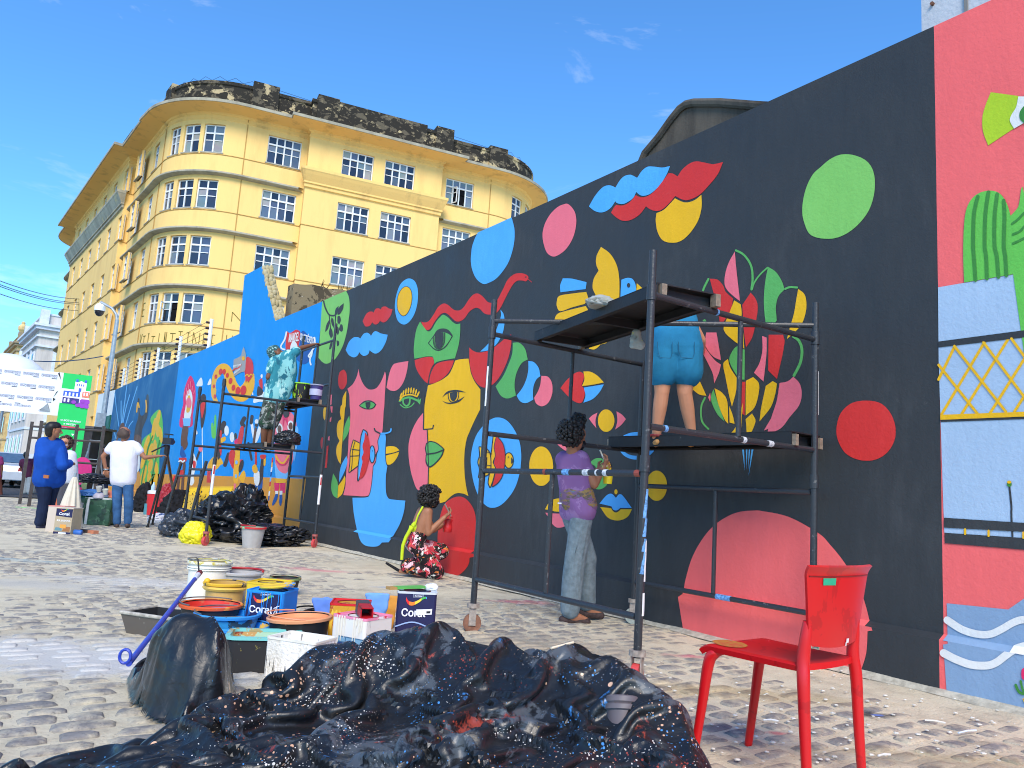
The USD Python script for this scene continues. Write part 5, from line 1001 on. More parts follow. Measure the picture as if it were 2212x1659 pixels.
BQ = (BQ[0], BQ[1], np.array([BQ[1][0], BQ[1][1], height_at(BQ[1], 1030)]), np.array([BQ[0][0], BQ[0][1], height_at(BQ[0], 1022)]))
nb_ = np.cross(BQ[1] - BQ[0], BQ[3] - BQ[0]); nb_ /= np.linalg.norm(nb_); nb_ = nb_ if nb_ @ (CAM - BQ[0]) > 0 else -nb_
bn = thing('banner', 'tall green printed banner with drawn buildings beside the white hoarding', 'banner', BQ[3])
pm = lambda n, c: mat('banner_' + n, s2l(c), 0.5, 0.45, 0.05, 2)
patch(BQ, 0, 0, 1, 1, -0.04, MB(), nb_, 0.04).build('sheet', pm('green', (24, 196, 92)), bn)
bt_h = lambda v: (v - 300) / (1659 + 780 - 300)     # zoom rows -> banner height fraction
def br_(n, c, s0, t0, s1, t1, o=0.004, nm='print'): patch(BQ, s0, t0, s1, t1, o, MB(), nb_, 0.003).build(nm, pm(n, c), bn)
W8 = (238, 234, 244)
br_('white', W8, 0.44, 0.075, 0.84, 0.175); br_('white', W8, 0.0, 0.155, 1.0, 0.19, 0.005); br_('white', W8, 0.0, 0.19, 0.12, 0.30, 0.005); br_('white', W8, 0.12, 0.225, 1.0, 0.24, 0.009); br_('white', W8, 0.66, 0.17, 0.73, 0.28, 0.010)
br_('blue', (60, 96, 200), 0.08, 0.175, 0.66, 0.228, 0.008); br_('orange', (240, 130, 100), 0.73, 0.165, 0.99, 0.222, 0.008); br_('navy', (58, 50, 120), 0.08, 0.24, 0.7, 0.30, 0.008); br_('rust', (190, 90, 96), 0.73, 0.24, 0.99, 0.28, 0.008)
for k in range(4): br_('white', W8, 0.14 + 0.13 * k, 0.188, 0.20 + 0.13 * k, 0.222, 0.012)
for k in range(2): br_('white', W8, 0.78 + 0.1 * k, 0.175, 0.83 + 0.1 * k, 0.205, 0.012); br_('white', W8, 0.13 + 0.13 * k, 0.25, 0.19 + 0.13 * k, 0.285, 0.012)
for k in range(4): br_('blue', (60, 96, 200), 0.5 + 0.075 * k, 0.095, 0.53 + 0.075 * k, 0.115, 0.008)
br_('blue', (60, 96, 200), 0.59, 0.135, 0.68, 0.175, 0.008); br_('blue', (60, 96, 200), 0.46, 0.05, 0.54, 0.078, 0.006); br_('blue', (60, 96, 200), 0.76, 0.05, 0.84, 0.078, 0.006)
tr_ = [lay(BQ, *p) + nb_ * 0.008 for p in ((0.54, 0.08), (0.65, 0.062), (0.76, 0.08))]; MB().add(tr_, [[0, 1, 2]]).build('print', pm('white', W8), bn)
cr = np.random.default_rng(4)
for k in range(12):
    s_, t_ = 0.38 + 0.58 * cr.random(), 0.275 + 0.04 * cr.random() - 0.02 * (k % 2); e_ = ell(0, 0, 0.09, 0.018, 0, 9); MB().add([lay(BQ, s_ + a, t_ + b_) + nb_ * (0.016 + 0.001 * k) for a, b_ in e_], [[0, i, i + 1] for i in range(1, 8)]).build('print', pm('purple', (150 + 4 * k, 60, 180)), bn)
WT = pm('white', W8)
lettering(BQ, 'O BOTICÁRIO', 0.12, 0.475, 0.82, 0.016, nb_, WT, bn, bold=True, out=0.006); lettering(BQ, 'e RECIFE', 0.24, 0.508, 0.7, 0.016, nb_, WT, bn, bold=True, out=0.006)
br_('red', (206, 44, 84), 0.14, 0.52, 0.82, 0.553, 0.004); lettering(BQ, 'um amor', 0.22, 0.545, 0.74, 0.014, nb_, WT, bn, bold=True, out=0.009)
lettering(BQ, 'Recife', 0.45, 0.66, 0.84, 0.022, nb_, WT, bn, bold=True, out=0.006); br_('pale', (150, 230, 180), 0.5, 0.675, 0.84, 0.679); br_('pale', (150, 230, 180), 0.55, 0.684, 0.84, 0.688)
for a in (((0.1, 0.63), (0.34, 0.636)), ((0.1, 0.63), (0.125, 0.7)), ((0.315, 0.63), (0.34, 0.7))): br_('pale', (150, 230, 180), a[0][0], a[0][1], a[1][0], a[1][1])
hp_ = [lay(BQ, *p) + nb_ * 0.006 for p in ((0.56, 0.59), (0.66, 0.59), (0.61, 0.612))]; MB().add(hp_, [[0, 1, 2]]).build('print', WT, bn)
# white canopy hump above the hoarding
tc_ = DP(*M4(330, 240), 24.0); tn = thing('canopy', 'rounded white canopy top showing above the hoarding', 'canopy', tc_); mb = MB(); prof = [(1.15, -0.55), (1.1, -0.2), (0.92, 0.12), (0.62, 0.35), (0.3, 0.47), (0.0, 0.5)]
mb.lathe(prof, tc_ + UP * 0.05 - RIGHT * 0.2, 28, None, 1.0, 1.0); mb.build('cover', WHITE_SHEET, tn, True)
MB().tube(tc_ - RIGHT * 0.2 - UP * 0.5, np.array([tc_[0], tc_[1], 0]) - RIGHT * 0.2, 0.04, 8).build('pole', METAL, tn)
# brown metal frame standing in front (posts, rails)
FR = mat('brown_steel', s2l((66, 58, 54)), 0.55, 0.5, 0.25, 12)
def ground_at(u, v): return G(u, v)
f0, f1 = ground_at(42, 1090), ground_at(62, 1094); h0 = height_at(f0, 910); fdir = RIGHT
mf = thing('metal_frame', 'brown steel stall frame of posts and rails behind the man in blue', 'frame', f0)
xr = DP(208, 1040, depth(f0)) ; q0_, q1_ = f0, np.array([xr[0], xr[1], 0]); qm_ = q0_ + (q1_ - q0_) * 0.63
for q in (q0_, f1, q1_, qm_): MB().box(q + UP * h0 / 2, (0.075, 0.075, h0)).build('post', FR, mf)
for z in (h0 - 0.12, h0 - 0.4): MB().tube(q0_ + UP * z, q1_ + UP * z, 0.03, 6).build('rail', FR, mf)
MB().tube(qm_ + UP * 1.12, q1_ + UP * 1.12, 0.03, 6).build('rail', FR, mf); MB().tube(f1 + UP * 1.0, f1 + UP * 1.0 + RIGHT * 0.7, 0.02, 6).build('rail', FR, mf)
# terracotta box
rb_ = G(115, 1098); tb = thing('terracotta_box', 'square terracotta planter box on the setts behind the man in blue', 'planter', rb_); w = 0.46
MB().box(rb_ + UP * 0.17, (w, w, 0.34), [RIGHT, FWD, UP]).build('box', mat('terracotta', s2l((184, 96, 64)), 0.8, 0.3, 0.12, 6), tb); MB().box(rb_ + UP * 0.36, (w + 0.05, w + 0.05, 0.05), [RIGHT, FWD, UP]).build('rim', mat('terracotta', None), tb)
gst = G(95, 1100); n = MB().box(gst + UP * 0.01 - RIGHT * 0.2, (0.9, 0.05, 0.012), [RIGHT, FWD, UP]).build('green_strip', mat('green_strip', s2l((120, 190, 120)), 0.6)); data(n.prim, 'flat pale green strip on the ground at the foot of the steel frame', 'strip')
# dark plain booth behind the banner
db = DP(236, 960, 24.0); bo = thing('stall', 'dark shuttered stall between the green banner and the white wall end', 'stall', (db[0], db[1], 0)); MB().box(np.array([db[0], db[1], 1.1]) - RIGHT * 0.55, (0.6, 1.2, 2.2), [RIGHT, FWD, UP]).build('body', mat('stall_dark', s2l((44, 42, 44)), 0.7, 0.4, 0.3), bo)
MB().box(np.array([db[0], db[1], 2.24]) - RIGHT * 0.55, (0.75, 1.4, 0.07), [RIGHT, FWD, UP]).build('roof', mat('stall_roof', s2l((78, 76, 76)), 0.7), bo)
# ================================================================ scaffold towers
TUBE = splat('black_painted_tube', s2l((44, 46, 50)), [(s2l((92, 92, 92)), 22.0, 0.64), (s2l((120, 116, 108)), 60.0, 0.70), (s2l((104, 74, 54)), 30.0, 0.72)], 0.42, spec=0.5, bump=0.25)
PLANK = splat('black_plank', s2l((30, 31, 34)), [(s2l((84, 84, 84)), 14.0, 0.68), (s2l((190, 190, 186)), 70.0, 0.735)], 0.6, spec=0.4, bump=0.2)
HOOK = mat('worn_hook', s2l((126, 112, 96)), 0.6, 0.5, 0.3, 30)
STICK = mat('white_sticker', s2l((222, 220, 220)), 0.5, 0.4, 0.08, 20); STICKR = mat('red_sticker', s2l((180, 40, 50)), 0.5)
DRIPB = mat('paint_drip_blue', s2l((96, 146, 196)), 0.5, .5, .5, 60); DRIPW = mat('paint_drip_white', s2l((190, 192, 196)), 0.5, .5, .4, 60); DRIPR = mat('paint_drip_red', s2l((150, 66, 50)), 0.6); DRIPG = mat('paint_drip_green', s2l((60, 150, 80)), 0.5)
RT = 0.0225
def panel(t, p, q, zs, mid=True, r=0.019):
    p, q = np.asarray(p, float), np.asarray(q, float); e = (q - p) / np.linalg.norm(q - p)
    for z in zs: MB().tube(p + UP * z + e * RT, q + UP * z - e * RT, r, 12).build('rail', TUBE, t)
    if mid: c = (p + q) / 2; MB().tube(c + UP * (min(zs) + r * 0.9), c + UP * (max(zs) - r * 0.9), r * 0.85, 10).build('brace', TUBE, t)
def pole(t, p, z0, z1, joints=()):
    n = MB().tube(p + UP * z0, p + UP * z1, RT, 14).build('pole', TUBE, t)
    for z in joints: MB().tube(p + UP * (z - .045), p + UP * (z + .045), RT * 1.28, 14).build('coupler', TUBE, n)
def caster(t, p, wheelm, ringm, yaw=0.3):
    n = MB().tube(p + UP * 0.17, p + UP * 0.2, 0.045, 14).build('caster', ringm, t)
    e = np.array([math.cos(yaw), math.sin(yaw), 0]); w = np.cross(UP, e); mb = MB()
    mb.tube(p + UP * 0.065 - w * 0.02, p + UP * 0.065 + w * 0.02, 0.065, 22); mb.build('wheel', wheelm, n)
    for s in (-1, 1): MB().box(p + UP * 0.115 + w * 0.027 * s, (0.05, 0.006, 0.13), [e, w, UP]).build('fork', ringm, n)
def plank(t, a, b_, width, z, th=0.055, hooks=True):
    a, b_ = np.asarray(a, float), np.asarray(b_, float); e = b_ - a; L = np.linalg.norm(e); e = e / L; w = np.cross(UP, e); c = (a + b_) / 2
    n = MB().box(c + UP * (z + th - 0.004), (L, width, 0.008), [e, w, UP]).build('platform', PLANK, t)
    for s in (-1, 1): MB().box(c + UP * (z + th / 2 - 0.004) + w * s * (width / 2 - 0.006), (L, 0.012, th - 0.001), [e, w, UP]).box(c + UP * (z + 0.004) + w * s * (width / 2 - 0.03), (L, 0.04, 0.006), [e, w, UP]).build('side_rail', PLANK, n)
    for k in (-0.46, 0, 0.46): MB().box(c + e * k * L + UP * (z + th / 2 - 0.01), (0.03, width - 0.03, th - 0.02), [e, w, UP]).build('cross_rib', PLANK, n)
    if hooks:
        for p_, s2 in ((a, -1), (b_, 1)):
            for s in (-1, 1): MB().box(p_ + e * s2 * 0.0 + w * s * width * 0.42 + UP * (z + 0.028), (0.055, 0.035, 0.075), [e, w, UP]).build('hook', HOOK, n)
    return n
def drip(t, p, q, z, f0, f1, m_, r=0.0205):
    p, q = np.asarray(p, float), np.asarray(q, float); MB().tube(p + (q - p) * f0 + UP * z, p + (q - p) * f1 + UP * z, r, 12, caps=True).build('paint_mark', m_, t)
SX, SY, SL, SW = 3.05, 4.79, 1.67, 1.565
A1, A2, A3, A4 = np.array([SX, SY, 0]), np.array([SX, SY - SL, 0]), np.array([SX + SW, SY - SL, 0]), np.array([SX + SW, SY, 0])
tw = thing('scaffold_tower', 'large black tube scaffold tower with two plank platforms in front of the painted bouquet', 'scaffold', A1)
for p_, zt in ((A1, 2.43), (A2, 2.43), (A3, 2.43), (A4, 2.2)): pole(tw, p_, 0.16, zt, (1.2, 2.18) if p_ is not A4 else (1.2,))
panel(tw, A1, A2, (0.37, 1.145)); panel(tw, A4, A3, (0.34, 1.13)); panel(tw, A1, A4, (1.42, 2.17)); panel(tw, A2, A3, (1.41, 2.17))
MB().tube(A1 + UP * 2.27, A3 + UP * 2.27, 0.019, 12).build('diagonal_brace', TUBE, tw)
pl1 = plank(tw, np.array([3.70, SY, 0]), np.array([3.36, SY - SL, 0]), 0.46, 2.195, .075); pl2 = plank(tw, np.array([4.44, SY + 0.02, 0]), np.array([4.52, SY - SL, 0]), 0.34, 1.43, .085)
WH_R = mat('red_wheel', s2l((196, 70, 70)), 0.5, 0.4, 0.2, 20); WH_G = mat('grey_wheel', s2l((150, 158, 150)), 0.5, 0.4, 0.2, 20); RING = mat('rust_ring', s2l((150, 140, 130)), 0.5, 0.5, 0.3, 30)
WH_B = mat('brown_wheel', s2l((130, 90, 70)), 0.6, 0.4, 0.3, 20)
caster(tw, A1, WH_B, RING, 2.6); caster(tw, A2, WH_R, RING, 0.5); caster(tw, A3, WH_G, mat('green_grey', s2l((130, 150, 130)), 0.5), 1.2); caster(tw, A4, WH_G, RING, 2.2)
drip(tw, A1, A2, 1.145, 0.57, 0.61, DRIPB); drip(tw, A1, A2, 1.145, 0.69, 0.72, DRIPW, 0.0207); drip(tw, A1, A2, 1.145, 0.76, 0.768, DRIPW); drip(tw, A1, A2, 1.145, 0.80, 0.82, DRIPW); drip(tw, A1, A2, 1.145, 0.96, 0.985, DRIPR); drip(tw, A1, A2, 1.145, 0.45, 0.465, DRIPR)
drip(tw, A4, A3, 0.34, 0.52, 0.60, DRIPB); drip(tw, A2, A3, 1.41, 0.085, 0.10, DRIPB, 0.0206); drip(tw, A2, A3, 1.41, 0.52, 0.54, DRIPW); drip(tw, A2, A3, 1.41, 0.68, 0.71, DRIPW); drip(tw, A2, A3, 2.17, 0.35, 0.36, DRIPB)
MB().tube(A1 + UP * 1.62 + np.array([-.014, -.004, 0]), A1 + UP * 1.92 + np.array([-.014, -.004, 0]), 0.0105, 8).build('sticker', STICK, tw)
MB().tube(A3 + UP * 1.65 + np.array([.014, -.010, 0]), A3 + UP * 1.95 + np.array([.014, -.010, 0]), 0.009, 8).build('sticker', STICK, tw)
for z0, z1, dz in ((0.90, 1.06, .02), (0.80, 0.9, .03), (0.72, 0.79, .02), (0.6, 0.72, 0)): MB().tube(A2 + UP * z0 + np.array([-.004 + dz * .1, -.008, 0]), A2 + UP * z1 + np.array([.004, -.008, 0]), 0.0165, 8).build('paint_mark', DRIPB, tw)
MB().tube(A2 + UP * 0.56 + np.array([.009, -.006, 0]), A2 + UP * 0.78 + np.array([.009, -.006, 0]), 0.0165, 8).build('sticker', STICK, tw); MB().tube(A2 + UP * 0.38 + np.array([.006, -.007, 0]), A2 + UP * 0.5 + np.array([.006, -.007, 0]), 0.018, 8).build('sticker', STICK, tw)

B1, B2, B3, B4 = np.array([2.84, 11.7, 0]), np.array([4.46, 11.7, 0]), np.array([4.46, 13.2, 0]), np.array([2.84, 13.2, 0])
tf = thing('scaffold_tower', 'smaller black scaffold tower on red casters where the blue mural meets the black one', 'scaffold', B1)
for p_, zt in ((B1, 2.42), (B2, 3.55), (B3, 3.55), (B4, 2.42)): pole(tf, p_, 0.16, zt, (1.2, 2.35))
panel(tf, B1, B2, (1.46, 2.2)); panel(tf, B4, B3, (1.46, 2.2)); panel(tf, B1, B4, (0.36, 1.08)); panel(tf, B2, B3, (0.36, 1.08)); panel(tf, B2, B3, (2.56, 3.28))
plank(tf, np.array([4.15, 11.7, 0]), np.array([4.15, 13.2, 0]), 0.42, 2.225); plank(tf, np.array([3.75, 11.7, 0]), np.array([3.75, 13.2, 0]), 0.5, 1.485)
for p_ in (B1, B2, B3, B4): caster(tf, p_, WH_R, mat('red_ring', s2l((170, 90, 84)), 0.5), 0.7)
for p_, z0 in ((B1, 0.72), (B2, 0.66)):
    MB().tube(p_ + UP * z0 + np.array([0, -.006, 0]), p_ + UP * (z0 + 0.46) + np.array([0, -.006, 0]), 0.0215, 10).build('sticker', STICK, tf); MB().tube(p_ + UP * (z0 + 0.3) + np.array([0, -.012, 0]), p_ + UP * (z0 + 0.42) + np.array([0, -.012, 0]), 0.0165, 8).build('sticker_print', STICKR, tf)
# frame leaning against the far tower
l0, l1 = G(346, 1156), G(397, 1170); u0, u1 = DP(391, 1000, depth(l0) + .1), DP(446, 996, depth(l1) + .1)
ln = thing('leaning_frame', 'black steel ladder-like scaffold frame leaning at a slant against the smaller tower', 'scaffold frame', l0)
for a, b_ in ((l0, u0), (l1, u1)): MB().tube(a, b_, 0.024, 12).build('pole', TUBE, ln)
for f_ in (0.22, 0.82): MB().tube(l0 + (u0 - l0) * f_, l1 + (u1 - l1) * f_, 0.018, 10).build('rail', TUBE, ln)
# ================================================================ people
MF = manifold3d.Manifold
def sph(p, r, n=14): return MF.sphere(float(r), n).translate(tuple(map(float, p)))
def bone(*pr): return MF.batch_hull([sph(p, r) for p, r in pr])
def fuse(parts, edge=0.03, smooth=8):
    m_ = MF.batch_boolean(parts, manifold3d.OpType.Add).refine_to_length(edge).to_mesh()
    t = trimesh.Trimesh(m_.vert_properties[:, :3], m_.tri_verts, process=True); t.merge_vertices()
    if smooth: trimesh.smoothing.filter_taubin(t, lamb=0.5, nu=0.52, iterations=smooth)
    return t
def folds(t, amp, scale=(7, 7, 4), seed=1):
    n = t.vertex_normals; d = meshkit.fbm(t.vertices * np.array(scale), 3, seed) - 0.5
    return trimesh.Trimesh(t.vertices + n * (d * 2 * amp)[:, None], t.faces, process=False)
def put(t, name, material, parent, smooth=True, label=None):
    return mesh_obj(name, (t.vertices, t.faces), material, parent, smooth, label=label)
SKIN = mat('brown_skin', s2l((158, 106, 78)), 0.55, 0.4, 0.07, 9); SKIN_L = mat('light_brown_skin', s2l((190, 132, 102)), 0.55, 0.4, 0.07, 9); SKIN_D = mat('deep_brown_skin', s2l((120, 78, 56)), 0.55, 0.4, 0.07, 9)
HAIR = mat('black_hair', (0.012, 0.010, 0.009), 0.5, 0.4, 0.4, 30); EYE = mat('eye_dark', (0.01, 0.008, 0.007), 0.2, 0.6)
BLACKCLOTH = mat('black_cloth', (0.014, 0.014, 0.016), 0.85, 0.2, 0.3, 10)
def unit(v): v = np.asarray(v, float); return v / np.linalg.norm(v)
def head_parts(c, f, u, s):
    """skull, jaw, nose and ears; c centre, f face direction, u crown direction, s = half height"""
    f = unit(f); u = unit(u - f * (u @ f)); r_ = np.cross(f, u); k = s / 0.115
    P = lambda a, b_, d: c + (f * a + r_ * b_ + u * d) * k
    parts = [bone((P(-.03, 0, .035), .078 * k), (P(.025, 0, .03), .074 * k), (P(.03, 0, -.01), .062 * k)), bone((P(.02, .03, -.03), .048 * k), (P(.02, -.03, -.03), .048 * k), (P(.058, 0, -.085), .028 * k)),
             bone((P(.095, 0, .005), .010 * k), (P(.112, 0, -.028), .014 * k), (P(.09, .012, -.032), .010 * k), (P(.09, -.012, -.032), .010 * k)), bone((P(.082, .02, -.06), .009 * k), (P(.088, 0, -.058), .011 * k), (P(.082, -.02, -.06), .009 * k))]
    for s_ in (-1, 1): parts.append(bone((P(-.005, .078 * s_, .012), .014 * k), (P(-.002, .076 * s_, -.022), .010 * k)))
    return parts, P, k
def hand_parts(w, d, palm, s=1.0, curl=0.5):
    """five fingers from the wrist w along d; palm = the palm's facing direction"""
    d = unit(d); palm = unit(np.asarray(palm) - d * (np.asarray(palm) @ d)); a = np.cross(d, palm); out = [bone((w, .024 * s), (w + d * .04 * s + a * .022 * s, .015 * s), (w + d * .085 * s + a * .028 * s, .013 * s), (w + d * .085 * s - a * .028 * s, .012 * s))]
    for k, (o, L) in enumerate(((.030, .065), (.010, .075), (-.010, .070), (-.029, .055))):
        b0 = w + (d * .085 + a * o) * s; b1 = b0 + unit(d + palm * curl * 0.7) * L * .5 * s; b2 = b1 + unit(d * (1 - curl) + palm * (curl * 1.6)) * L * .5 * s; out.append(bone((b0, .0095 * s), (b1, .009 * s))); out.append(bone((b1, .009 * s), (b2, .0075 * s)))
    b0 = w + (d * .03 + a * .026) * s; b1 = b0 + unit(d * .6 + a * .8 + palm * .2) * .035 * s; b2 = b1 + unit(d * .8 + palm * .6) * .032 * s; out += [bone((b0, .012 * s), (b1, .0105 * s)), bone((b1, .0105 * s), (b2, .0085 * s))]
    return out
def curls(c, rad, n, r, seed, squash=(1, 1, 1), cond=None):
    g = np.random.default_rng(seed); out = []
    for i in range(n):
        v = unit(g.normal(size=3)) * g.uniform(0.78, 1.04) * np.asarray(squash)
        if cond is not None and not cond(v): continue
        t = trimesh.creation.icosphere(1, r * g.uniform(.6, 1.2)); t.apply_scale(g.uniform(.7, 1.3, 3)); out.append(t.apply_translation(c + v * rad))
    return trimesh.util.concatenate(out)
def person(label, D, J, face, crown=UP, skin=SKIN, base=None, hs=0.108, top=None, pants=None, shoes=None, arm=1.0, girth=1.0, palmdir=None, curl=0.5, bare_mid=False, sleeves=(0.9, 0), short=False, folda=0.012, name_cat='person', headr=None, torso_r=0.088):
    """J: joint -> (u, v, depth offset). Returns the thing and the joints in metres."""
    Q = {k: DP(q[0], q[1], D + (q[2] if len(q) > 2 else 0)) for k, q in J.items()}
    b0 = base if base is not None else np.array([*((Q['anL'] + Q['anR']) / 2)[:2], 0]); t = thing('person', label, 'person', b0)
    g = girth; parts, P, k = head_parts(Q['head'], np.asarray(face, float), np.asarray(crown, float), hs)
    nk = (Q['shL'] + Q['shR']) / 2; hipc = (Q['hipL'] + Q['hipR']) / 2; wL, wR = Q.get('waL', hipc + (Q['hipL'] - hipc) * .9 + (nk - hipc) * .3), Q.get('waR', hipc + (Q['hipR'] - hipc) * .9 + (nk - hipc) * .3)
    parts.append(bone((Q['head'] - unit(crown) * .06, .05), (nk + (Q['head'] - nk) * .2, .055)))
    inL, inR = nk + (Q['shL'] - nk) * .75, nk + (Q['shR'] - nk) * .75
    torso = [((inL, .065 * g), (inR, .065 * g), (wL + (nk - hipc) * .35, torso_r * g), (wR + (nk - hipc) * .35, torso_r * g)), ((wL + (nk - hipc) * .35, torso_r * g), (wR + (nk - hipc) * .35, torso_r * g), (wL, torso_r * .95 * g), (wR, torso_r * .95 * g)), ((wL, torso_r * .95 * g), (wR, torso_r * .95 * g), (Q['hipL'], .095 * g), (Q['hipR'], .095 * g))]
    for q in torso: parts.append(bone(*q))
    for s in 'LR':
        a = arm
        parts += [bone((Q['sh' + s], .052 * a), (Q['el' + s], .039 * a)), bone((Q['el' + s], .039 * a), (Q['ha' + s], .027 * a))]
        dvec = Q['ha' + s] - Q['el' + s]; parts += hand_parts(Q['ha' + s], dvec, (palmdir or {}).get(s, -UP), 0.95, curl)
        parts += [bone((Q['hip' + s], .088 * g), (Q['kn' + s], .058)), bone((Q['kn' + s], .056), (Q['kn' + s] + (Q['an' + s] - Q['kn' + s]) * .35, .055), (Q['an' + s], .036)), bone((Q['an' + s], .036), (Q['an' + s] + (Q['to' + s] - Q['an' + s]) * .15 - UP * .03, .03), (Q['to' + s], .022))]
    put(fuse(parts, 0.028, 6), 'body', skin, t)
    for s_ in (-1, 1): put(trimesh.creation.icosphere(2, .011 * k).apply_translation(P(.076, .03 * s_, .008)), 'eye', EYE, t)
    if top is not None:
        m_, infl = top[0], top[1]; ps = [bone(*[(p_, r_ + infl) for p_, r_ in q]) for q in torso[:(2 if bare_mid else 3)]]
        for s in 'LR':
            e0, full = sleeves; end = Q['sh' + s] + (Q['el' + s] - Q['sh' + s]) * min(e0, 1.0); ps.append(bone((Q['sh' + s], .056 * arm + infl), (end, .046 * arm + infl)))
            if full: ps.append(bone((Q['el' + s], .046 * arm + infl), (Q['el' + s] + (Q['ha' + s] - Q['el' + s]) * full, .034 * arm + infl)))
        put(folds(fuse(ps, 0.028, 6), folda, seed=3), 'shirt', m_, t)
    if pants is not None:
        m_, infl, flare = pants; ps = [bone(*[(p_, r_ + infl - .016) for p_, r_ in torso[2]])] if not short else [bone((wL, torso_r * g + infl), (wR, torso_r * g + infl), (Q['hipL'], .1 * g + infl), (Q['hipR'], .1 * g + infl))]
        for s in 'LR':
            if short: ps.append(bone((Q['hip' + s], .095 * g + infl), (Q['hip' + s] + (Q['kn' + s] - Q['hip' + s]) * short, .082 + infl + flare)))
            else: ps += [bone((Q['hip' + s], .09 * g + infl - .012), (Q['kn' + s], .066 + infl + flare * .5)), bone((Q['kn' + s], .066 + infl + flare * .5), (Q['an' + s] + UP * .03, .046 + infl + flare))]
        put(folds(fuse(ps, 0.028, 6), folda, (8, 8, 5), seed=5), 'shorts' if short else 'trousers', m_, t)
    if shoes is not None:
        for s in 'LR': put(fuse([bone((Q['an' + s] - UP * .045, .042), (Q['to' + s], .03), (Q['an' + s] + (Q['an' + s] - Q['to' + s]) * .25 - UP * .055, .034))], .03, 4), 'shoe', shoes, t)
    return t, Q, P, k
def hair_cap(t, P, k, material=HAIR, back=1.0, low=-.05, name='hair'):
    put(fuse([bone((P(-.035, 0, .045), .088 * k), (P(.02, 0, .055), .078 * k)), bone((P(-.05, 0, .03), .08 * k), (P(-.05 * back, 0, low), .06 * k))], .02, 5), name, material, t)
def face_mask(t, P, k, material):
    put(fuse([bone((P(.09, 0, -.03), .028 * k), (P(.085, .03, -.04), .022 * k), (P(.085, -.03, -.04), .022 * k), (P(.072, 0, -.085), .03 * k)), bone((P(.06, .05, -.03), .012 * k), (P(.0, .075, .0), .006 * k)), bone((P(.06, -.05, -.03), .012 * k), (P(.0, -.075, .0), .006 * k))], .02, 4), 'face_mask', material, t)

DENIM = mat('washed_denim', s2l((110, 124, 130)), 0.85, 0.2, 0.1, 22, 0.5, 200, col2=s2l((128, 142, 148))); DENIM_D = mat('dark_denim', s2l((30, 40, 66)), 0.85, 0.2, 0.2, 7, 0.4, 200); DENIM_M = mat('blue_denim', s2l((58, 96, 140)), 0.85, 0.2, 0.25, 7, 0.4, 200)
# --- woman in the purple T-shirt
PURPLE = splat('purple_shirt', s2l((128, 92, 140)), [(s2l((146, 112, 156)), 6.0, 0.55)], 0.85, spec=0.2)
D1 = 6.2
pw, Q, P, k = person('person in purple paint-stained T-shirt and wide jeans standing inside the large scaffold', D1,
    dict(head=(1240, 944), shL=(1217, 993, .04), shR=(1257, 992, -.02), elL=(1240, 1050, .18), elR=(1283, 1046, -.05), haL=(1290, 1018, .16), haR=(1302, 1012, .06), waL=(1229, 1058, .02), waR=(1257, 1060, -.02), hipL=(1234, 1102, .06), hipR=(1260, 1104, -.04),
         knL=(1266, 1205, .12), knR=(1243, 1200, -.03), anL=(1265, 1308, .2), anR=(1230, 1325, -.02), toL=(1298, 1327, .22), toR=(1268, 1340, 0.02)), RIGHT * 0.86 + FWD * 0.5 - UP * .12, UP + RIGHT * .12, SKIN, hs=.112,
    torso_r=.074, top=(PURPLE, .010), pants=(DENIM, .010, .024), sleeves=(0.5, 0), palmdir={'R': -RIGHT, 'L': FWD}, curl=.7)
sm = mat('shirt_paint_smear', s2l((140, 112, 50)), 0.8, 0.2, 0.5, 16, col2=s2l((84, 96, 92)))
SMEAR = splat('smeared_hem', s2l((112, 82, 116)), [(s2l((140, 112, 62)), 13.0, 0.5), (s2l((84, 112, 124)), 16.0, 0.6), (s2l((92, 80, 72)), 22.0, 0.54), (s2l((66, 96, 72)), 20.0, 0.64)], 0.8, stretch=(1, 1, 2.2))
wl, wr = DP(1231, 1064, D1), DP(1262, 1068, D1 - .03); hl, hr = DP(1234, 1084, D1), DP(1268, 1092, D1 - .03)
put(folds(fuse([bone((wl, .085), (wr, .085), (hl, .09), (hr, .092))], .025, 5), .012, seed=8), 'shirt_hem', SMEAR, pw)
put(curls(Q['head'] + UP * .03 - RIGHT * .025 - FWD * .02, .112, 900, .015, 2, cond=lambda v: v @ (RIGHT * .8 + FWD * .5) < .35 or v[2] > .45), 'hair', HAIR, pw); put(curls(DP(1249, 908, D1), .055, 260, .014, 3), 'hair_bun', HAIR, pw)
face_mask(pw, P, k, BLACKCLOTH); 
for s in 'LR': put(fuse([bone((Q['an' + s] - UP * .055 - RIGHT * .05, .038), (Q['to' + s] - UP * .01, .034))], .02, 3), 'clog', mat('brown_clog', s2l((66, 52, 50)), 0.7, 0.3, 0.3, 40, 0.6, 60), pw)
MB().path(np.array([Q['haR'] + UP * .028 * math.sin(a) + (FWD * .9 - RIGHT * .2) * .028 * math.cos(a) - RIGHT * .012 for a in np.linspace(0, 6.28, 14)]), .006, 6).build('bracelet', mat('yellow_beads', s2l((170, 160, 90)), .5), pw)
MB().box(DP(1209, 1087, D1 - .1), (.03, .03, .012), [RIGHT, FWD, UP]).build('label_patch', DRIPW, pw)
br1 = DP(1306, 990, D1 + .06); bt1 = thing('paintbrush', 'paintbrush held up by the person in the purple T-shirt', 'paintbrush', br1)
MB().tube(DP(1311, 1008, D1 + .08), DP(1296, 972, D1 + .12), .006, 8).build('handle', mat('pale_handle', s2l((220, 210, 190)), .5), bt1); MB().tube(DP(1311, 1008, D1 + .08), DP(1316, 1020, D1 + .1), .011, 8, .006).build('bristles', mat('bristle', s2l((180, 160, 60)), .8), bt1)
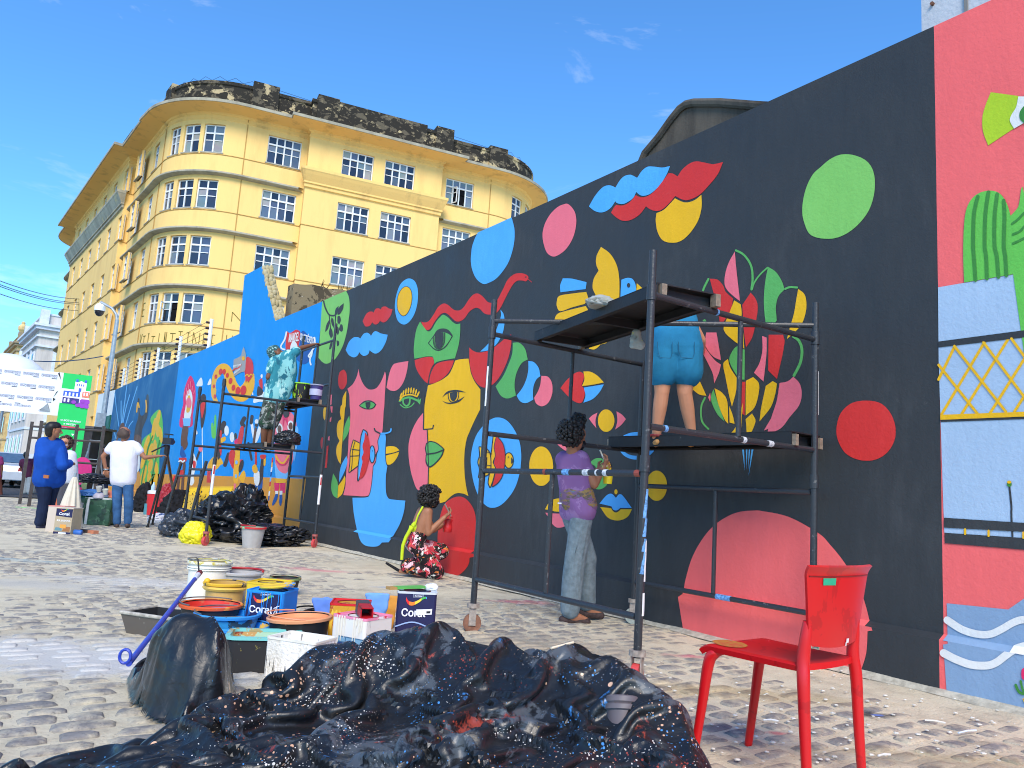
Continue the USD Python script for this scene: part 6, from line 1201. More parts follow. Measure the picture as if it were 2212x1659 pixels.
cu1 = DP(1313, 1032, D1 + .12); yc = thing('paint_cup', 'yellow paint cup held against the wall by the person in purple', 'paint cup', cu1); MB().lathe([(0, -.05), (.035, -.05), (.042, .05), (.038, .05), (.032, -.04), (0, -.04)], cu1, 18).build('cup', mat('yellow_cup', s2l((230, 200, 30)), .5), yc)
# --- woman on the platform
SHORTS = mat('teal_shorts', s2l((34, 112, 150)), 0.85, 0.2, 0.1, 8, 0.4, 160); D2 = 6.0
ow, Q, P, k = person('person in teal shorts and red sandals standing on the lower platform of the large scaffold', D2,
    dict(head=(1437, 652, .28), shL=(1428, 690, .12), shR=(1488, 690, .12), elL=(1412, 738, .25), elR=(1514, 735, .2), haL=(1425, 760, .5), haR=(1516, 775, .48), waL=(1436, 728), waR=(1480, 728), hipL=(1434, 752), hipR=(1484, 752),
         knL=(1430, 846, -.04), knR=(1479, 848, -.04), anL=(1418, 938, 0), anR=(1494, 938, 0), toL=(1411, 954, .12), toR=(1502, 954, .12)), FWD - UP * .5, UP + FWD * .5, SKIN_L, base=np.array([4.42, 4.25, 1.46]), hs=.11,
    top=(SHORTS, .012), pants=(SHORTS, .022, .03), short=.52, sleeves=(.15, 0), curl=.5, girth=1.12)
put(curls(Q['head'] + UP * .03, .115, 700, .015, 6), 'hair', HAIR, ow)
for s in 'LR':
    put(fuse([bone((Q['an' + s] - UP * .062 - FWD * .04, .02), (Q['to' + s] - UP * .012, .022), (Q['an' + s] - UP * .07 + FWD * .02, .03))], .02, 2), 'sandal_sole', mat('cork_sole', s2l((176, 128, 74)), .8), ow); MB().path(np.array([Q['an' + s] + RIGHT * .046 * math.cos(a) + FWD * .046 * math.sin(a) - UP * .012 for a in np.linspace(0, 6.28, 16)]), .011, 6).build('sandal_strap', mat('dark_red_strap', s2l((120, 32, 32)), .6), ow)
for u0, u1 in ((1420, 1452), (1465, 1500)): MB().path(np.array([DP(u, v, D2 - .142) for u, v in ((u0, 738), (u0 + 2, 762), (u0 + 6, 772), (u1 - 4, 774), (u1, 764), (u1, 738))]), .0022, 4).build('pocket_seam', mat('teal_seam', s2l((22, 82, 112)), .8), ow)
# --- kneeling woman
FLOWER = splat('floral_trousers', s2l((34, 28, 30)), [(s2l((196, 60, 72)), 9.0, 0.53), (s2l((236, 180, 186)), 10.0, 0.56), (s2l((228, 226, 214)), 14.0, 0.60), (s2l((212, 120, 60)), 12.0, 0.62), (s2l((90, 100, 60)), 15.0, 0.62)], .8, spec=.2)
LIME = mat('lime_cloth', s2l((196, 214, 44)), .8, .2, .08, 9, .3, 80); Bv = lambda x, y, d=0: (658.3 + .23148 * x, 877.8 + .23148 * y, d); D3 = 8.75
kw, Q, P, k = person('kneeling person in lime halter top and floral trousers painting the red egg shape', D3,
    dict(head=Bv(1180, 850), shL=Bv(1090, 985, .1), shR=Bv(1150, 980, -.06), elL=Bv(1200, 1150, .16), elR=Bv(1150, 1180, -.08), haL=Bv(1290, 1105, .2), haR=Bv(1300, 1040, .02), waL=Bv(1040, 1180, .05), waR=Bv(1080, 1190, -.04), hipL=Bv(1020, 1290, .1), hipR=Bv(1040, 1300, -.06),
         knL=Bv(1270, 1350, .16), knR=Bv(1225, 1540, -.06), anL=Bv(1010, 1500, .12), anR=Bv(960, 1510, -.04), toL=Bv(930, 1530, .12), toR=Bv(890, 1540, -.02)), RIGHT * .9 + FWD * .35 - UP * .25, UP * .9 + RIGHT * .3, SKIN, base=G(905, 1247), hs=.108,
    top=None, pants=(FLOWER, .02, .02), palmdir={'R': UP, 'L': UP}, curl=.7, torso_r=.075)
put(fuse([bone((DP(*Bv(1050, 1130)[:2], D3), .078), (DP(*Bv(1105, 1130)[:2], D3 - .02), .08), (DP(*Bv(1100, 1160)[:2], D3), .078)), bone((DP(*Bv(1100, 940)[:2], D3 - .08), .012), (DP(*Bv(1055, 1020)[:2], D3 - .1), .009)), bone((DP(*Bv(1055, 1020)[:2], D3 - .1), .009), (DP(*Bv(1030, 1100)[:2], D3 - .09), .012))], .02, 4), 'halter_top', LIME, kw)
MB().path(np.array([DP(*Bv(x, y)[:2], D3 - .1) for x, y in ((1000, 1120), (985, 1150), (945, 1220), (915, 1300), (905, 1430))]), np.array([.03, .022, .02, .02, .018]), 8).build('tie_strap', LIME, kw, True)
put(curls(DP(*Bv(1165, 835)[:2], D3) , .125, 1000, .016, 9, (1.1, 1.1, 1.0), cond=lambda v: v @ (RIGHT * .9 + FWD * .4) < .55 or v[2] > .4), 'hair', HAIR, kw); face_mask(kw, P, k, BLACKCLOTH)
put(fuse([bone((Q['toR'] + UP * .0, .018), (Q['toR'] - RIGHT * .16 + UP * .08, .014))], .02, 2), 'flip_flop', BLACKCLOTH, kw)
rj = DP(*Bv(1335, 1105)[:2], D3 + .15); jar = thing('paint_jar', 'small red paint jar in the hand of the kneeling person', 'paint jar', rj); MB().lathe([(0, -.09), (.05, -.085), (.055, -.02), (.045, .02), (.055, .05), (.05, .07), (.03, .05), (0, .0)], rj, 18).build('jar', mat('jar_red', s2l((196, 40, 44)), .35), jar, True)
kb = thing('paintbrush', 'thin paintbrush in the raised hand of the kneeling person', 'paintbrush', DP(*Bv(1330, 960)[:2], D3)); MB().tube(DP(*Bv(1365, 1025)[:2], D3 + .05), DP(*Bv(1308, 912)[:2], D3), .008, 8).build('handle', mat('grey_handle', s2l((150, 140, 130)), .5), kb); MB().tube(DP(*Bv(1365, 1025)[:2], D3 + .05), DP(*Bv(1373, 1040)[:2], D3 + .06), .013, 8).build('bristles', mat('jar_red', None), kb)
# --- man on the far scaffold
TIE = splat('tie_dye_shirt', s2l((40, 128, 142)), [(s2l((126, 190, 190)), 5.0, 0.5), (s2l((24, 98, 116)), 7.0, 0.56), (s2l((168, 210, 204)), 9.0, 0.6)], .85, stretch=(1, 1, .5)); CAMO = splat('leaf_print_shorts', s2l((62, 74, 66)), [(s2l((150, 152, 146)), 9.0, 0.53), (s2l((30, 66, 44)), 10.0, 0.55), (s2l((34, 36, 36)), 13.0, 0.58), (s2l((196, 198, 192)), 17.0, 0.64)], .85)
Sv = lambda x, y, d=0: (559.6 + .14885 * x, 729.7 + .14885 * y, d); D4 = 12.15
mw, Q, P, k = person('person in turquoise tie-dye shirt reaching up on the smaller scaffold', D4,
    dict(head=Sv(240, 225), shL=Sv(215, 355, -.05), shR=Sv(470, 245, .12), elL=Sv(130, 570, -.1), elR=Sv(600, 150, .3), haL=Sv(180, 700, .2), haR=Sv(780, 100, .5), waL=Sv(215, 690), waR=Sv(400, 680, .08), hipL=Sv(190, 860), hipR=Sv(310, 860, .06), knL=Sv(80, 1300, -.02), knR=Sv(160, 1300, .04), anL=Sv(62, 1545), anR=Sv(140, 1555, .05), toL=Sv(20, 1580, .1), toR=Sv(110, 1590, .15)),
    RIGHT * .75 + FWD * .3 + UP * .5, UP * .8 - RIGHT * .55, SKIN_D, base=np.array([3.62, 12.25, 1.5]), hs=.112, top=(TIE, .03), pants=(CAMO, .014, .022), short=.84, sleeves=(.55, 0), girth=1.15, shoes=mat('white_trainer', s2l((200, 200, 204)), .6))
put(fuse([bone((P(-.03, 0, .05), .095 * k), (P(.02, 0, .06), .08 * k), (P(-.05, 0, -.02), .075 * k)), bone((P(-.06, 0, -.08), .03 * k), (P(-.09, 0, -.15), .02 * k))], .02, 4), 'bandana', splat('net_cap', s2l((34, 78, 80)), [(s2l((150, 190, 186)), 40.0, .56)], .8), mw)
put(fuse([bone((Q['waL'], .112), (Q['waR'], .112))], .03, 3), 'waistband', mat('maroon_band', s2l((128, 30, 48)), .8), mw)
# --- man in blue
BLUE = mat('royal_blue_shirt', s2l((22, 72, 158)), .85, .2, .1, 6, .3, 120); N_ = lambda x, y, d=0: (.24801 * x, 822.9 + .24801 * y, d); D5 = 12.2
bm, Q, P, k = person('dark-haired person in royal blue long-sleeved shirt and dark jeans with arms folded', D5,
    dict(head=N_(468, 430), shL=N_(370, 555), shR=N_(505, 560, .12), elL=N_(420, 740, .3), elR=N_(545, 735, .0), haL=N_(560, 720, .3), haR=N_(600, 720, .16), waL=N_(395, 760, -.02), waR=N_(490, 750, .12), hipL=N_(385, 850), hipR=N_(470, 850, .14), knL=N_(385, 1030), knR=N_(430, 1030, .18), anL=N_(345, 1245), anR=N_(400, 1240, .2), toL=N_(380, 1268, .05), toR=N_(430, 1265, .22)),
    RIGHT * .8 + FWD * .6, UP, SKIN, hs=.12, top=(BLUE, .03), pants=(DENIM_D, .014, .02), sleeves=(1.0, .95), girth=1.5, arm=1.25, shoes=mat('navy_shoe', s2l((30, 34, 60)), .7), folda=.014)
hair_cap(bm, P, k); MB().box(DP(*N_(403, 833)[:2], D5 - .2), (.08, .02, .05), [RIGHT, FWD, UP]).build('leather_patch', mat('leather', s2l((160, 92, 50)), .7), bm)
# --- woman with printed mask
WB = mat('white_blouse', s2l((206, 208, 214)), .8, .2, .06, 8); D6 = 13.2
fm, Q, P, k = person('person in white blouse, glasses and printed white face mask facing the camera', D6,
    dict(head=N_(567, 545), shL=N_(620, 650), shR=N_(500, 650), elL=N_(650, 760), elR=N_(490, 760), haL=N_(640, 850), haR=N_(520, 850), waL=N_(620, 780), waR=N_(540, 780), hipL=N_(615, 860), hipR=N_(550, 860), knL=N_(610, 1000), knR=N_(560, 1000), anL=N_(605, 1140), anR=N_(565, 1140), toL=N_(610, 1155, -.1), toR=N_(570, 1155, -.1)),
    -FWD * .95 + RIGHT * .15, UP, SKIN_L, hs=.115, top=(WB, .025), pants=(mat('grey_skirt', s2l((84, 82, 88)), .85), .03, .04), sleeves=(.7, 0), shoes=BLACKCLOTH)
put(curls(P(-.03, 0, .02), .112 * k, 600, .018, 12, cond=lambda v: v @ (-FWD) < .45 or v[2] > .55), 'hair', mat('brown_hair', s2l((64, 38, 28)), .6), fm); face_mask(fm, P, k, splat('printed_mask', s2l((216, 208, 214)), [(s2l((150, 80, 110)), 26.0, .6), (s2l((70, 70, 130)), 30.0, .63)], .8))
for s_ in (-1, 1): MB().path(np.array([P(.098, .034 * s_ + .024 * math.cos(a), .008 + .018 * math.sin(a)) for a in np.linspace(0, 6.28, 14)]), .004, 5).build('glasses', BLACKCLOTH, fm)
# --- man in the black cap
D7 = 24.0
cm, Q, P, k = person('person in black cap, black face mask and black shirt behind the heaped green sacks', D7,
    dict(head=N_(893, 592), shL=N_(930, 665), shR=N_(840, 665), elL=N_(945, 750), elR=N_(822, 750), haL=N_(900, 800, -.25), haR=N_(852, 806, -.25), waL=N_(915, 760), waR=N_(855, 760), hipL=N_(908, 830), hipR=N_(858, 830), knL=N_(906, 910), knR=N_(856, 910), anL=N_(906, 1000), anR=N_(856, 1000), toL=N_(906, 1012, -.1), toR=N_(850, 1012, -.1)),
    -FWD * .9 + RIGHT * .2, UP, SKIN_L, hs=.118, top=(BLACKCLOTH, .03), pants=(DENIM_D, .03, .03), sleeves=(.9, 0), shoes=BLACKCLOTH, girth=1.15)
put(fuse([bone((P(-.03, 0, .06), .09 * k), (P(.02, 0, .06), .085 * k)), bone((P(.06, .04, .05), .014 * k), (P(.06, -.04, .05), .014 * k), (P(.15, .03, .035), .01 * k), (P(.15, -.03, .035), .01 * k))], .02, 3), 'cap', mat('cap_black', s2l((48, 44, 44)), .8), cm); face_mask(cm, P, k, BLACKCLOTH)
# --- man in the white T-shirt
WT_ = mat('white_tshirt', s2l((224, 222, 234)), .85, .2, .04, 6, .3, 80); D8 = 13.46
wm, Q, P, k = person('balding person in white T-shirt and blue jeans reaching a hand to the tripod', D8,
    dict(head=N_(1085, 462), shL=N_(985, 570), shR=N_(1180, 570), elL=N_(898, 655, -.05), elR=N_(1262, 668, .0), haL=N_(922, 775, -.02), haR=N_(1375, 655, .12), waL=N_(1025, 760), waR=N_(1130, 760), hipL=N_(1030, 860), hipR=N_(1115, 860), knL=N_(1020, 1030, -.03), knR=N_(1120, 1030, -.03), anL=N_(1018, 1240), anR=N_(1112, 1236), toL=N_(1005, 1268, .12), toR=N_(1120, 1264, .12)),
    FWD, UP, SKIN, hs=.125, top=(WT_, .028), pants=(DENIM_M, .006, .014), sleeves=(.42, 0), girth=1.12, shoes=mat('brown_white_shoe', s2l((72, 58, 54)), .7), palmdir={'R': -UP, 'L': FWD}, curl=.3)
put(fuse([bone((P(-.045, .03, -.01), .068 * k), (P(-.045, -.03, -.01), .068 * k), (P(-.04, 0, .03), .075 * k))], .02, 4), 'hair', mat('thin_hair', s2l((72, 56, 48)), .7), wm)
MB().path(np.array([Q['haL'] + RIGHT * .033 * math.cos(a) + FWD * .033 * math.sin(a) + UP * .01 for a in np.linspace(0, 6.28, 14)]), .01, 6).build('watch', METAL, wm)
# --- pedestrians
D9 = 26.3
pm_, Q, P, k = person('distant person in maroon shirt and pale trousers walking in the street', D9,
    dict(head=N_(228, 648), shL=N_(195, 700), shR=N_(285, 700), elL=N_(180, 760), elR=N_(305, 750), haL=N_(205, 800), haR=N_(296, 795), waL=N_(225, 760), waR=N_(268, 760), hipL=N_(228, 820), hipR=N_(265, 820), knL=N_(220, 900), knR=N_(268, 900), anL=N_(215, 968), anR=N_(265, 968), toL=N_(210, 978), toR=N_(275, 978)),
    FWD * .9 - RIGHT * .4, UP, SKIN_D, hs=.115, top=(mat('maroon_shirt', s2l((92, 30, 62)), .85), .03), pants=(mat('pale_trousers', s2l((184, 186, 184)), .85), .03, .05), sleeves=(.5, 0), shoes=BLACKCLOTH)
hair_cap(pm_, P, k)
D10 = 24.0
pe_, Q, P, k = person('person in magenta shirt cut by the left edge of the picture', D10,
    dict(head=N_(-40, 600), shL=N_(-85, 680), shR=N_(2, 680), elL=N_(-100, 750), elR=N_(18, 755), haL=N_(-90, 820), haR=N_(8, 825), waL=N_(-60, 760), waR=N_(-18, 760), hipL=N_(-60, 830), hipR=N_(-20, 830), knL=N_(-60, 920), knR=N_(-15, 920), anL=N_(-60, 1000), anR=N_(-12, 1000), toL=N_(-60, 1012), toR=N_(-5, 1012)),
    FWD, UP, SKIN_D, hs=.115, top=(mat('magenta_shirt', s2l((150, 52, 108)), .85), .03), pants=(mat('rust_trousers', s2l((120, 66, 52)), .85), .03, .03), sleeves=(.5, 0), shoes=BLACKCLOTH)
hair_cap(pe_, P, k)
# ================================================================ red chair
REDP = splat('red_plastic', s2l((196, 16, 22)), [(s2l((176, 14, 20)), 5.0, 0.55), (s2l((226, 150, 60)), 38.0, 0.755)], 0.33, spec=0.5)
cf = unit(np.array([-.08, .997, 0])); cx2 = np.array([cf[1], -cf[0], 0]); rm = np.array([2.668, 1.716, 0]); ch = thing('red_chair', 'bright red moulded plastic chair with a green sticker on the back of its backrest', 'chair', rm)
C = lambda a, b_, z: rm + cx2 * a + cf * b_ + UP * z       # a right, b towards the front
def leg_path(pts, rs, name):
    q = crv([tuple(p[:2]) for p in pts], False, 6); zz = crv([(p[2], i) for i, p in enumerate(pts)], False, 6)[:, 0]; r_ = np.interp(np.linspace(0, len(rs) - 1, len(q)), range(len(rs)), rs)
    MB().path(np.column_stack([q, zz]), r_, 14).build(name, REDP, ch, True)
for s in (-1, 1):
    leg_path([C(.19 * s, -.01, 0), C(.188 * s, .003, .2), C(.186 * s, .012, .38), C(.176 * s, .02, .46), C(.172 * s, .014, .54), C(.168 * s, .008, .60)], [.0155, .0195, .0225, .0235, .021, .016], 'leg')
    leg_path([C(.185 * s, .475, 0), C(.18 * s, .445, .2), C(.178 * s, .42, .37), C(.172 * s, .395, .42), C(.15 * s, .36, .435)], [.0155, .0185, .0225, .023, .015], 'leg')
ns, nt = 25, 25; V = []
for j in range(nt):
    for i in range(ns):
        a = -1 + 2 * i / (ns - 1); t_ = j / (nt - 1); b_ = .02 + .43 * t_; wv = .19 + .01 * t_; dip = -.014 * (1 - a * a) * (1 - (2 * t_ - 1) ** 2); edge = -.02 * max(0, (t_ - .88) / .12) ** 2 - .008 * max(0, (abs(a) - .9) / .1) ** 2
        V.append(C(a * wv, b_ + .015 * (1 - a * a) * (t_ > .5) - .02 * (1 - a * a) * (t_ < .2) , .452 + dip + edge))
V = np.array(V); F = []
for j in range(nt - 1):
    for i in range(ns - 1): F.append([j * ns + i, j * ns + i + 1, (j + 1) * ns + i + 1, (j + 1) * ns + i])
def thicken(V, F, n_u, n_v, off):
    m_ = trimesh.Trimesh(V, np.vstack([np.array(F)[:, [0, 1, 2]], np.array(F)[:, [0, 2, 3]]]), process=False); V2 = V + off * m_.vertex_normals; n = len(V); F2 = [f[::-1] for f in (np.array(F) + n).tolist()]; rim = [i for i in range(n_u)] + [j * n_u + n_u - 1 for j in range(1, n_v)] + [(n_v - 1) * n_u + i for i in range(n_u - 2, -1, -1)] + [j * n_u for j in range(n_v - 2, 0, -1)]
    side = [[rim[k], rim[(k + 1) % len(rim)], rim[(k + 1) % len(rim)] + n, rim[k] + n] for k in range(len(rim))]; return np.vstack([V, V2]), np.array(F + F2 + side)
v, f = thicken(V, F, ns, nt, -.022); mesh_obj('seat', (v, f), REDP, ch, 40)
V = []
for j in range(nt):
    for i in range(ns):
        a = -1 + 2 * i / (ns - 1); t_ = j / (nt - 1); z = .505 + .295 * t_; wv = .174 + .052 * t_ ** 1.3; flare = -.014 * max(0, (t_ - .88) / .12) ** 1.5; bottom = .016 * a * a * (1 - t_) ** 3
        V.append(C(a * wv, .012 - .02 * t_ - .032 * (1 - a * a) * (.5 + .5 * t_) + flare, z + bottom))
V = np.array(V); v, f = thicken(V, F, ns, nt, .011); mesh_obj('backrest', (v, f), REDP, ch, 40)
def onback(a, t_, o): z = .505 + .295 * t_; wv = .174 + .052 * t_ ** 1.3; return C(a * wv, .012 - .02 * t_ - .032 * (1 - a * a) * (.5 + .5 * t_) - o, z)
for nm, a0, a1, t0, t1, m_ in (('green_sticker', -.66, -.33, .76, .845, mat('green_label', s2l((20, 160, 120)), .5)), ('paper_tag', .30, .42, .035, .09, STICK), ('paper_tag', .28, .33, .0, .045, STICK)): MB().add([onback(a0, t0, .014), onback(a1, t0, .014), onback(a1, t1, .014), onback(a0, t1, .014)], [[0, 1, 2, 3]]).build(nm, m_, ch)
for a0 in (-1,): MB().path(np.array([onback(a, .865, .0125) for a in np.linspace(-.97, .97, 14)]), .0022, 5).build('moulding_line', mat('dark_red_line', s2l((120, 8, 14)), .5), ch)
for b_ in (.1, .36): MB().lathe([(0, -.014), (.012, -.014), (.014, 0), (0, 0)], C(-.12, b_, .43), 12).lathe([(0, -.014), (.012, -.014), (.014, 0), (0, 0)], C(.12, b_, .43), 12).build('seat_nub', REDP, ch, kind='stuff')
st = crv([(-.17, .36), (-.13, .44), (-.05, .44), (.0, .40), (-.02, .35), (-.10, .33)], True, 6); st = np.array([C(a, b_, .4535 - .014 * (1 - (a / .19) ** 2) * (1 - (2 * (b_ - .02) / .43 - 1) ** 2)) for a, b_ in st]); MB().add(np.vstack([st, st.mean(0)]), [[i, (i + 1) % len(st), len(st)] for i in range(len(st))]).build('paint_stain', mat('ochre_paint', s2l((206, 148, 52)), .7, var=.3, scale=40, col2=s2l((190, 70, 40))), ch)

# ================================================================ paint cans and buckets
Qv = lambda x, y: (274.3 + .24802 * x, 1152.1 + .24802 * y)
def place(x, y, w, dia):
    u, v = Qv(x, y); d = FPX * dia / (w * .24802); p = DP(u, v, d); return np.array([p[0], p[1], 0]), p[2]
PM = lambda n, c, r=.5: MATS['can_' + n] if c is None else mat('can_' + n, s2l(c), r, .5, .06, 14)
def bucket(name, label, x, y, w, dia, outer, rimm, inner, taper=.78, handle=None, hside=0.0, h=None, fill=None, fillm=None, cat='bucket', tilt=0.0, lip=.012):
    g, zt = place(x, y, w, dia); zt = zt if h is None else h; r_ = dia / 2; rb = r_ * taper; t = thing(name, label, cat, g); e1 = RIGHT
    ax = np.array([RIGHT * math.cos(tilt) + UP * math.sin(tilt), FWD, UP * math.cos(tilt) - RIGHT * math.sin(tilt)])
    o = np.array([g[0], g[1], max(zt, .12)]); zt = o[2]
    MB().lathe([(0, -zt + .004), (rb, -zt + .002), (rb + (r_ - rb) * .5, -zt * .5), (r_ - .004, -.02), (r_ - .003, -.004)], o, 40, ax).build('body', outer, t, 50)
    MB().lathe([(r_ - .006, -.006), (r_ - .02, -zt * .45), (rb - .015, -zt + .02), (0, -zt + .02)], o, 40, ax).build('inside', inner, t, 50)
    MB().lathe([(r_ - .006, -.018), (r_ + lip * .8, -.016), (r_ + lip, -.002), (r_ + lip * .4, .004), (r_ - .006, .001)], o, 40, ax).build('rim', rimm, t, 40)
    if fill: MB().lathe([(0, 0), (r_ - .012, 0)], o - UP * fill, 30, ax).build('paint', fillm or inner, t)
    if handle is not None:
        a = np.linspace(0, math.pi, 22); b0 = RIGHT * math.cos(hside) + FWD * math.sin(hside); n0 = np.cross(UP, b0); fold_ = -.12
        MB().path(np.array([o + b0 * (r_ + .006) * math.cos(q) + (n0 * math.cos(fold_) + UP * math.sin(-fold_) * .35) * (r_ + .01) * math.sin(q) + UP * .008 for q in a]), .0042, 6).build('handle', handle, t)
    return t, o, r_
DRK = splat('dripped_black_pail', s2l((34, 33, 34)), [(s2l((150, 140, 60)), 26.0, .66), (s2l((190, 110, 70)), 30.0, .68), (s2l((90, 120, 110)), 24.0, .67)], .6); STEEL = mat('bucket_wire', s2l((120, 118, 112)), .4, .5, .2, 20, metal=.6)
t, o, r_ = bucket('bucket', 'tall white plastic pail with yellow crusted rim at the back of the paint cans', 728, 240, 350, .30, splat('white_pail', s2l((226, 222, 210)), [(s2l((190, 160, 90)), 7.0, .68)], .5), splat('crusted_rim', s2l((226, 224, 206)), [(s2l((206, 190, 90)), 18.0, .5)], .6), splat('pail_inside', s2l((206, 196, 150)), [(s2l((200, 180, 70)), 10.0, .5)], .7), .92, STEEL, 2.6)
for z in (.045, .06): MB().lathe([(r_ + .002, 0), (r_ + .008, .004), (r_ + .002, .01)], o - UP * z, 40).build('ridge', MATS['white_pail'], t)
t, o, r_ = bucket('bucket', 'grey plastic bucket with red folded handle between the white pail and the yellow can', 1000, 335, 345, .30, PM('grey', (168, 164, 160)), PM('grey_rim', (178, 174, 170)), PM('grey_in', (176, 172, 168)), .8)
MB().path(np.array([o + RIGHT * (r_ + .006) * math.cos(q) + FWD * (r_ + .004) * math.sin(q) + UP * .012 for q in np.linspace(.05, math.pi - .05, 24)]), .009, 8).build('handle', PM('red_handle', (168, 32, 36)), t)
bucket('bucket', 'dark bucket with green and rust painted rim behind the yellow square can', 1380, 385, 250, .25, DRK, splat('rust_green_rim', s2l((150, 104, 70)), [(s2l((110, 130, 80)), 14.0, .5)], .6), DRK, .8, STEEL, .3)
t, o, r_ = bucket('bucket', 'tan see-through tub with yellow paint round its thick rim', 860, 425, 330, .27, splat('tan_tub', s2l((204, 164, 96)), [(s2l((226, 180, 60)), 8.0, .62)], .5), splat('yellow_blue_rim', s2l((236, 186, 50)), [(s2l((48, 62, 84)), 14.0, .56)], .5), PM('tan_in', (190, 150, 70)), .86, None, lip=.02)
MB().lathe([(r_ + .006, -.05), (r_ + .02, -.035), (r_ + .006, -.02)], o, 40).build('ridge', PM('yellow_ridge', (224, 182, 84)), t); MB().tm(trimesh.creation.icosphere(2, .022).apply_translation(o - RIGHT * .1 - FWD * .09 + UP * .01)).build('paint_blob', PM('yellow_blob', (244, 190, 40)), t, True)
bucket('bucket', 'black bucket with red and orange paint inside its rim, left of the blue buckets', 735, 612, 500, .34, DRK, splat('orange_rim', s2l((214, 90, 40)), [(s2l((232, 140, 50)), 9.0, .52)], .5), splat('red_in', s2l((206, 50, 36)), [(s2l((196, 96, 60)), 6.0, .55)], .5), .76, STEEL, 1.2, fill=.03)
bucket('bucket', 'bucket brimming with bright blue paint beside the red one', 880, 690, 530, .35, splat('teal_drip', s2l((40, 66, 78)), [(s2l((44, 140, 190)), 12.0, .48), (s2l((120, 110, 90)), 20.0, .62)], .55), splat('blue_rim', s2l((52, 140, 208)), [(s2l((40, 90, 110)), 20.0, .6)], .5), PM('blue_in', (30, 140, 226)), .76, STEEL, 1.0, fill=.035)
bucket('bucket', 'second blue bucket with yellow splashes on its inner wall, nearest the black plastic', 965, 795, 545, .35, splat('teal_drip2', s2l((38, 52, 64)), [(s2l((44, 130, 190)), 12.0, .5)], .55), splat('blue_yellow_rim', s2l((46, 140, 214)), [(s2l((206, 190, 110)), 9.0, .58)], .5), splat('blue_yellow_in', s2l((30, 136, 222)), [(s2l((236, 190, 80)), 5.5, .53), (s2l((18, 50, 90)), 16.0, .64)], .5), .76, STEEL, 1.3, fill=.06, fillm=PM('blue_in', None))
bucket('bucket', 'black bucket of peach paint with tipped rim right of the blue buckets', 1505, 722, 525, .34, splat('black_peach', s2l((24, 22, 24)), [(s2l((200, 140, 110)), 20.0, .68)], .55), splat('peach_rim', s2l((226, 154, 108)), [(s2l((60, 40, 36)), 12.0, .64)], .5), PM('peach_in', (232, 150, 100)), .78, mat('peach_wire', s2l((220, 150, 110)), .5), 2.0, fill=.03, tilt=.06)
# square cans -----------------------------------------------------------------
def square_can(label, x, y, w, size, yaw, h, bodym, topm, hole=True, d=None, prints=None, name='paint_can'):
    u, v = Qv(x, y); d = d or FPX * size[0] / (w * .24802); p = DP(u, v, d); g = np.array([p[0], p[1], 0]); zt = p[2] if h is None else h
    ex = RIGHT * math.cos(yaw) + FWD * math.sin(yaw); ey = np.cross(UP, ex); t = thing(name, label, 'paint can', g)
    sx, sy = size; rr = .018; sq = sbox(-sx / 2, -sy / 2, sx / 2, sy / 2).buffer(-rr).buffer(rr, quad_segs=4)
    MB().prism(sq, zt - .012, g + UP * .002, ex, ey, UP).build('body', bodym, t, 40)
    tp = sq.buffer(-.004); hol = Polygon(ell(0, 0, sx * .36, sy * .36, 0, 36)); MB().prism(tp.difference(hol) if hole else tp, .004, g + UP * (zt - .011), ex, ey, UP).build('top', topm, t)
    MB().prism(sq.buffer(.002).difference(sq.buffer(-.007)), .012, g + UP * (zt - .012), ex, ey, UP).build('seam', topm, t)
    if hole:
        MB().lathe([(1, -.004), (.96, -.10), (0, -.10)], g + UP * zt, 36, np.array([ex * sx * .355, ey * sy * .355, UP])).build('inside', PM('deep_paint_' + ''.join(c for c in label[:14] if c.isalpha()), (110, 20, 20) if 'red' in label or 'pink' in label else (120, 90, 20) if 'yellow' in label else (20, 22, 36)), t)
    def face(side):
        """origin at lower left of a face, right vector, up, outward"""
        return {'front': (g - ex * sx / 2 - ey * sy / 2, ex * sx, -ey), 'left': (g - ex * sx / 2 + ey * sy / 2, -ey * sy, -ex), 'right': (g + ex * sx / 2 - ey * sy / 2, ey * sy, ex)}[side]
    return t, face, zt, ex, ey, g
def fpatch(t, fc, zt, pts, m_, out=.002, name='print'):
    o, r_, n = fc; q = [o + r_ * a + UP * zt * b_ + n * out for a, b_ in pts]; c = np.mean(q, axis=0); MB().add(np.vstack([q, [c]]), [[i, (i + 1) % len(q), len(q)] for i in range(len(q))]).build(name, m_, t)
def ftext(t, fc, zt, text, a0, a1, b0, hgt, m_, out=.003, bold=True, name='lettering'):
    o, r_, n = fc; tm_ = meshkit.text_mesh(text, 1.0, .01, bold); v = np.array(tm_.vertices); L = v[:, 0].max(); q = o + r_ * (a0 + (a1 - a0) * v[:, :1] / L) + UP * (zt * (b0 + hgt * v[:, 1:2])) + n * (out + v[:, 2:] * .05); mesh_obj(name, (q, tm_.faces), m_, t)
WHT = PM('print_white', (236, 236, 240)); NAVY = PM('print_navy', (22, 20, 66)); SWO = [(222, 40, 40), (240, 130, 40), (236, 206, 60), (70, 170, 80), (60, 150, 220)]
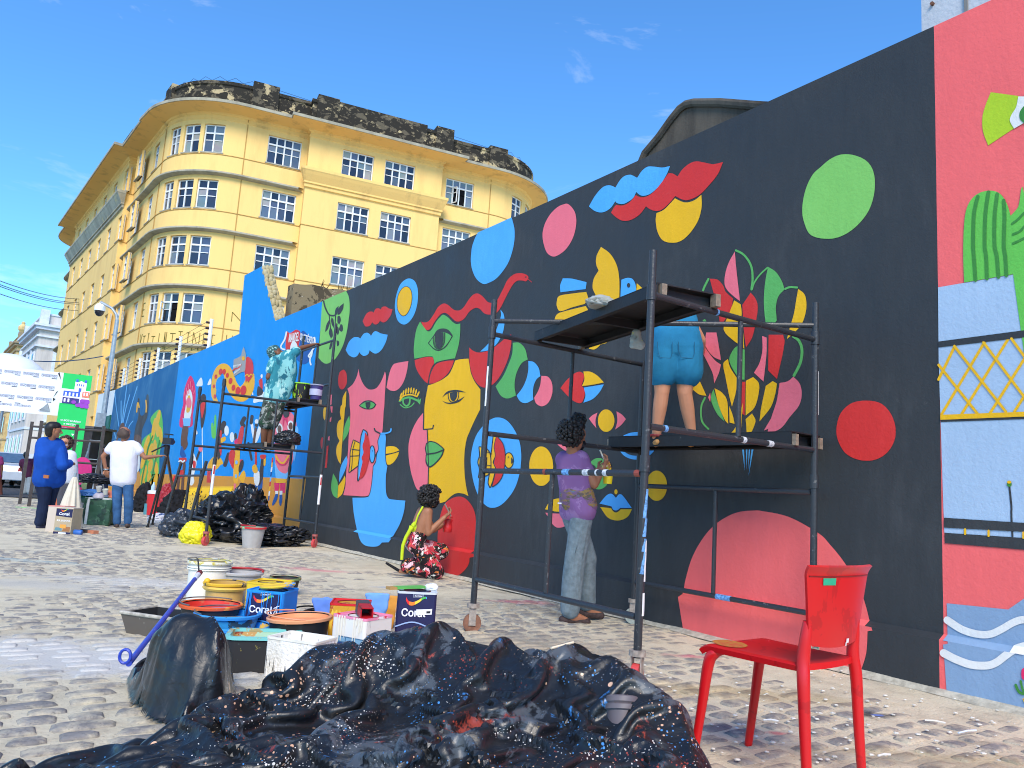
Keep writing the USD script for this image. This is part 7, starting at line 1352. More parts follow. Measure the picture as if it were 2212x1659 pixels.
def swoosh(t, fc, zt, a0, b0, s=1.0, n=20):
    c = np.array([(0, .055), (.06, .0), (.16, -.012), (.27, .02), (.38, .07), (.45, .075), (.46, .05)]); q = crv([tuple(p) for p in c], False, 5); w_ = np.interp(np.linspace(0, 1, len(q)), [0, .25, .6, 1], [.045, .05, .035, .012])
    for i in range(len(q) - 1):
        k = min(4, int(5 * i / (len(q) - 1))); fpatch(t, fc, zt, [(a0 + q[i, 0] * s, b0 + (q[i, 1] - w_[i] / 2) * s), (a0 + q[i + 1, 0] * s, b0 + (q[i + 1, 1] - w_[i + 1] / 2) * s), (a0 + q[i + 1, 0] * s, b0 + (q[i + 1, 1] + w_[i + 1] / 2) * s), (a0 + q[i, 0] * s, b0 + (q[i, 1] + w_[i] / 2) * s)], PM('swoosh_%d' % k, SWO[k]), .0035, 'print')
def coral_face(t, fc, zt, panel, big=True, sub=None, man=True):
    if panel is not None: fpatch(t, fc, zt, [(.06, .04), (.92, .04), (.94, .6), (.9, .95), (.1, .95), (.05, .6)], panel, .002)
    ftext(t, fc, zt, 'Coral', .12, .74, .62, .115, WHT); swoosh(t, fc, zt, .22, .83, 1.15)
    if man:
        for a, b_ in (((.78, .62), (.83, .7)), ((.86, .61), (.83, .7)), ((.83, .69), (.84, .75)), ((.77, .71), (.91, .76))): o, r_, n = fc; MB().tube(o + r_ * a[0] + UP * zt * a[1] + n * .003, o + r_ * b_[0] + UP * zt * b_[1] + n * .003, .0025, 5).build('figure_logo', WHT, t)
    fpatch(t, fc, zt, [(.4, .915), (.66, .915), (.66, .97), (.4, .97)], PM('badge_line', (190, 200, 216)), .0026); fpatch(t, fc, zt, [(.408, .919), (.652, .919), (.652, .966), (.408, .966)], NAVY, .003); ftext(t, fc, zt, 'AkzoNobel', .43, .63, .93, .022, WHT, .0035)
    if sub: ftext(t, fc, zt, sub, .14, .88, .33, .06, WHT)
# yellow can
t, face, zt, ex, ey, g = square_can('yellow square can with a round hole in its lid behind the blue can', 1255, 415, 400, (.235, .235), -.12, None, splat('yellow_can_side', s2l((26, 26, 52)), [(s2l((226, 190, 40)), 9.0, .47), (s2l((210, 208, 200)), 12.0, .64)], .5), splat('yellow_can_top', s2l((224, 186, 36)), [(s2l((206, 150, 40)), 6.0, .6)], .5), d=5.1)
# blue Coral can
t, face, zt, ex, ey, g = square_can('blue-painted square can with white brand lettering and rainbow swoosh under a painted lid', 1275, 482, 330, (.235, .235), -.10, None, splat('blue_can_side', s2l((24, 124, 206)), [(s2l((16, 70, 130)), 7.0, .64)], .45), PM('blue_can_top', (20, 140, 226)), d=4.65)
coral_face(t, face('front'), zt, NAVY); coral_face(t, face('left'), zt, NAVY, man=False)
for s_ in ('front', 'left'): fpatch(t, face(s_), zt, [(.05, .40), (.95, .36), (.95, .385), (.05, .425)], PM('pale_blue_band', (170, 196, 226)), .003); ftext(t, face(s_), zt, 'PINTA PISO', .12, .88, .22, .06, WHT)
fr_ = np.random.default_rng(3)
for k in range(9): a = fr_.uniform(.04, .96); fpatch(t, face('front'), zt, [(a, 1.0), (a + .02, 1.0), (a + .014, 1 - fr_.uniform(.2, .75)), (a + .006, 1 - fr_.uniform(.2, .7))], PM('blue_can_top', None), .0045, 'paint_drip')
ld = thing('can_lid', 'round metal lid smeared with blue and yellow paint lying on the blue can', 'lid', g + UP * zt); MB().lathe([(0, .0), (.1, .0), (.108, .008), (.108, .016), (.1, .012), (0, .01)], g + UP * (zt + .012) + ex * .03 - ey * .01, 32, np.array([ex * .97 + UP * .12, ey, UP - ex * .12])).build('lid', splat('lid_paint', s2l((90, 160, 220)), [(s2l((240, 196, 50)), 5.0, .48), (s2l((30, 60, 70)), 9.0, .6)], .5), ld)
# red and yellow can
t, face, zt, ex, ey, g = square_can('red-topped square can with yellow and orange running down its sides', 1955, 592, 300, (.235, .235), .12, None, splat('yellow_run_side', s2l((206, 150, 30)), [(s2l((170, 70, 30)), 8.0, .55), (s2l((96, 60, 30)), 12.0, .62), (s2l((230, 190, 60)), 9.0, .6)], .5, stretch=(1, 1, .35)), splat('red_can_top', s2l((206, 24, 30)), [(s2l((226, 130, 60)), 14.0, .66)], .4), d=4.75)
# white-dripped pink can
t, face, zt, ex, ey, g = square_can('white-dripped square can with pink paint on its lid carrying a red metal box', 2060, 705, 300, (.235, .235), -.52, None, splat('white_run_side', s2l((226, 222, 214)), [(s2l((200, 150, 110)), 9.0, .62), (s2l((70, 66, 66)), 11.0, .66), (s2l((150, 150, 156)), 7.0, .6)], .5, stretch=(1, 1, .3)), splat('pink_top', s2l((232, 140, 170)), [(s2l((222, 60, 70)), 7.0, .58), (s2l((240, 230, 230)), 9.0, .6)], .45), d=4.25)
fpatch(t, face('front'), zt, [(.22, .03), (.97, .03), (.97, .62), (.22, .62)], PM('data_panel', (70, 110, 140)), .002)
for a0, a1, b0, b1, c in ((.24, .62, .06, .4, (150, 180, 196)), (.65, .95, .06, .4, (150, 170, 190)), (.24, .95, .42, .5, (40, 66, 120)), (.24, .45, .52, .6, (120, 160, 186)), (.48, .7, .52, .6, (120, 160, 186)), (.73, .95, .52, .6, (120, 160, 186))): fpatch(t, face('front'), zt, [(a0, b0), (a1, b0), (a1, b1), (a0, b1)], PM('panel_%d' % (a0 * 100 + b0 * 1000), c), .003)
for k in range(9): fpatch(t, face('front'), zt, [(.27, .09 + .03 * k), (.58, .09 + .03 * k), (.58, .098 + .03 * k), (.27, .098 + .03 * k)], PM('print_line', (60, 84, 120)), .004)
for k in range(11): a = fr_.uniform(.02, .95); L_ = fr_.uniform(.15, .6); w_ = fr_.uniform(.02, .05); fpatch(t, face('front'), zt, [(a, 1.0), (a + w_, 1.0), (a + w_ * .9, 1 - L_ * .7), (a + w_ * .6, 1 - L_), (a + w_ * .2, 1 - L_ * .95)], PM('cream_drip', (236, 226, 206)), .005, 'paint_drip')
q = g + UP * (zt + .03) + ex * .02 - ey * .02; rb2 = thing('metal_box_section', 'short red painted box-section metal tube lying across the pink lid', 'metal tube', q); ax_ = unit(RIGHT * .3 - FWD * .9 - UP * .05); bx_ = unit(np.cross(UP, ax_)); ux_ = np.cross(ax_, bx_)
for s in (-1, 1): MB().box(q + bx_ * .031 * s, (.2, .006, .052), [ax_, bx_, ux_]).box(q + ux_ * .026 * s, (.2, .068, .006), [ax_, bx_, ux_]).build('wall', splat('red_box', s2l((178, 22, 34)), [(s2l((96, 30, 34)), 20.0, .6)], .4), rb2)
MB().box(q - ax_ * .06, (.08, .07, .064), [ax_, bx_, ux_]).build('sleeve', PM('grey_sleeve', (70, 66, 68)), rb2)
# PINTA PISO can
t, face, zt, ex, ey, g = square_can('dark blue square can lettered PINTA PISO with a green scrap on its lid', 2530, 490, 330, (.235, .235), .13, None, PM('navy_can', (26, 26, 72)), PM('metal_top', (196, 200, 204)), d=4.72)
coral_face(t, face('front'), zt, None, man=False); coral_face(t, face('left'), zt, None, man=False)
fpatch(t, face('front'), zt, [(.5, .64), (.9, .66), (.9, .75), (.5, .73)], PM('paper_label', (226, 224, 222)), .0045); fpatch(t, face('front'), zt, [(.76, .675), (.86, .68), (.86, .715), (.76, .71)], PM('label_black', (20, 20, 24)), .005)
for s_ in ('front', 'left'): ftext(t, face(s_), zt, 'PINTA PISO', .2, .9, .34, .055, WHT); ftext(t, face(s_), zt, 'PROTEÇÃO E DURABILIDADE', .32, .8, .29, .018, WHT)
for k in range(12):
    y0 = lambda a: .47 + .05 * math.sin(a * 5.0 - .6); a = k / 12; fpatch(t, face('front'), zt, [(a, y0(a)), (a + 1 / 12, y0(a + 1 / 12)), (a + 1 / 12, y0(a + 1 / 12) + .02), (a, y0(a) + .02)], PM('wave_band', (150, 176, 220)), .003)
fpatch(t, face('front'), zt, [(0, .03), (1, .03), (1, .25), (0, .22)], PM('road_panel', (46, 50, 72)), .002); fpatch(t, face('front'), zt, [(.1, .05), (.42, .05), (.4, .16), (.33, .21), (.2, .21), (.12, .15)], PM('car_print', (130, 140, 166)), .003); fpatch(t, face('front'), zt, [(.15, .15), (.37, .15), (.32, .2), (.2, .2)], PM('car_glass', (30, 34, 60)), .004)
for a in (.5, .72): fpatch(t, face('front'), zt, [(a, .18), (a + .02, .19), (a + .16, .08), (a + .14, .07)], WHT, .003)
gs = g + UP * (zt + .012); sc_ = thing('paint_scraper', 'green painted wooden scraper lying on the dark blue can', 'scraper', gs); ax_ = unit(RIGHT * .75 + FWD * .6); bx_ = np.cross(UP, ax_)
MB().box(gs - ex * .05, (.2, .055, .014), [ax_, bx_, UP]).build('blade', splat('green_wood', s2l((92, 172, 80)), [(s2l((150, 130, 70)), 9.0, .62)], .7), sc_); MB().box(gs - ex * .05 - ax_ * .12 - UP * .002, (.06, .05, .016), [ax_, bx_, UP]).build('handle', PM('tan_wood', (180, 140, 80)), sc_)
rg = g + UP * (zt + .01) + ex * .07 + ey * .04; n = put(folds(fuse([bone((rg, .02), (rg + ex * .04, .022), (rg + ey * .05, .02))], .012, 3), .02, (40, 40, 40)), 'rag', PM('white_rag', (226, 226, 226), .8), None); data(n.prim, 'crumpled white rag on the lid of the dark blue can', 'rag')
# near white-coated rectangular can, open
u_, v_ = Qv(1530, 905); p = DP(u_, v_, 3.75); g = np.array([p[0], p[1], 0]); zt = p[2]; yw = -.34; ex = RIGHT * math.cos(yw) + FWD * math.sin(yw); ey = np.cross(UP, ex); t = thing('paint_can', 'wide open can thickly coated in white and cream paint drips, closest to the black plastic', 'paint can', g)
WHD = splat('thick_white_drips', s2l((228, 224, 212)), [(s2l((246, 244, 240)), 6.0, .5), (s2l((40, 38, 44)), 9.0, .61), (s2l((196, 170, 110)), 8.0, .63), (s2l((28, 30, 80)), 7.0, .68)], .45, bump=.8, stretch=(3.2, 3.2, .35)); sx, sy = .27, .20
sq = sbox(-sx / 2, -sy / 2, sx / 2, sy / 2).buffer(-.015).buffer(.015, quad_segs=4); MB().prism(sq.difference(sq.buffer(-.006)), zt - .05, g + UP * .05, ex, ey, UP).build('wall', WHD, t, 40); MB().prism(sq.buffer(.003).difference(sq.buffer(-.008)), .01, g + UP * (zt - .006), ex, ey, UP).build('rim', PM('cream_rim', (236, 232, 216)), t, 40)
MB().prism(sq.buffer(-.006), .01, g + UP * (zt - .07), ex, ey, UP).build('paint', splat('white_paint', s2l((228, 226, 222)), [(s2l((200, 180, 140)), 8.0, .6)], .4), t); MB().box(g + UP * .03, (sx - .01, sy - .01, .05), [ex, ey, UP]).build('base', WHD, t)
MB().path(np.array([g + UP * (zt - .058) + ex * a + ey * b_ for a, b_ in ((.02, .0), (.06, .03), (.11, .04))]), .012, 8).build('stirrer', PM('beige_stick', (196, 176, 140)), t)
# small red pail and mint tray
t, o, r_ = bucket('bucket', 'small cream pail of red paint with a wire handle beside the white-coated can', 1160, 905, 215, .135, PM('cream_pail', (226, 216, 196)), PM('pinkish_rim', (230, 190, 180)), PM('red_pail_in', (214, 40, 36)), .9, mat('clear_wire', s2l((220, 190, 186)), .4), .4, fill=.015)
for z in (.03, .055): MB().lathe([(r_ * .98, 0), (r_ + .012, .004), (r_ + .012, .012), (r_ * .98, .016)], o - UP * z, 36).build('ridge', PM('cream_pail', None), t)
lc = o - UP * .14; MB().lathe([(r_ + .002, -.05), (r_ + .003, .05)], lc, 36, None).build('red_label', PM('red_label', (204, 36, 30)), t)
u_, v_ = Qv(1200, 880); p = DP(u_, v_, 4.05); g = np.array([p[0], p[1], 0]); zt = p[2]; ex = RIGHT * .97 + FWD * .22; ey = np.cross(UP, ex); t = thing('paint_tray', 'black tub with mint green and rust paint over its inside, behind the small red pail', 'tub', g); sx, sy = .36, .25
sq = sbox(-sx / 2, -sy / 2, sx / 2, sy / 2).buffer(-.05).buffer(.05, quad_segs=5); MI = splat('mint_inside', s2l((170, 206, 176)), [(s2l((196, 150, 90)), 7.0, .52), (s2l((150, 70, 50)), 10.0, .6), (s2l((214, 206, 160)), 8.0, .58)], .5)
MB().prism(sq.difference(sq.buffer(-.01)), zt, g, ex, ey, UP).build('wall', DRK, t, 40); MB().prism(sq.buffer(.01).difference(sq.buffer(-.014)), .016, g + UP * (zt - .008), ex, ey, UP).build('rim', splat('mint_rim', s2l((120, 196, 190)), [(s2l((170, 150, 100)), 9.0, .56)], .5), t, 40); MB().prism(sq.buffer(-.0101).difference(sq.buffer(-.013)), zt * .7, g + UP * zt * .28, ex, ey, UP).prism(sq.buffer(-.012), .01, g + UP * zt * .45, ex, ey, UP).build('inside', MI, t)
# grey open box at the left
u_, v_ = Qv(330, 690); p = DP(u_, v_, 4.75); g = np.array([p[0], p[1], 0]); zt = p[2]; ex = unit(RIGHT - FWD * .35); ey = np.cross(UP, ex); t = thing('plastic_tub', 'grey rectangular plastic tub with blackened inside at the left of the buckets', 'tub', g); sx, sy = .40, .30; GT = splat('grey_tub', s2l((92, 84, 76)), [(s2l((150, 142, 130)), 22.0, .64)], .6)
vb, vt, vi = [], [], []
for a, b_ in ((-1, -1), (1, -1), (1, 1), (-1, 1)): vb.append(g + ex * a * sx * .4 + ey * b_ * sy * .4); vt.append(g + ex * a * sx / 2 + ey * b_ * sy / 2 + UP * zt); vi.append(g + ex * a * (sx / 2 - .012) + ey * b_ * (sy / 2 - .012) + UP * zt)
vo = [q + UP * .015 + (g - q) * .06 for q in vb]; F4 = lambda a, b_: [[a + i, a + (i + 1) % 4, b_ + (i + 1) % 4, b_ + i] for i in range(4)]
MB().add(vb + vt, F4(0, 4) + [[0, 1, 2, 3]]).build('body', GT, t); MB().add([q for q in vi] + vo, F4(0, 4) + [[4, 5, 6, 7]]).build('inside', mat('black_inside', (.012, .012, .013), .6), t)
MB().path(np.array([q for q in vt + [vt[0]]]), .011, 8).build('rim', mat('grey_rim_edge', s2l((168, 160, 146)), .6, var=.3, scale=30), t)
# roller pole
pa, pb2 = DP(*Qv(628, 350), 5.25), DP(*Qv(15, 1135), 3.42); pb2 = pb2 if pb2[2] > .03 else pb2 + UP * (.03 - pb2[2]); t = thing('roller_pole', 'long blue roller pole leaning on the buckets with a white and maroon tip', 'pole', pb2); e = unit(pb2 - pa); L_ = np.linalg.norm(pb2 - pa)
MB().tube(pa + e * .16, pb2, .0135, 12).build('shaft', splat('blue_pole', s2l((44, 66, 170)), [(s2l((110, 120, 190)), 18.0, .62)], .4), t); MB().tube(pa + e * .03, pa + e * .17, .0165, 12).build('white_grip', PM('white_grip', (216, 218, 226)), t); MB().tube(pa - e * .03, pa + e * .035, .021, 6).build('socket', PM('maroon_socket', (120, 24, 36)), t)
MB().path(np.array([pa, pa + UP * .05 - RIGHT * .01, pa + UP * .095 - RIGHT * .02, pa + UP * .1 - RIGHT * .028]), .005, 6).build('wire_frame', mat('dark_wire', None), t); MB().path(np.array([pb2 + RIGHT * .025 * math.sin(a) + UP * .03 * (1 - math.cos(a)) - RIGHT * .02 for a in np.linspace(0, 6.28, 14)]), .007, 6).build('hang_loop', MATS['blue_pole'], t)
# cables and socket block
cc = DP(*Qv(1790, 580), 5.3); cc[2] = 0; t = thing('cable_coil', 'loose coil of black electric cable on the ground behind the cans', 'cable'.replace('cable', 'cable coil'), cc); cr_ = np.random.default_rng(5)
for k in range(13):
    a = np.linspace(0, 2 * math.pi, 40); R_ = .25 + cr_.uniform(-.07, .06); oo = cr_.uniform(-.05, .05, 2); ph = cr_.uniform(0, 6); MB().path(np.column_stack([cc[0] + oo[0] + R_ * np.cos(a) * (1 + .1 * np.sin(2 * a + ph)), cc[1] + oo[1] + R_ * .72 * np.sin(a), .015 + .009 * k + .012 * np.sin(3 * a + ph)]), .0065, 6, True).build('loop', mat('black_cable', (.012, .012, .013), .45), t, True)
MB().box(cc + UP * .14 + RIGHT * .02, (.05, .04, .03), [RIGHT, FWD, UP]).build('plug', PM('pale_plug', (170, 190, 206)), t)
sb_ = DP(*Qv(1640, 625), 5.0); sb_[2] = .06; t = thing('socket_block', 'yellow and grey extension socket block beside the cable coil', 'socket block', sb_); MB().box(sb_, (.15, .07, .09), [RIGHT, FWD, UP]).build('body', PM('yellow_block', (214, 190, 50)), t); MB().box(sb_ - FWD * .038 + RIGHT * .012 - UP * .012, (.11, .01, .055), [RIGHT, FWD, UP]).build('socket_face', PM('socket_grey', (170, 168, 150)), t)
for k in range(4): MB().box(sb_ - FWD * .0445 + RIGHT * (-.03 + .028 * k) - UP * .012, (.007, .004, .02), [RIGHT, FWD, UP]).build('slot', BLACKCLOTH, t)
for nm, x, y, d_, c, lab in (('paint_cloth', 1715, 625, 4.9, (96, 134, 216), 'folded blue cloth between the cable coil and the red-topped can'), ('paint_cloth', 2180, 580, 5.1, (110, 160, 226), 'blue cloth scrap poking out right of the red-topped can'), ('cardboard_piece', 2270, 600, 5.4, (206, 140, 50), 'orange cardboard piece standing behind the red-topped can')):
    q = DP(*Qv(x, y), d_); n = put(folds(fuse([bone((q - RIGHT * .07 + UP * .03, .012), (q + RIGHT * .07 + UP * .035, .012), (q + RIGHT * .03 - UP * q[2] * .9, .02))], .015, 2), .012, (20, 20, 20)), nm, PM(nm + str(x), c, .8), None); data(n.prim, lab, 'cloth' if 'cloth' in nm else 'cardboard')
# things on the scaffold planks
def small_bucket(label, u, v, d, dia, h, outer, rimm, inner, name='bucket', cat='bucket'):
    g = DP(u, v, d); t = thing(name, label, cat, g); r_ = dia / 2; MB().lathe([(0, 0), (r_ * .8, 0), (r_, h)], g, 28).build('body', outer, t, 40); MB().lathe([(r_ * .98, h - .01), (r_ * .75, .02), (0, .02)], g, 28).build('inside', inner, t, 40); MB().lathe([(r_ * .97, h), (r_ + .01, h), (r_ + .01, h - .015), (r_, h - .02)], g, 28).build('rim', rimm, t); return t
gB = np.array([4.13, 12.05, 2.285]); gp_ = pix(gB); small_bucket('black bucket with lime green paint runs on the upper plank of the smaller scaffold', gp_[0], gp_[1], depth(gB), .34, .26, splat('lime_runs', s2l((26, 26, 26)), [(s2l((150, 200, 40)), 9.0, .55), (s2l((200, 170, 40)), 12.0, .62)], .5, stretch=(1.6, 1.6, .5)), PM('lime_rim', (140, 200, 50)), PM('lime_in', (150, 206, 60)))
gB = np.array([4.27, 11.78, 2.285]); gp_ = pix(gB); t = small_bucket('round dark purple paint tin beside the lime-streaked bucket on the smaller scaffold', gp_[0], gp_[1], depth(gB), .2, .24, PM('purple_tin', (52, 44, 104)), PM('tin_rim', (150, 150, 170)), PM('tin_in', (60, 60, 80)), 'paint_tin', 'paint tin'); MB().lathe([(.0985, .07), (.1005, .17)], gB, 28).build('label_band', PM('tin_label', (170, 170, 196)), t)
def crumple(c, s, seed, amp=.3, sub=4, freq=3.2):
    t = trimesh.creation.icosphere(sub); v = t.vertices; n1 = meshkit.fbm(v * freq * .6 + 10, 3, seed); n2 = np.abs(meshkit.fbm(v * freq + 20, 3, seed + 1) - .5) * 2; n3 = np.abs(meshkit.fbm(v * freq * 2.3 + 5, 2, seed + 2) - .5) * 2
    v = v * (1 + amp * (n1 - .5) * 1.6 - amp * .8 * (n2 < .12) * (1 - n2 / .12) - amp * .25 * n3)[:, None] * np.asarray(s); v[:, 2] = np.maximum(v[:, 2], -s[2] * .55); return trimesh.Trimesh(v + np.asarray(c), t.faces, process=False)
BAGM = splat('black_bin_bag', s2l((26, 26, 28)), [(s2l((44, 44, 48)), 7.0, .55)], .27, spec=.55)
def lump(name, label, cat, u, v, d, s, m_, seed, z0=None, parent=None, **kw):
    c = DP(u, v, d); c[2] = (s[2] * .55 if z0 is None else z0 + s[2] * .55); t = crumple(c, s, seed, **kw); n = put(t, name, m_, None); data(n.prim, label, cat); return n
gB = np.array([3.9, 11.8, 1.55]); gp_ = pix(gB); lump('plastic_bag', 'black plastic bag with orange contents on the lower plank beside the scaffold painter', 'bag', gp_[0], gp_[1], depth(gB), (.22, .18, .14), BAGM, 3, 1.55)
gB = np.array([3.55, 3.95, 2.265]); gp_ = pix(gB); lump('grey_rag', 'crumpled grey rag on the upper plank of the large scaffold', 'rag', 1300, 693, 5.1, (.13, .09, .05), splat('grey_rag', s2l((150, 154, 150)), [(s2l((190, 184, 100)), 9.0, .62)], .85), 5, 2.25, sub=3)
n = put(folds(fuse([bone((DP(1377, 722, 5.3), .03), (DP(1374, 738, 5.3), .045), (DP(1384, 745, 5.3), .03))], .015, 2), .03, (20, 20, 20)), 'hanging_cloth', MATS['grey_rag'], None); data(n.prim, 'stained cloth hanging beneath the upper plank by the near scaffold pole', 'cloth')
# ---- clutter near the smaller scaffold
lump('refuse_heap', 'heap of black bin bags piled against the leopard print boards', 'bin bags', 500, 1150, 12.3, (.62, .55, .52), BAGM, 11, amp=.42, sub=5); lump('refuse_heap', 'lower black bin bag spreading right behind the grey red-rimmed bucket', 'bin bags', 585, 1165, 11.9, (.55, .4, .22), BAGM, 12, amp=.45, sub=5); lump('refuse_heap', 'upright knotted black bin bag at the top right of the heap', 'bin bags', 533, 1118, 12.5, (.34, .34, .60), BAGM, 13, amp=.4, sub=4)
lump('refuse_bag', 'dark translucent rubbish bag left of the yellow bag', 'bin bag', 388, 1160, 12.2, (.3, .3, .28), mat('smoky_bag', s2l((50, 56, 66)), .3, .5, .3, 8), 14); 
n = lump('yellow_bag', 'yellow plastic bag lying beside the red caster of the smaller scaffold', 'bag', 422, 1160, 11.3, (.23, .2, .22), mat('yellow_plastic', s2l((226, 214, 30)), .35, .5, .12, 8), 15, amp=.2)
g = G(543, 1183); t = thing('bucket', 'grey bucket with a red and green rim standing before the bin bags', 'bucket', g); MB().lathe([(0, 0), (.125, 0), (.17, .30)], g, 32).build('body', PM('grey', None), t, 40); MB().lathe([(.166, .3), (.12, .03), (0, .03)], g, 32).build('inside', PM('mint', (130, 180, 150)), t, 40); MB().lathe([(.16, .3), (.185, .3), (.185, .275), (.172, .27)], g, 32).build('rim', splat('red_mint_rim', s2l((196, 44, 44)), [(s2l((130, 196, 150)), 3.0, .52)], .5), t); MB().path(np.array([g + UP * .315 - RIGHT * .18 * math.cos(a) - FWD * .1 * math.sin(a) for a in np.linspace(0, 1.9, 12)]), .012, 6).build('handle', PM('red_handle', None), t)
LEO = {}
def leopard(name, base, s):
    nodes = {'tc': ('texture_coordinate', {}), 'v': ('voronoi_texture', {'scale': s, 'randomness': .9}), 'r': ('rgb_ramp', {'ramp': [(0, (.35, .20, .03)), (.16, (.35, .2, .03)), (.2, (.012, .010, .008)), (.42, (.012, .010, .008)), (.46, base), (1, base)]}), 'n': ('noise_texture', {'scale': s * 1.8, 'detail': 3.0}), 'r2': ('rgb_ramp', {'ramp': [(.44, (0, 0, 0)), (.5, (1, 1, 1))]}), 'x': ('mix', {'color2': base}), 'p': ('principled_bsdf', {'roughness': .7})}
    return usdkit.material(stage, '/World/Looks/' + name, nodes, [('tc.object', 'v.vector'), ('v.distance', 'r.fac'), ('tc.object', 'n.vector'), ('n.fac', 'r2.fac'), ('r2.color', 'x.fac'), ('r.color', 'x.color1'), ('x.color', 'p.base_color')], surface='p.BSDF')
L1, L2 = leopard('leopard_print', s2l((226, 186, 30)), 9.0), leopard('leopard_print_small', s2l((206, 170, 60)), 17.0)
Lv = lambda x, y: ((600 + .36166 * x) / VS, (1600 + .36166 * y) / VS)
def board(label, tl, tr, yb, d0, d1, m_, lean=.12):
    a, b_ = DP(*Lv(*tl), d0), DP(*Lv(*tr), d1); t = thing('leopard_board', label, 'board', (a + b_) / 2 * np.array([1, 1, 0])); n0 = unit(np.cross(UP, b_ - a)); n0 = n0 if n0 @ FWD < 0 else -n0; q = [a, b_, np.array([b_[0], b_[1], 0]) + n0 * lean, np.array([a[0], a[1], 0]) + n0 * lean]
    MB().add(q + [p_ - n0 * .03 for p_ in q], [[0, 1, 2, 3], [4, 5, 6, 7], [0, 1, 5, 4], [1, 2, 6, 5], [3, 0, 4, 7], [2, 3, 7, 6]]).build('board', m_, t); MB().add([q[0] + n0 * .004, q[1] + n0 * .004, q[1] + n0 * .004 - UP * .03, q[0] + n0 * .004 - UP * .03], [[0, 1, 2, 3]]).build('edge_strip', PM('ochre_edge', (214, 164, 40)), t)
board('large yellow leopard print board leaning by the wall behind the bin bags', (520, 870), (872, 868), 1150, 15.2, 14.6, L1); board('small-spotted tan leopard print board left of the larger one', (372, 960), (520, 965), 1250, 14.4, 14.2, L2); board('upper strip of leopard print board behind the tan one', (378, 885), (530, 870), 1250, 14.9, 14.8, L1)
# second chair, bags, cup
def slat_chair(label, u, v, d, facing):
    b0 = G(u, v); b0 = DP(u, v, d); b0[2] = 0; f_ = unit(facing); r2 = np.cross(f_, UP); RM = mat('red_chair_paint', s2l((196, 30, 34)), .45, .5, .08); t = thing('slatted_chair', label, 'chair', b0); P_ = lambda a, b_, z: b0 + r2 * a + f_ * b_ + UP * z
    for a in (-.22, .22):
        MB().tube(P_(a, .2, 0), P_(a, .2, .45), .018, 8).build('leg', RM, t); MB().path(np.array([P_(a, -.26, 0), P_(a, -.2, .45), P_(a, -.26, .7), P_(a, -.32, .95)]), .018, 8).build('leg', RM, t)
    for k in range(6): MB().box(P_(0, -.17 + .075 * k, .455), (.46, .055, .018), [r2, f_, UP]).build('seat_slat', RM, t)
    for k in range(6): MB().box(P_(0, -.235 - .015 * k, .56 + .075 * k), (.44, .014, .05), [r2, f_, UP]).build('back_slat', RM, t)
slat_chair('red slatted chair beside the tripod in front of the deep blue mural', 338, 1105, 18.6, -RIGHT * .9 - FWD * .3)
g = DP(338, 1100, 18.2); g[2] = 0; t = thing('red_cooler', 'red bucket-shaped cooler with white lid under the slatted chair', 'cooler', g); MB().lathe([(0, 0), (.2, 0), (.23, .5)], g, 24).build('body', PM('cooler_red', (196, 26, 34)), t, 40); MB().lathe([(.24, .5), (.24, .56), (.2, .58), (0, .58)], g, 24).build('lid', PM('cooler_white', (216, 214, 214)), t)
bt_ = DP(330, 1063, 18.6); t = thing('water_bottle', 'clear plastic water bottle standing on the slatted chair', 'bottle', bt_); MB().lathe([(0, 0), (.05, 0), (.05, .2), (.02, .26), (.02, .3), (0, .3)], np.array([bt_[0], bt_[1], .47]), 16).build('bottle', mat('clear_plastic', s2l((170, 196, 210)), .15, .7), t, 40)
lump('backpack', 'black backpack on the ground left of the red slatted chair', 'bag', 313, 1080, 19.5, (.28, .25, .45), BLACKCLOTH, 21); lump('backpack', 'black bag with blue strap right of the red slatted chair', 'bag', 385, 1095, 16.2, (.36, .3, .44), BLACKCLOTH, 22); lump('red_bag', 'red plastic bag hanging by the slatted chair', 'bag', 362, 1075, 17.6, (.18, .15, .36), PM('red_bag', (150, 26, 40), .4), 23, .25); lump('cloth_bundle', 'blue and white bundle of clothes on the ground by the leaning frame', 'bundle', 358, 1100, 15.5, (.34, .2, .13), splat('bundle', s2l((60, 84, 130)), [(s2l((200, 200, 206)), 5.0, .5)], .8), 24); lump('crumpled_paper', 'crumpled white sheet on the ground near the tripod', 'paper', 343, 1105, 14.9, (.16, .1, .06), PM('paper', (200, 200, 200), .8), 25)
g = G(320, 1112); t = thing('tin_cup', 'teal round tin on the ground between backpack and cooler', 'tin', g); MB().lathe([(0, 0), (.11, 0), (.11, .26), (.1, .26), (.1, .02), (0, .02)], g, 20).build('tin', PM('teal_tin', (70, 130, 140)), t, 40)
# tripod and camera
tb_, th = DP(352, 1130, 14.3), DP(362, 985, 14.3); tb_[2] = 0; t = thing('camera_tripod', 'tall black tripod with a video head beside the man in white', 'tripod', tb_); BK = mat('black_metal', (.016, .016, .018), .4, .5)
Nv = lambda x, y, d: DP(.24801 * x, 822.9 + .24801 * y, d); hd_ = Nv(1455, 640, 14.2)
for fx, fy, dd in ((1285, 1275, -.35), (1325, 1255, .25), (1540, 1160, .9)):
    ft = G(.24801 * fx, 822.9 + .24801 * fy); mid = hd_ + (ft - hd_) * .5; MB().tube(hd_, mid, .03, 8).build('leg', BK, t); MB().tube(mid, ft, .02, 8).build('lower_leg', BK, t); MB().tube(ft, ft + UP * .03, .03, 8).build('foot', BK, t)
MB().tube(Nv(1450, 640, 14.2), Nv(1458, 560, 14.2), .05, 12).build('head', BK, t); MB().tube(Nv(1440, 560, 14.2), Nv(1320, 618, 14.0), .014, 8).build('pan_handle', BK, t)
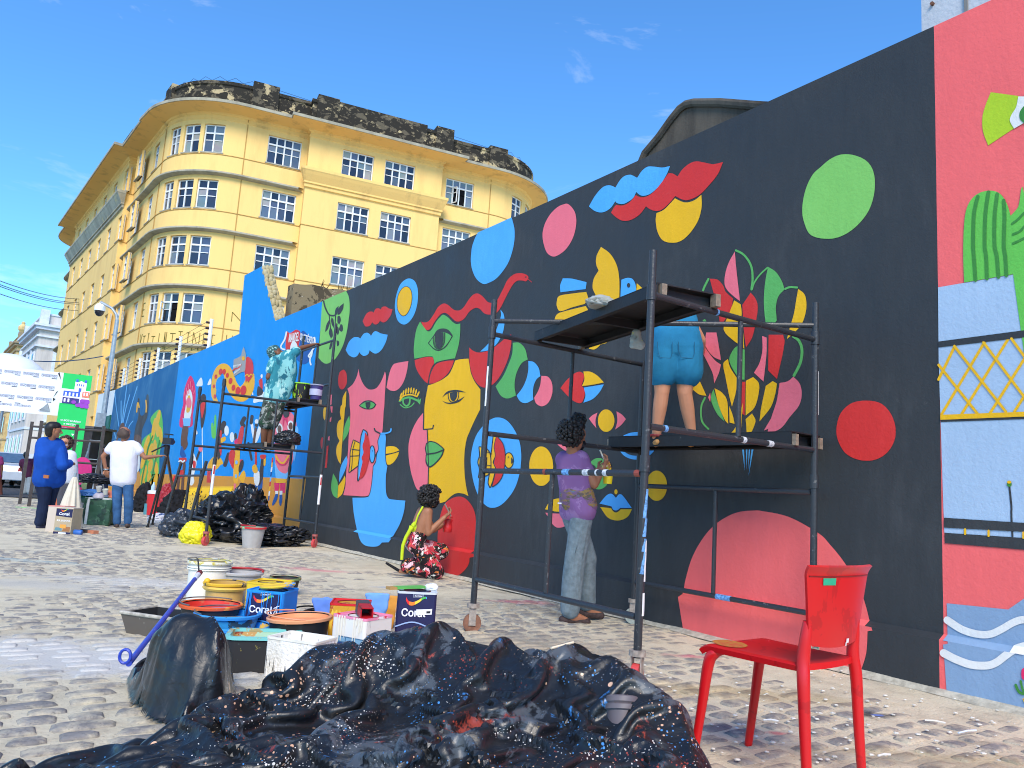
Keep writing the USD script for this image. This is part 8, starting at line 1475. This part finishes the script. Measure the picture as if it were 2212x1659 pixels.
cmr = Nv(1465, 525, 14.2); t = thing('video_camera', 'compact black video camera mounted on the tripod', 'camera', cmr); MB().box(cmr, (.15, .13, .12), [RIGHT, FWD, UP]).build('body', BK, t); MB().tube(cmr + FWD * .05, cmr + FWD * .2, .045, 16).build('lens', BK, t); MB().tube(cmr + UP * .06, cmr + UP * .12, .012, 6).build('stem', BK, t); MB().box(cmr + UP * .125, (.13, .09, .02), [RIGHT, FWD, UP]).build('top_plate', BK, t)
# closed parasol, sacks, cans by the group
g = DP(146, 1140, 12.0); g[2] = 0; t = thing('closed_parasol', 'folded beige cloth parasol standing upright before the masked person', 'parasol', g); nq, nr = 60, 20; V = []
for j in range(nr):
    z = .33 + .76 * j / (nr - 1); rr = .165 * (1 - j / (nr - 1)) ** .8 + .028
    for i in range(nq): a = 2 * math.pi * i / nq; V.append(g + RIGHT * math.cos(a) * rr * (1 + .16 * math.cos(9 * a + .5 * j / nr)) + FWD * math.sin(a) * rr * (1 + .16 * math.cos(9 * a + .5 * j / nr)) + UP * (z - .05 * math.cos(9 * a) * (1 - j / nr)) - UP * .25)
F_ = [[j * nq + i, j * nq + (i + 1) % nq, (j + 1) * nq + (i + 1) % nq, (j + 1) * nq + i] for j in range(nr - 1) for i in range(nq)]; mesh_obj('canopy', (np.array(V), np.array(F_)), mat('beige_canvas', s2l((206, 196, 176)), .85, .2, .08, 9), t, True); MB().tube(g, g + UP * .9, .02, 10).build('pole', METAL, t)
GS = splat('green_woven_sack', s2l((38, 76, 56)), [(s2l((70, 104, 82)), 8.0, .56), (s2l((28, 56, 46)), 6.0, .55)], .55); WS = mat('white_strap', s2l((206, 208, 208)), .7)
def sack(label, u, v, d, s, yaw, m_, seed):
    g = DP(u, v, d); g[2] = 0; e = RIGHT * math.cos(yaw) + FWD * math.sin(yaw); w = np.cross(UP, e); t = thing('rubbish_sack', label, 'sack', g); b_ = trimesh.creation.box((1, 1, 1)).subdivide().subdivide().subdivide().subdivide(); v_ = b_.vertices.copy(); rr = np.linalg.norm(v_[:, :2], axis=1, keepdims=True); v_[:, :2] *= (1 + .1 * np.cos(v_[:, 2:] * 3)); v_ *= np.asarray(s); n_ = meshkit.fbm(v_ * 4 + seed, 3, seed) - .5; v_ += np.sign(v_) * np.abs(v_) / (np.abs(v_) + .05) * (n_ * .12)[:, None]
    p_ = g + v_[:, :1] * e + v_[:, 1:2] * w + (v_[:, 2:] + s[2] / 2) * UP; p_[:, 2] = np.maximum(p_[:, 2], 0.005); mesh_obj('sack', (p_, b_.faces), m_, t, True); return t, g, e, w
t, g, e, w = sack('large dark green woven sack with a white strap stuffed with rubbish', 216, 1135, 13.75, (.44, .42, .48), .1, GS, 3)
MB().box(g - w * .225 - e * .16 + UP * .24, (.045, .02, .44), [e, w, UP]).build('strap', WS, t); MB().box(g - w * .215 + UP * .475, (.45, .02, .025), [e, w, UP]).build('hem', WS, t)
t, g, e, w = sack('green sack with a grey cloth lining beside the parasol', 179, 1132, 13.7, (.32, .34, .46), -.3, GS, 5); MB().add([g - w * .185 - e * .15 + UP * .47, g - w * .185 + e * .16 + UP * .47, g - w * .19 + e * .12 + UP * .2], [[0, 1, 2]]).build('lining', PM('grey_cloth', (150, 142, 138), .85), t); MB().tube(g - w * .19 + UP * .22 - e * .08, g - w * .19 + UP * .03 + e * .12, .02, 8).build('strap', WS, t)
for k, (u, v, c, kind) in enumerate(((228, 1068, (216, 214, 200), 'cup'), (214, 1062, (206, 204, 196), 'cup'), (182, 1056, (180, 196, 130), 'cup'), (215, 1073, (170, 164, 176), 'bowl'), (240, 1070, (206, 110, 80), 'box'), (196, 1066, (70, 120, 180), 'film'), (178, 1074, (60, 130, 80), 'film'), (232, 1074, (200, 190, 196), 'bowl'))):
    q = DP(u, v, 13.6 + .02 * k); lab = {'cup': ['white waste cup with green print on top of the sacks', 'plain pale cup amid the rubbish on the sacks', 'greenish cup tipped over on the sacks'], 'bowl': ['upturned grey bowl on the large sack', 'pale bowl at the edge of the large sack'], 'box': ['orange box flap at the right edge of the large sack'], 'film': ['blue plastic film on the sacks', 'green plastic film beside the parasol']}[kind]
    if kind == 'cup': o_ = MB().lathe([(0, 0), (.035, 0), (.05, .1), (.045, .1), (.033, .01)], q, 18, np.array([RIGHT, FWD * .9 + UP * .3, UP * .9 - FWD * .3]))
    elif kind == 'bowl': o_ = MB().lathe([(.11, -.02), (.1, .03), (.06, .07), (0, .08)], q, 22)
    elif kind == 'box': o_ = MB().box(q, (.22, .02, .2), [RIGHT, FWD, UP * .8 + FWD * .3])
    else: cr2 = crumple(q, (.2, .12, .08), 30 + k, sub=3); o_ = MB().tm(cr2)
    cnt = sum(1 for z in USED if z.startswith('/World/waste_' + kind)); n = o_.build('waste_' + kind, PM(f'waste{k}', c, .5), None, 40); data(n.prim, lab[USED['/World/waste_' + kind] - 1], {'cup': 'cup', 'bowl': 'bowl', 'box': 'box', 'film': 'plastic film'}[kind])
lump('black_sheet', 'black plastic sheet draped over the back of the sacks', 'plastic sheet', 200, 1056, 14.2, (.42, .2, .12), BAGM, 40, .72)
def small_can(label, fx, fy, d, yaw, bodym, topm):
    g = DP(*(fx, fy), d); g[2] = 0; e = RIGHT * math.cos(yaw) + FWD * math.sin(yaw); w = np.cross(UP, e); t = thing('paint_can', label, 'paint can', g); MB().box(g + UP * .19, (.26, .24, .38), [e, w, UP]).build('body', bodym, t); MB().box(g + UP * .385, (.265, .245, .014), [e, w, UP]).build('top', topm, t); return t, (g - e * .13 - w * .12, e * .26, -w), g
t, fc, g = small_can('beige and navy square can with brand lettering at the feet of the man in blue', 144, 1150, 11.45, -.05, PM('beige_can', (170, 152, 124)), PM('beige_top', (196, 180, 160)))
fpatch(t, fc, .38, [(.02, .70), (.98, .66), (.98, .98), (.02, .98)], NAVY, .002); ftext(t, fc, .38, 'Coral', .2, .82, .74, .10, WHT); swoosh(t, fc, .38, .3, .9, .9); ftext(t, fc, .38, 'SOL & CHUVA', .12, .92, .5, .06, WHT); fpatch(t, fc, .38, [(0, .0), (1, .0), (1, .1), (0, .1)], NAVY, .002); fpatch(t, fc, .38, [(.3, .02), (.75, .02), (.75, .08), (.3, .08)], WHT, .003); fpatch(t, fc, .38, [(.05, .14), (.5, .14), (.45, .26), (.1, .26)], PM('teal_print', (90, 130, 140)), .002); fpatch(t, fc, .38, [(.35, .24), (.7, .24), (.7, .38), (.35, .38)], PM('orange_print', (226, 150, 60)), .003); fpatch(t, fc, .38, [(.5, .12), (.95, .12), (.95, .3), (.6, .3)], PM('brown_print', (150, 100, 60)), .002)
small_can('rust-stained white can standing behind the beige and navy can', 126, 1148, 11.8, -.1, splat('rusty_white', s2l((196, 180, 164)), [(s2l((150, 100, 70)), 7.0, .58)], .6), PM('pink_lid', (206, 130, 120)))
q = G(185, 1152); t = thing('wood_offcut', 'dark wooden offcut with a pinkish cut end lying by the beige can', 'wood', q); e = unit(RIGHT - FWD * .5); w = np.cross(UP, e); MB().box(q + UP * .03 - e * .1, (.42, .08, .05), [e, w, UP]).build('plank', PM('dark_wood', (78, 62, 54), .8), t); MB().box(q + UP * .03 + e * .17, (.14, .085, .056), [e, w, UP]).build('cut_end', PM('pink_wood', (186, 120, 90), .8), t)
q = G(167, 1156); n = MB().path(np.array([q + UP * .04 - RIGHT * .05, q + UP * .04 + RIGHT * .06]), .04, 10).build('blue_roller', PM('roller_blue', (44, 96, 170)), None, True); data(n.prim, 'small blue roller lying at the foot of the beige can', 'roller')
# ladders and pink chair behind
def stepladder(label, u, v, d, h, m_):
    g = DP(u, v, d); g[2] = 0; t = thing('stepladder', label, 'ladder', g)
    for s in (-1, 1): MB().tube(g + RIGHT * .28 * s - FWD * .35, g + RIGHT * .16 * s + UP * h, .025, 8).build('rail', m_, t); MB().tube(g + RIGHT * .28 * s + FWD * .45, g + RIGHT * .16 * s + UP * h, .02, 8).build('rear_rail', m_, t)
    for k in range(6): f_ = (k + 1) / 7; MB().box(g - FWD * .35 * (1 - f_) + UP * h * f_, (.5 - .22 * f_, .09, .025), [RIGHT, FWD, UP]).build('step', m_, t)
    MB().path(np.array([g - RIGHT * .16 + UP * h, g - RIGHT * .14 + UP * (h + .3), g + RIGHT * .14 + UP * (h + .3), g + RIGHT * .16 + UP * h]), .02, 8).build('top_rail', m_, t)
stepladder('silver stepladder standing in front of the dark stall', 188, 1080, 20.5, 1.45, METAL)
g = DP(166, 1080, 20.0); g[2] = 0; t = thing('pink_chair', 'round-backed magenta chair behind the masked person', 'chair', g); PKM = PM('magenta_plastic', (206, 36, 116)); bb = MB(); e_ = Polygon(ell(0, .0, .27, .36, 0, 30)); bb.prism(e_, .03, g + UP * .92 + FWD * .0, RIGHT, UP, FWD); bb.build('backrest', PKM, t); MB().prism(Polygon(ell(0, 0, .25, .22, 0, 24)), .04, g + UP * .45 - FWD * .22, RIGHT, FWD, UP).build('seat', PKM, t)
for a, b_ in ((-.2, 0), (.2, 0), (-.18, -.4), (.18, -.4)): MB().tube(g + RIGHT * a + FWD * b_, g + RIGHT * a * .9 + FWD * b_ + UP * .47, .016, 8).build('leg', PM('pale_wood_leg', (206, 190, 180)), t)
# parked cars far left
def car(label, u, v, d, yaw, bodyc):
    g = DP(u, v, d); g[2] = 0.03; e = unit(np.array([math.sin(yaw), math.cos(yaw), 0])); w = np.cross(UP, e); t = thing('parked_car', label, 'car', g); CM = mat('car_paint_' + label.split()[0], s2l(bodyc), .25, .6, .04, coat=.5)
    side = [(-2.0, .3), (-2.05, .65), (-1.95, .9), (-1.5, .98), (-.95, 1.42), (.55, 1.46), (1.15, 1.0), (1.9, .86), (2.05, .6), (2.0, .3)]; MB().prism(Polygon([(a, b_) for a, b_ in side]).buffer(-.06).buffer(.06), 1.6, g - w * .8, e, UP, w).build('body', CM, t, 30)
    gl = [(-1.3, 1.0), (-.9, 1.34), (.48, 1.38), (.98, 1.0)]
    for s in (-1, 1): MB().prism(Polygon(gl), .01, g + w * (.805 * s) - (w * .01 if s < 0 else 0), e, UP, w).build('side_window', SHADEW, t)
    for x0, x1, z0, z1 in ((.6, 1.12, 1.40, 1.03), (-.99, -1.48, 1.38, 1.0)): q = [g + e * x0 + UP * z0 - w * .62, g + e * x0 + UP * z0 + w * .62, g + e * x1 + UP * z1 + w * .72, g + e * x1 + UP * z1 - w * .72]; n_ = unit(np.cross(q[1] - q[0], q[3] - q[0])); n_ = n_ if n_[2] > 0 else -n_; MB().add([p_ + n_ * .03 for p_ in q], [[0, 1, 2, 3]]).build('windscreen', mat('sky_glass', s2l((70, 92, 116)), .08, .7), t)
    for a in (-1.3, 1.3):
        for s in (-1, 1): n = MB().tube(g + e * a + w * .68 * s + UP * .31, g + e * a + w * .83 * s + UP * .31, .31, 20).build('wheel', mat('tyre', (.015, .015, .016), .8), t); MB().tube(g + e * a + w * .825 * s + UP * .31, g + e * a + w * .84 * s + UP * .31, .18, 16).build('rim', METAL, n)
    for s in (-1, 1): MB().box(g + e * 2.0 + w * .6 * s + UP * .68, (.08, .3, .14), [e, w, UP]).build('headlight', STICK, t); MB().box(g - e * 2.0 + w * .65 * s + UP * .75, (.08, .22, .16), [e, w, UP]).build('tail_light', PM('tail_red', (150, 20, 24)), t)
car('silver hatchback parked in the street beyond the square at the far left', 30, 1035, 33.0, .25, (186, 192, 200)); car('grey car parked just behind the silver hatchback', 12, 1028, 40.0, .2, (110, 116, 124)); car('dark car half hidden behind the steel frame', 76, 1040, 36.0, .15, (26, 28, 32))
# litter on the setts at the right
for k, (u, v, l_, a, c, lab) in enumerate(((2090, 1588, .14, .5, (206, 220, 236), 'thin pale blue stick lying on the ground below the coral mural'), (1620 + 400, 1566, .09, -.3, (214, 210, 200), 'short white splinter on the ground near the right edge'), (1665, 1564, .07, 0.0, (226, 224, 220), 'thin white straw on the ground behind the red chair'), (1910, 1640, .07, .4, (220, 218, 214), 'curled white plastic scrap at the bottom right'))):
    q = G(u, v) + UP * .016; e = RIGHT * math.cos(a) + FWD * math.sin(a); n = MB().path(np.array([q - e * l_ / 2, q + UP * .004, q + e * l_ / 2]), .004, 6).build('litter_stick', PM('litter%d' % k, c), None); data(n.prim, lab, 'litter')
lc_ = np.random.default_rng(8); mb = MB()
for k in range(220):
    u, v = lc_.uniform(1380, 2200), lc_.uniform(1420, 1655); q = G(u, v)
    if q[0] > XP - .05: continue
    s = lc_.uniform(.004, .014); mb.tm(trimesh.creation.icosphere(0, s).apply_scale([1, 1, .35]).apply_translation(q + UP * .014))
mb.build('grit', mat('plaster_chips', s2l((206, 202, 190)), .9, .2, .25, 30), None, kind='stuff')
# ================================================================ crumpled black plastic in the foreground
def PL(*cols, base=(24, 25, 27), rough=.33, name='plastic'):
    nodes = {'tc': ('texture_coordinate', {}), 'c0': ('color', {'value': s2l(base)}), 'p': ('principled_bsdf', {'specular_ior_level': .5}), 'nr': ('noise_texture', {'scale': 7.0, 'detail': 5.0}), 'rr': ('map_range', {'from_min': .3, 'from_max': .7, 'to_min': rough - .1, 'to_max': rough + .16}),
             'b1': ('voronoi_texture', {'feature': 'distance_to_edge', 'scale': 9.0, 'randomness': 1.0}), 'wv': ('noise_texture', {'scale': 5.0, 'detail': 3.0}), 'wm': ('mix_vector', {'fac': .28}), 'bn': ('noise_texture', {'scale': 15.0, 'detail': 5.0, 'roughness': .55, 'distortion': 1.1}),
             'ba': ('math', {'math_type': 'multiply_add', 'value2': .7}), 'b': ('bump', {'strength': .32, 'distance': .02})}
    links = [('tc.object', 'nr.vector'), ('nr.fac', 'rr.value'), ('rr.result', 'p.roughness'), ('tc.object', 'wv.vector'), ('tc.object', 'wm.a'), ('wv.color', 'wm.b'), ('wm.result', 'b1.vector'), ('tc.object', 'bn.vector'), ('bn.fac', 'ba.value1'), ('b1.distance', 'ba.value3'), ('ba.value', 'b.height'), ('b.normal', 'p.normal')]
    prev = 'c0.color'
    for i, (kind, c, s, th, big) in enumerate(cols):
        nodes[f'x{i}'] = ('mix', {'color2': s2l(c)}); nodes[f'mp{i}'] = ('mapping', {'location': (2.3 * i + .7, 1.1 * i, .6 * i)})
        if kind == 'dot':      # round spots of spatter, gathered in clusters
            nodes[f'v{i}'] = ('voronoi_texture', {'scale': s, 'randomness': 1.0}); nodes[f'g{i}'] = ('noise_texture', {'scale': big, 'detail': 3.0}); nodes[f'gm{i}'] = ('map_range', {'from_min': .46, 'from_max': .68, 'to_min': 0.0, 'to_max': th, 'clamp': True}); nodes[f'w{i}'] = ('math', {'math_type': 'multiply'}); nodes[f'sc{i}'] = ('separate_color', {}); nodes[f'lt{i}'] = ('math', {'math_type': 'less_than'})
            links += [('tc.object', f'mp{i}.vector'), (f'mp{i}.vector', f'v{i}.vector'), (f'mp{i}.vector', f'g{i}.vector'), (f'g{i}.fac', f'gm{i}.value'), (f'v{i}.color', f'sc{i}.color'), (f'gm{i}.result', f'w{i}.value1'), (f'sc{i}.r', f'w{i}.value2'), (f'v{i}.distance', f'lt{i}.value1'), (f'w{i}.value', f'lt{i}.value2'), (f'lt{i}.value', f'x{i}.fac')]
        else:                  # scuffed smears
            nodes[f'v{i}'] = ('noise_texture', {'scale': s, 'detail': 8.0, 'roughness': .72, 'distortion': .8}); nodes[f'g{i}'] = ('noise_texture', {'scale': big, 'detail': 2.0}); nodes[f'm{i}'] = ('math', {'math_type': 'multiply'}); nodes[f'r{i}'] = ('rgb_ramp', {'ramp': [(th, (0, 0, 0)), (th + .035, (.9,) * 3)]})
            links += [('tc.object', f'mp{i}.vector'), (f'mp{i}.vector', f'v{i}.vector'), (f'mp{i}.vector', f'g{i}.vector'), (f'v{i}.fac', f'm{i}.value1'), (f'g{i}.fac', f'm{i}.value2'), (f'm{i}.value', f'r{i}.fac'), (f'r{i}.color', f'x{i}.fac')]
        links.append((prev, f'x{i}.color1')); prev = f'x{i}.color'
    links.append((prev, 'p.base_color'))
    return usdkit.material(stage, '/World/Looks/' + name, nodes, links, surface='p.BSDF')
SHEET = PL(('smear', (76, 82, 88), 9, .30, 3.0), ('smear', (60, 130, 196), 10, .37, 3.3), ('smear', (150, 62, 46), 11, .375, 3.0), ('dot', (206, 160, 128), 52, .42, 3.2), ('dot', (206, 200, 192), 95, .46, 3.6), ('dot', (76, 140, 200), 70, .4, 3.4), ('dot', (150, 62, 46), 80, .4, 3.3), ('dot', (222, 176, 142), 17, .26, 2.6), ('smear', (196, 160, 60), 12, .41, 3.4), name='spattered_black_plastic')
BAGP = PL(('smear', (70, 76, 82), 8, .37, 3.0), ('dot', (206, 198, 190), 80, .4, 3.0), ('smear', (226, 178, 134), 9, .42, 2.6), ('dot', (80, 150, 210), 60, .34, 2.8), name='dusty_black_plastic')
def rf(p): return np.array([p @ RIGHT, p @ FWD])
def bump_at(u, v, d): p = DP(u, v, d); return (*rf(p), max(p[2], .02))
from scipy.interpolate import RBFInterpolator, LinearNDInterpolator
from scipy.ndimage import map_coordinates
def crumpled(rx, ry, spacing, ctrl, ring, seed, levels=((.16, .16), (.08, .22), (.04, .20)), ridges=(), amp=1.0, grain=.85, shape=.9, lower=.70, slack=.36, steps=150):
    """a slack plastic sheet: a broad heap through the control heights, broken into angular facets at several scales, with long sharp folds"""
    g = np.random.default_rng(seed); nx, ny = int((rx[1] - rx[0]) / spacing) + 1, int((ry[1] - ry[0]) / spacing) + 1
    X, Y = np.meshgrid(np.linspace(*rx, nx), np.linspace(*ry, ny), indexing='ij'); Q = np.column_stack([X.ravel(), Y.ravel()])
    rp = np.array(ring); cp = np.array([bump_at(*c) for c in ctrl]); rr = np.vstack([rp[i] + (rp[(i + 1) % len(rp)] - rp[i]) * t for i in range(len(rp)) for t in np.linspace(0, 1, 6)[:-1]])
    rbf = RBFInterpolator(np.vstack([cp[:, :2], rr]), np.r_[cp[:, 2], np.full(len(rr), .012)], smoothing=6e-4, kernel='thin_plate_spline'); base = rbf(Q).reshape(nx, ny)
    poly_ = Polygon(ring); dist = np.array([poly_.exterior.distance(shapely.geometry.Point(*q)) * (1 if poly_.contains(shapely.geometry.Point(*q)) else -1) for q in Q[::1]]).reshape(nx, ny)
    base = np.maximum(base, 0); pk = np.percentile(base, 97); base = pk * (base / pk) ** shape * lower; Z = np.maximum(base, .01); hmax = 1
    edge = np.clip((dist + .01) / .06, 0, 1); floor_ = np.maximum(base * edge, .006)
    for pts, w_, h_ in ridges:
        L = LineString([rf(DP(*p)) for p in pts]); dd = np.array([L.distance(shapely.geometry.Point(*q)) for q in Q]).reshape(nx, ny); floor_ = floor_ + h_ * .75 * np.maximum(0, 1 - dd / w_) ** 1.3 * edge
    fl = lambda x, y: map_coordinates(floor_, [np.clip((x - rx[0]) / spacing, 0, nx - 1), np.clip((y - ry[0]) / spacing, 0, ny - 1)], order=1)
    # the slack sheet buckles into folds over the heap: position based cloth
    P = np.stack([X, Y, floor_ + .01], -1); n_a = meshkit.fbm(np.stack([X * 3.1, Y * 3.1, X * 0 + seed], -1), 3, seed) - .5; n_b = meshkit.fbm(np.stack([X * 8, Y * 8, X * 0 + seed + 4], -1), 3, seed + 2) - .5
    P[..., 2] += np.maximum(0, .05 * n_a + .075 * n_b) + g.normal(0, .0012, X.shape); prev = P.copy(); loc = 1 + slack * (.35 + 1.5 * np.clip(meshkit.fbm(np.stack([X * 2.3, Y * 2.3, X * 0 + 8], -1), 2, seed + 6) - .2, 0, .8))[..., None]
    cons = [(1, 0, 1., .21), (0, 1, 1., .21), (1, 1, 1.414, .13), (1, -1, 1.414, .13), (2, 0, 2., .075), (0, 2, 2., .075), (4, 0, 4., .02), (0, 4, 4., .02)]
    for it in range(steps):
        ramp = min(1.0, it / (steps * .55)); vel = (P - prev) * .9; prev = P.copy(); P = P + vel; P[..., 2] -= .00016
        for rep in range(3):
            for dx, dy, f_, k in cons:
                sa = (slice(0, nx - dx), slice(max(0, -dy), ny - max(0, dy))); sb = (slice(dx, nx), slice(max(0, dy), ny + min(0, dy)))
                d_ = P[sb] - P[sa]; l_ = np.sqrt((d_ * d_).sum(-1, keepdims=True)) + 1e-9; c_ = d_ * ((1 - spacing * f_ * (1 + (loc[sa] - 1) * ramp) / l_) * k); P[sa] += c_; P[sb] -= c_
        h = fl(P[..., 0], P[..., 1]); hit = P[..., 2] < h + .003; P[..., 2] = np.maximum(P[..., 2], h + .002)
        P[..., :2] = np.where(hit[..., None], prev[..., :2] + (P[..., :2] - prev[..., :2]) * .4, P[..., :2])
        P[0], P[-1], P[:, 0], P[:, -1] = prev[0], prev[-1], prev[:, 0], prev[:, -1]
    rest = np.stack([X, Y, floor_ + .006], -1); bl = np.clip((dist + .005) / .11, 0, 1)[..., None]; bl = bl * bl * (3 - 2 * bl); P = rest * (1 - bl) + P * bl
    W = P[..., :1] * RIGHT + P[..., 1:2] * FWD + P[..., 2:] * UP
    ii, jj = np.meshgrid(np.arange(nx - 1), np.arange(ny - 1), indexing='ij'); q = (ii * ny + jj).ravel(); F = np.stack([q, q + ny, q + ny + 1, q + 1], 1); F = F[(dist.ravel()[F] > -.004).all(1)]
    t = trimesh.Trimesh(W.reshape(-1, 3), np.vstack([F[:, [0, 1, 2]], F[:, [0, 2, 3]]]), process=False); t.remove_unreferenced_vertices(); return t
mc = [(815, 1436, 3.38), (880, 1388, 3.36), (960, 1352, 3.34), (1045, 1342, 3.3), (1100, 1352, 3.28), (1160, 1354, 3.25), (1250, 1382, 3.2), (1330, 1400, 3.15), (1390, 1450, 3.02), (1425, 1506, 2.92), (1455, 1532, 2.82), (1500, 1532, 2.72), (1528, 1580, 2.6), (1390, 1540, 2.62), (760, 1420, 3.34), (690, 1446, 3.3), (620, 1482, 3.24), (580, 1510, 3.1),
      (520, 1530, 2.85), (640, 1556, 2.75), (700, 1500, 3.0), (820, 1490, 2.95), (940, 1470, 2.9), (1060, 1450, 2.85), (1200, 1470, 2.8), (1300, 1500, 2.75), (800, 1560, 2.6), (1000, 1560, 2.5), (1200, 1580, 2.45), (1380, 1600, 2.4), (600, 1600, 2.5), (560, 1640, 2.35), (800, 1640, 2.3), (1050, 1650, 2.25), (1300, 1650, 2.25)]
mring = [(-1.2, 1.95), (-1.2, 2.8), (-1.14, 3.15), (-1.02, 3.36), (-.72, 3.50), (-.42, 3.52), (-.1, 3.60), (.4, 3.60), (.62, 3.3), (.66, 3.0), (.80, 2.75), (.84, 1.95)]
mr = [([(1010, 1345, 3.3), (900, 1470, 3.0), (760, 1600, 2.6), (690, 1659, 2.4)], .07, .05), ([(1290, 1400, 3.1), (1180, 1460, 2.9), (1090, 1520, 2.7), (960, 1590, 2.5), (880, 1650, 2.3)], .06, .05), ([(1120, 1356, 3.2), (1060, 1440, 2.95), (1000, 1500, 2.75)], .05, .045), ([(1240, 1420, 3.0), (1270, 1520, 2.75), (1330, 1640, 2.35)], .05, .05), ([(1330, 1430, 3.05), (1400, 1560, 2.6), (1450, 1650, 2.3)], .05, .045), ([(775, 1420, 3.33), (690, 1448, 3.28), (600, 1492, 3.2)], .05, .05), ([(1470, 1532, 2.78), (1510, 1600, 2.55), (1530, 1650, 2.4)], .05, .045), ([(640, 1545, 2.8), (760, 1520, 2.9), (850, 1440, 3.2)], .05, .04), ([(480, 1560, 2.75), (560, 1520, 2.95), (640, 1540, 2.85)], .06, .05), ([(1000, 1620, 2.35), (1080, 1560, 2.55), (1180, 1540, 2.6)], .04, .035)]
t = crumpled((-1.3, .88), (1.93, 3.66), .0115, mc, mring, 4, ridges=mr)
n = put(t, 'plastic_sheet', SHEET, None, 32); data(n.prim, 'large heap of crumpled black plastic sheet spattered with paint in the foreground', 'plastic sheet'); MAIN_T = t
lc2 = [(300, 1410, 3.12), (335, 1368, 3.15), (380, 1352, 3.15), (430, 1352, 3.15), (470, 1362, 3.18), (498, 1400, 3.12), (290, 1470, 3.05), (340, 1440, 2.98), (420, 1430, 2.95), (480, 1470, 2.95), (380, 1510, 2.85), (460, 1520, 2.85)]
t = crumpled((-1.80, -.80), (2.8, 3.84), .0105, lc2, [tuple(rf(G(u, v))) for u, v in ((325, 1568), (288, 1525), (284, 1480), (310, 1464), (505, 1468), (524, 1505), (500, 1572), (410, 1590))], 9, grain=1.9, shape=.45, lower=.70, slack=.42, levels=((.18, .13), (.09, .2), (.04, .16)), ridges=[([(474, 1352, 3.2), (478, 1400, 3.1), (490, 1470, 2.95)], .045, .06), ([(330, 1390, 3.1), (350, 1450, 2.95), (400, 1520, 2.8)], .05, .04), ([(440, 1375, 3.1), (420, 1440, 2.95), (470, 1500, 2.82)], .045, .04)])
n = put(t, 'plastic_sheet', BAGP, None, 32); data(n.prim, 'black plastic bundle with tan flakes standing left of the white-coated can', 'plastic sheet')
wc = [(290, 1560, 2.72), (330, 1520, 2.8), (370, 1470, 2.95), (400, 1500, 2.85), (250, 1590, 2.66), (180, 1602, 2.62), (120, 1622, 2.58), (420, 1560, 2.65), (340, 1600, 2.5), (440, 1610, 2.45), (250, 1630, 2.45)]
t = crumpled((-1.82, -.7), (1.95, 3.1), .0115, wc, [(-1.70, 2.12), (-1.66, 2.42), (-1.48, 2.62), (-1.3, 2.82), (-1.05, 3.0), (-.8, 2.9), (-.74, 2.4), (-.76, 1.97), (-1.62, 1.97)], 14, ridges=[([(380, 1470, 2.95), (330, 1530, 2.75), (280, 1590, 2.6)], .05, .05), ([(420, 1500, 2.85), (430, 1580, 2.6), (470, 1650, 2.4)], .05, .045), ([(300, 1575, 2.68), (190, 1605, 2.6), (110, 1630, 2.52)], .05, .035)])
n = put(t, 'plastic_sheet', BAGP, None, 32); data(n.prim, 'low black plastic sheet trailing to the bottom left corner', 'plastic sheet')
# a blue paint run and small things on the heap
def on_sheet(pts, t):
    uv = np.array([pix(p) for p in t.vertices]); dd = (t.vertices - CAM) @ R[:, 2]; out = []
    for u, v in pts:
        k = np.argsort(np.hypot(*(uv - [u, v]).T))[:6]; i = k[np.argmin(dd[k])]; out.append(t.vertices[i] + t.vertex_normals[i] * np.sign(t.vertex_normals[i] @ (CAM - t.vertices[i])) * .004)
    return np.array(out)
q = on_sheet([(1190, 1402), (1240, 1382)], MAIN_T); n = MB().path(q + UP * .004, .005, 6).build('wood_splinter', PM('pale_splinter', (226, 206, 176), .8), None); data(n.prim, 'pale wooden splinter lying across the crest of the plastic heap', 'splinter')
pc = on_sheet([(1345, 1500)], MAIN_T)[0] - UP * .05; t = thing('paint_tin', 'grey ribbed paint tub half buried at the right of the plastic heap', 'tub', pc); axm = np.array([RIGHT, FWD * .94 - UP * .34, UP * .94 + FWD * .34]); MB().lathe([(0, -.07), (.05, -.07), (.056, .0), (.064, .005), (.064, .02), (.056, .024), (.062, .03), (.062, .046), (.056, .05), (0, .05)], pc, 28, axm).build('tub', PM('mauve_tub', (104, 94, 96)), t, 30)
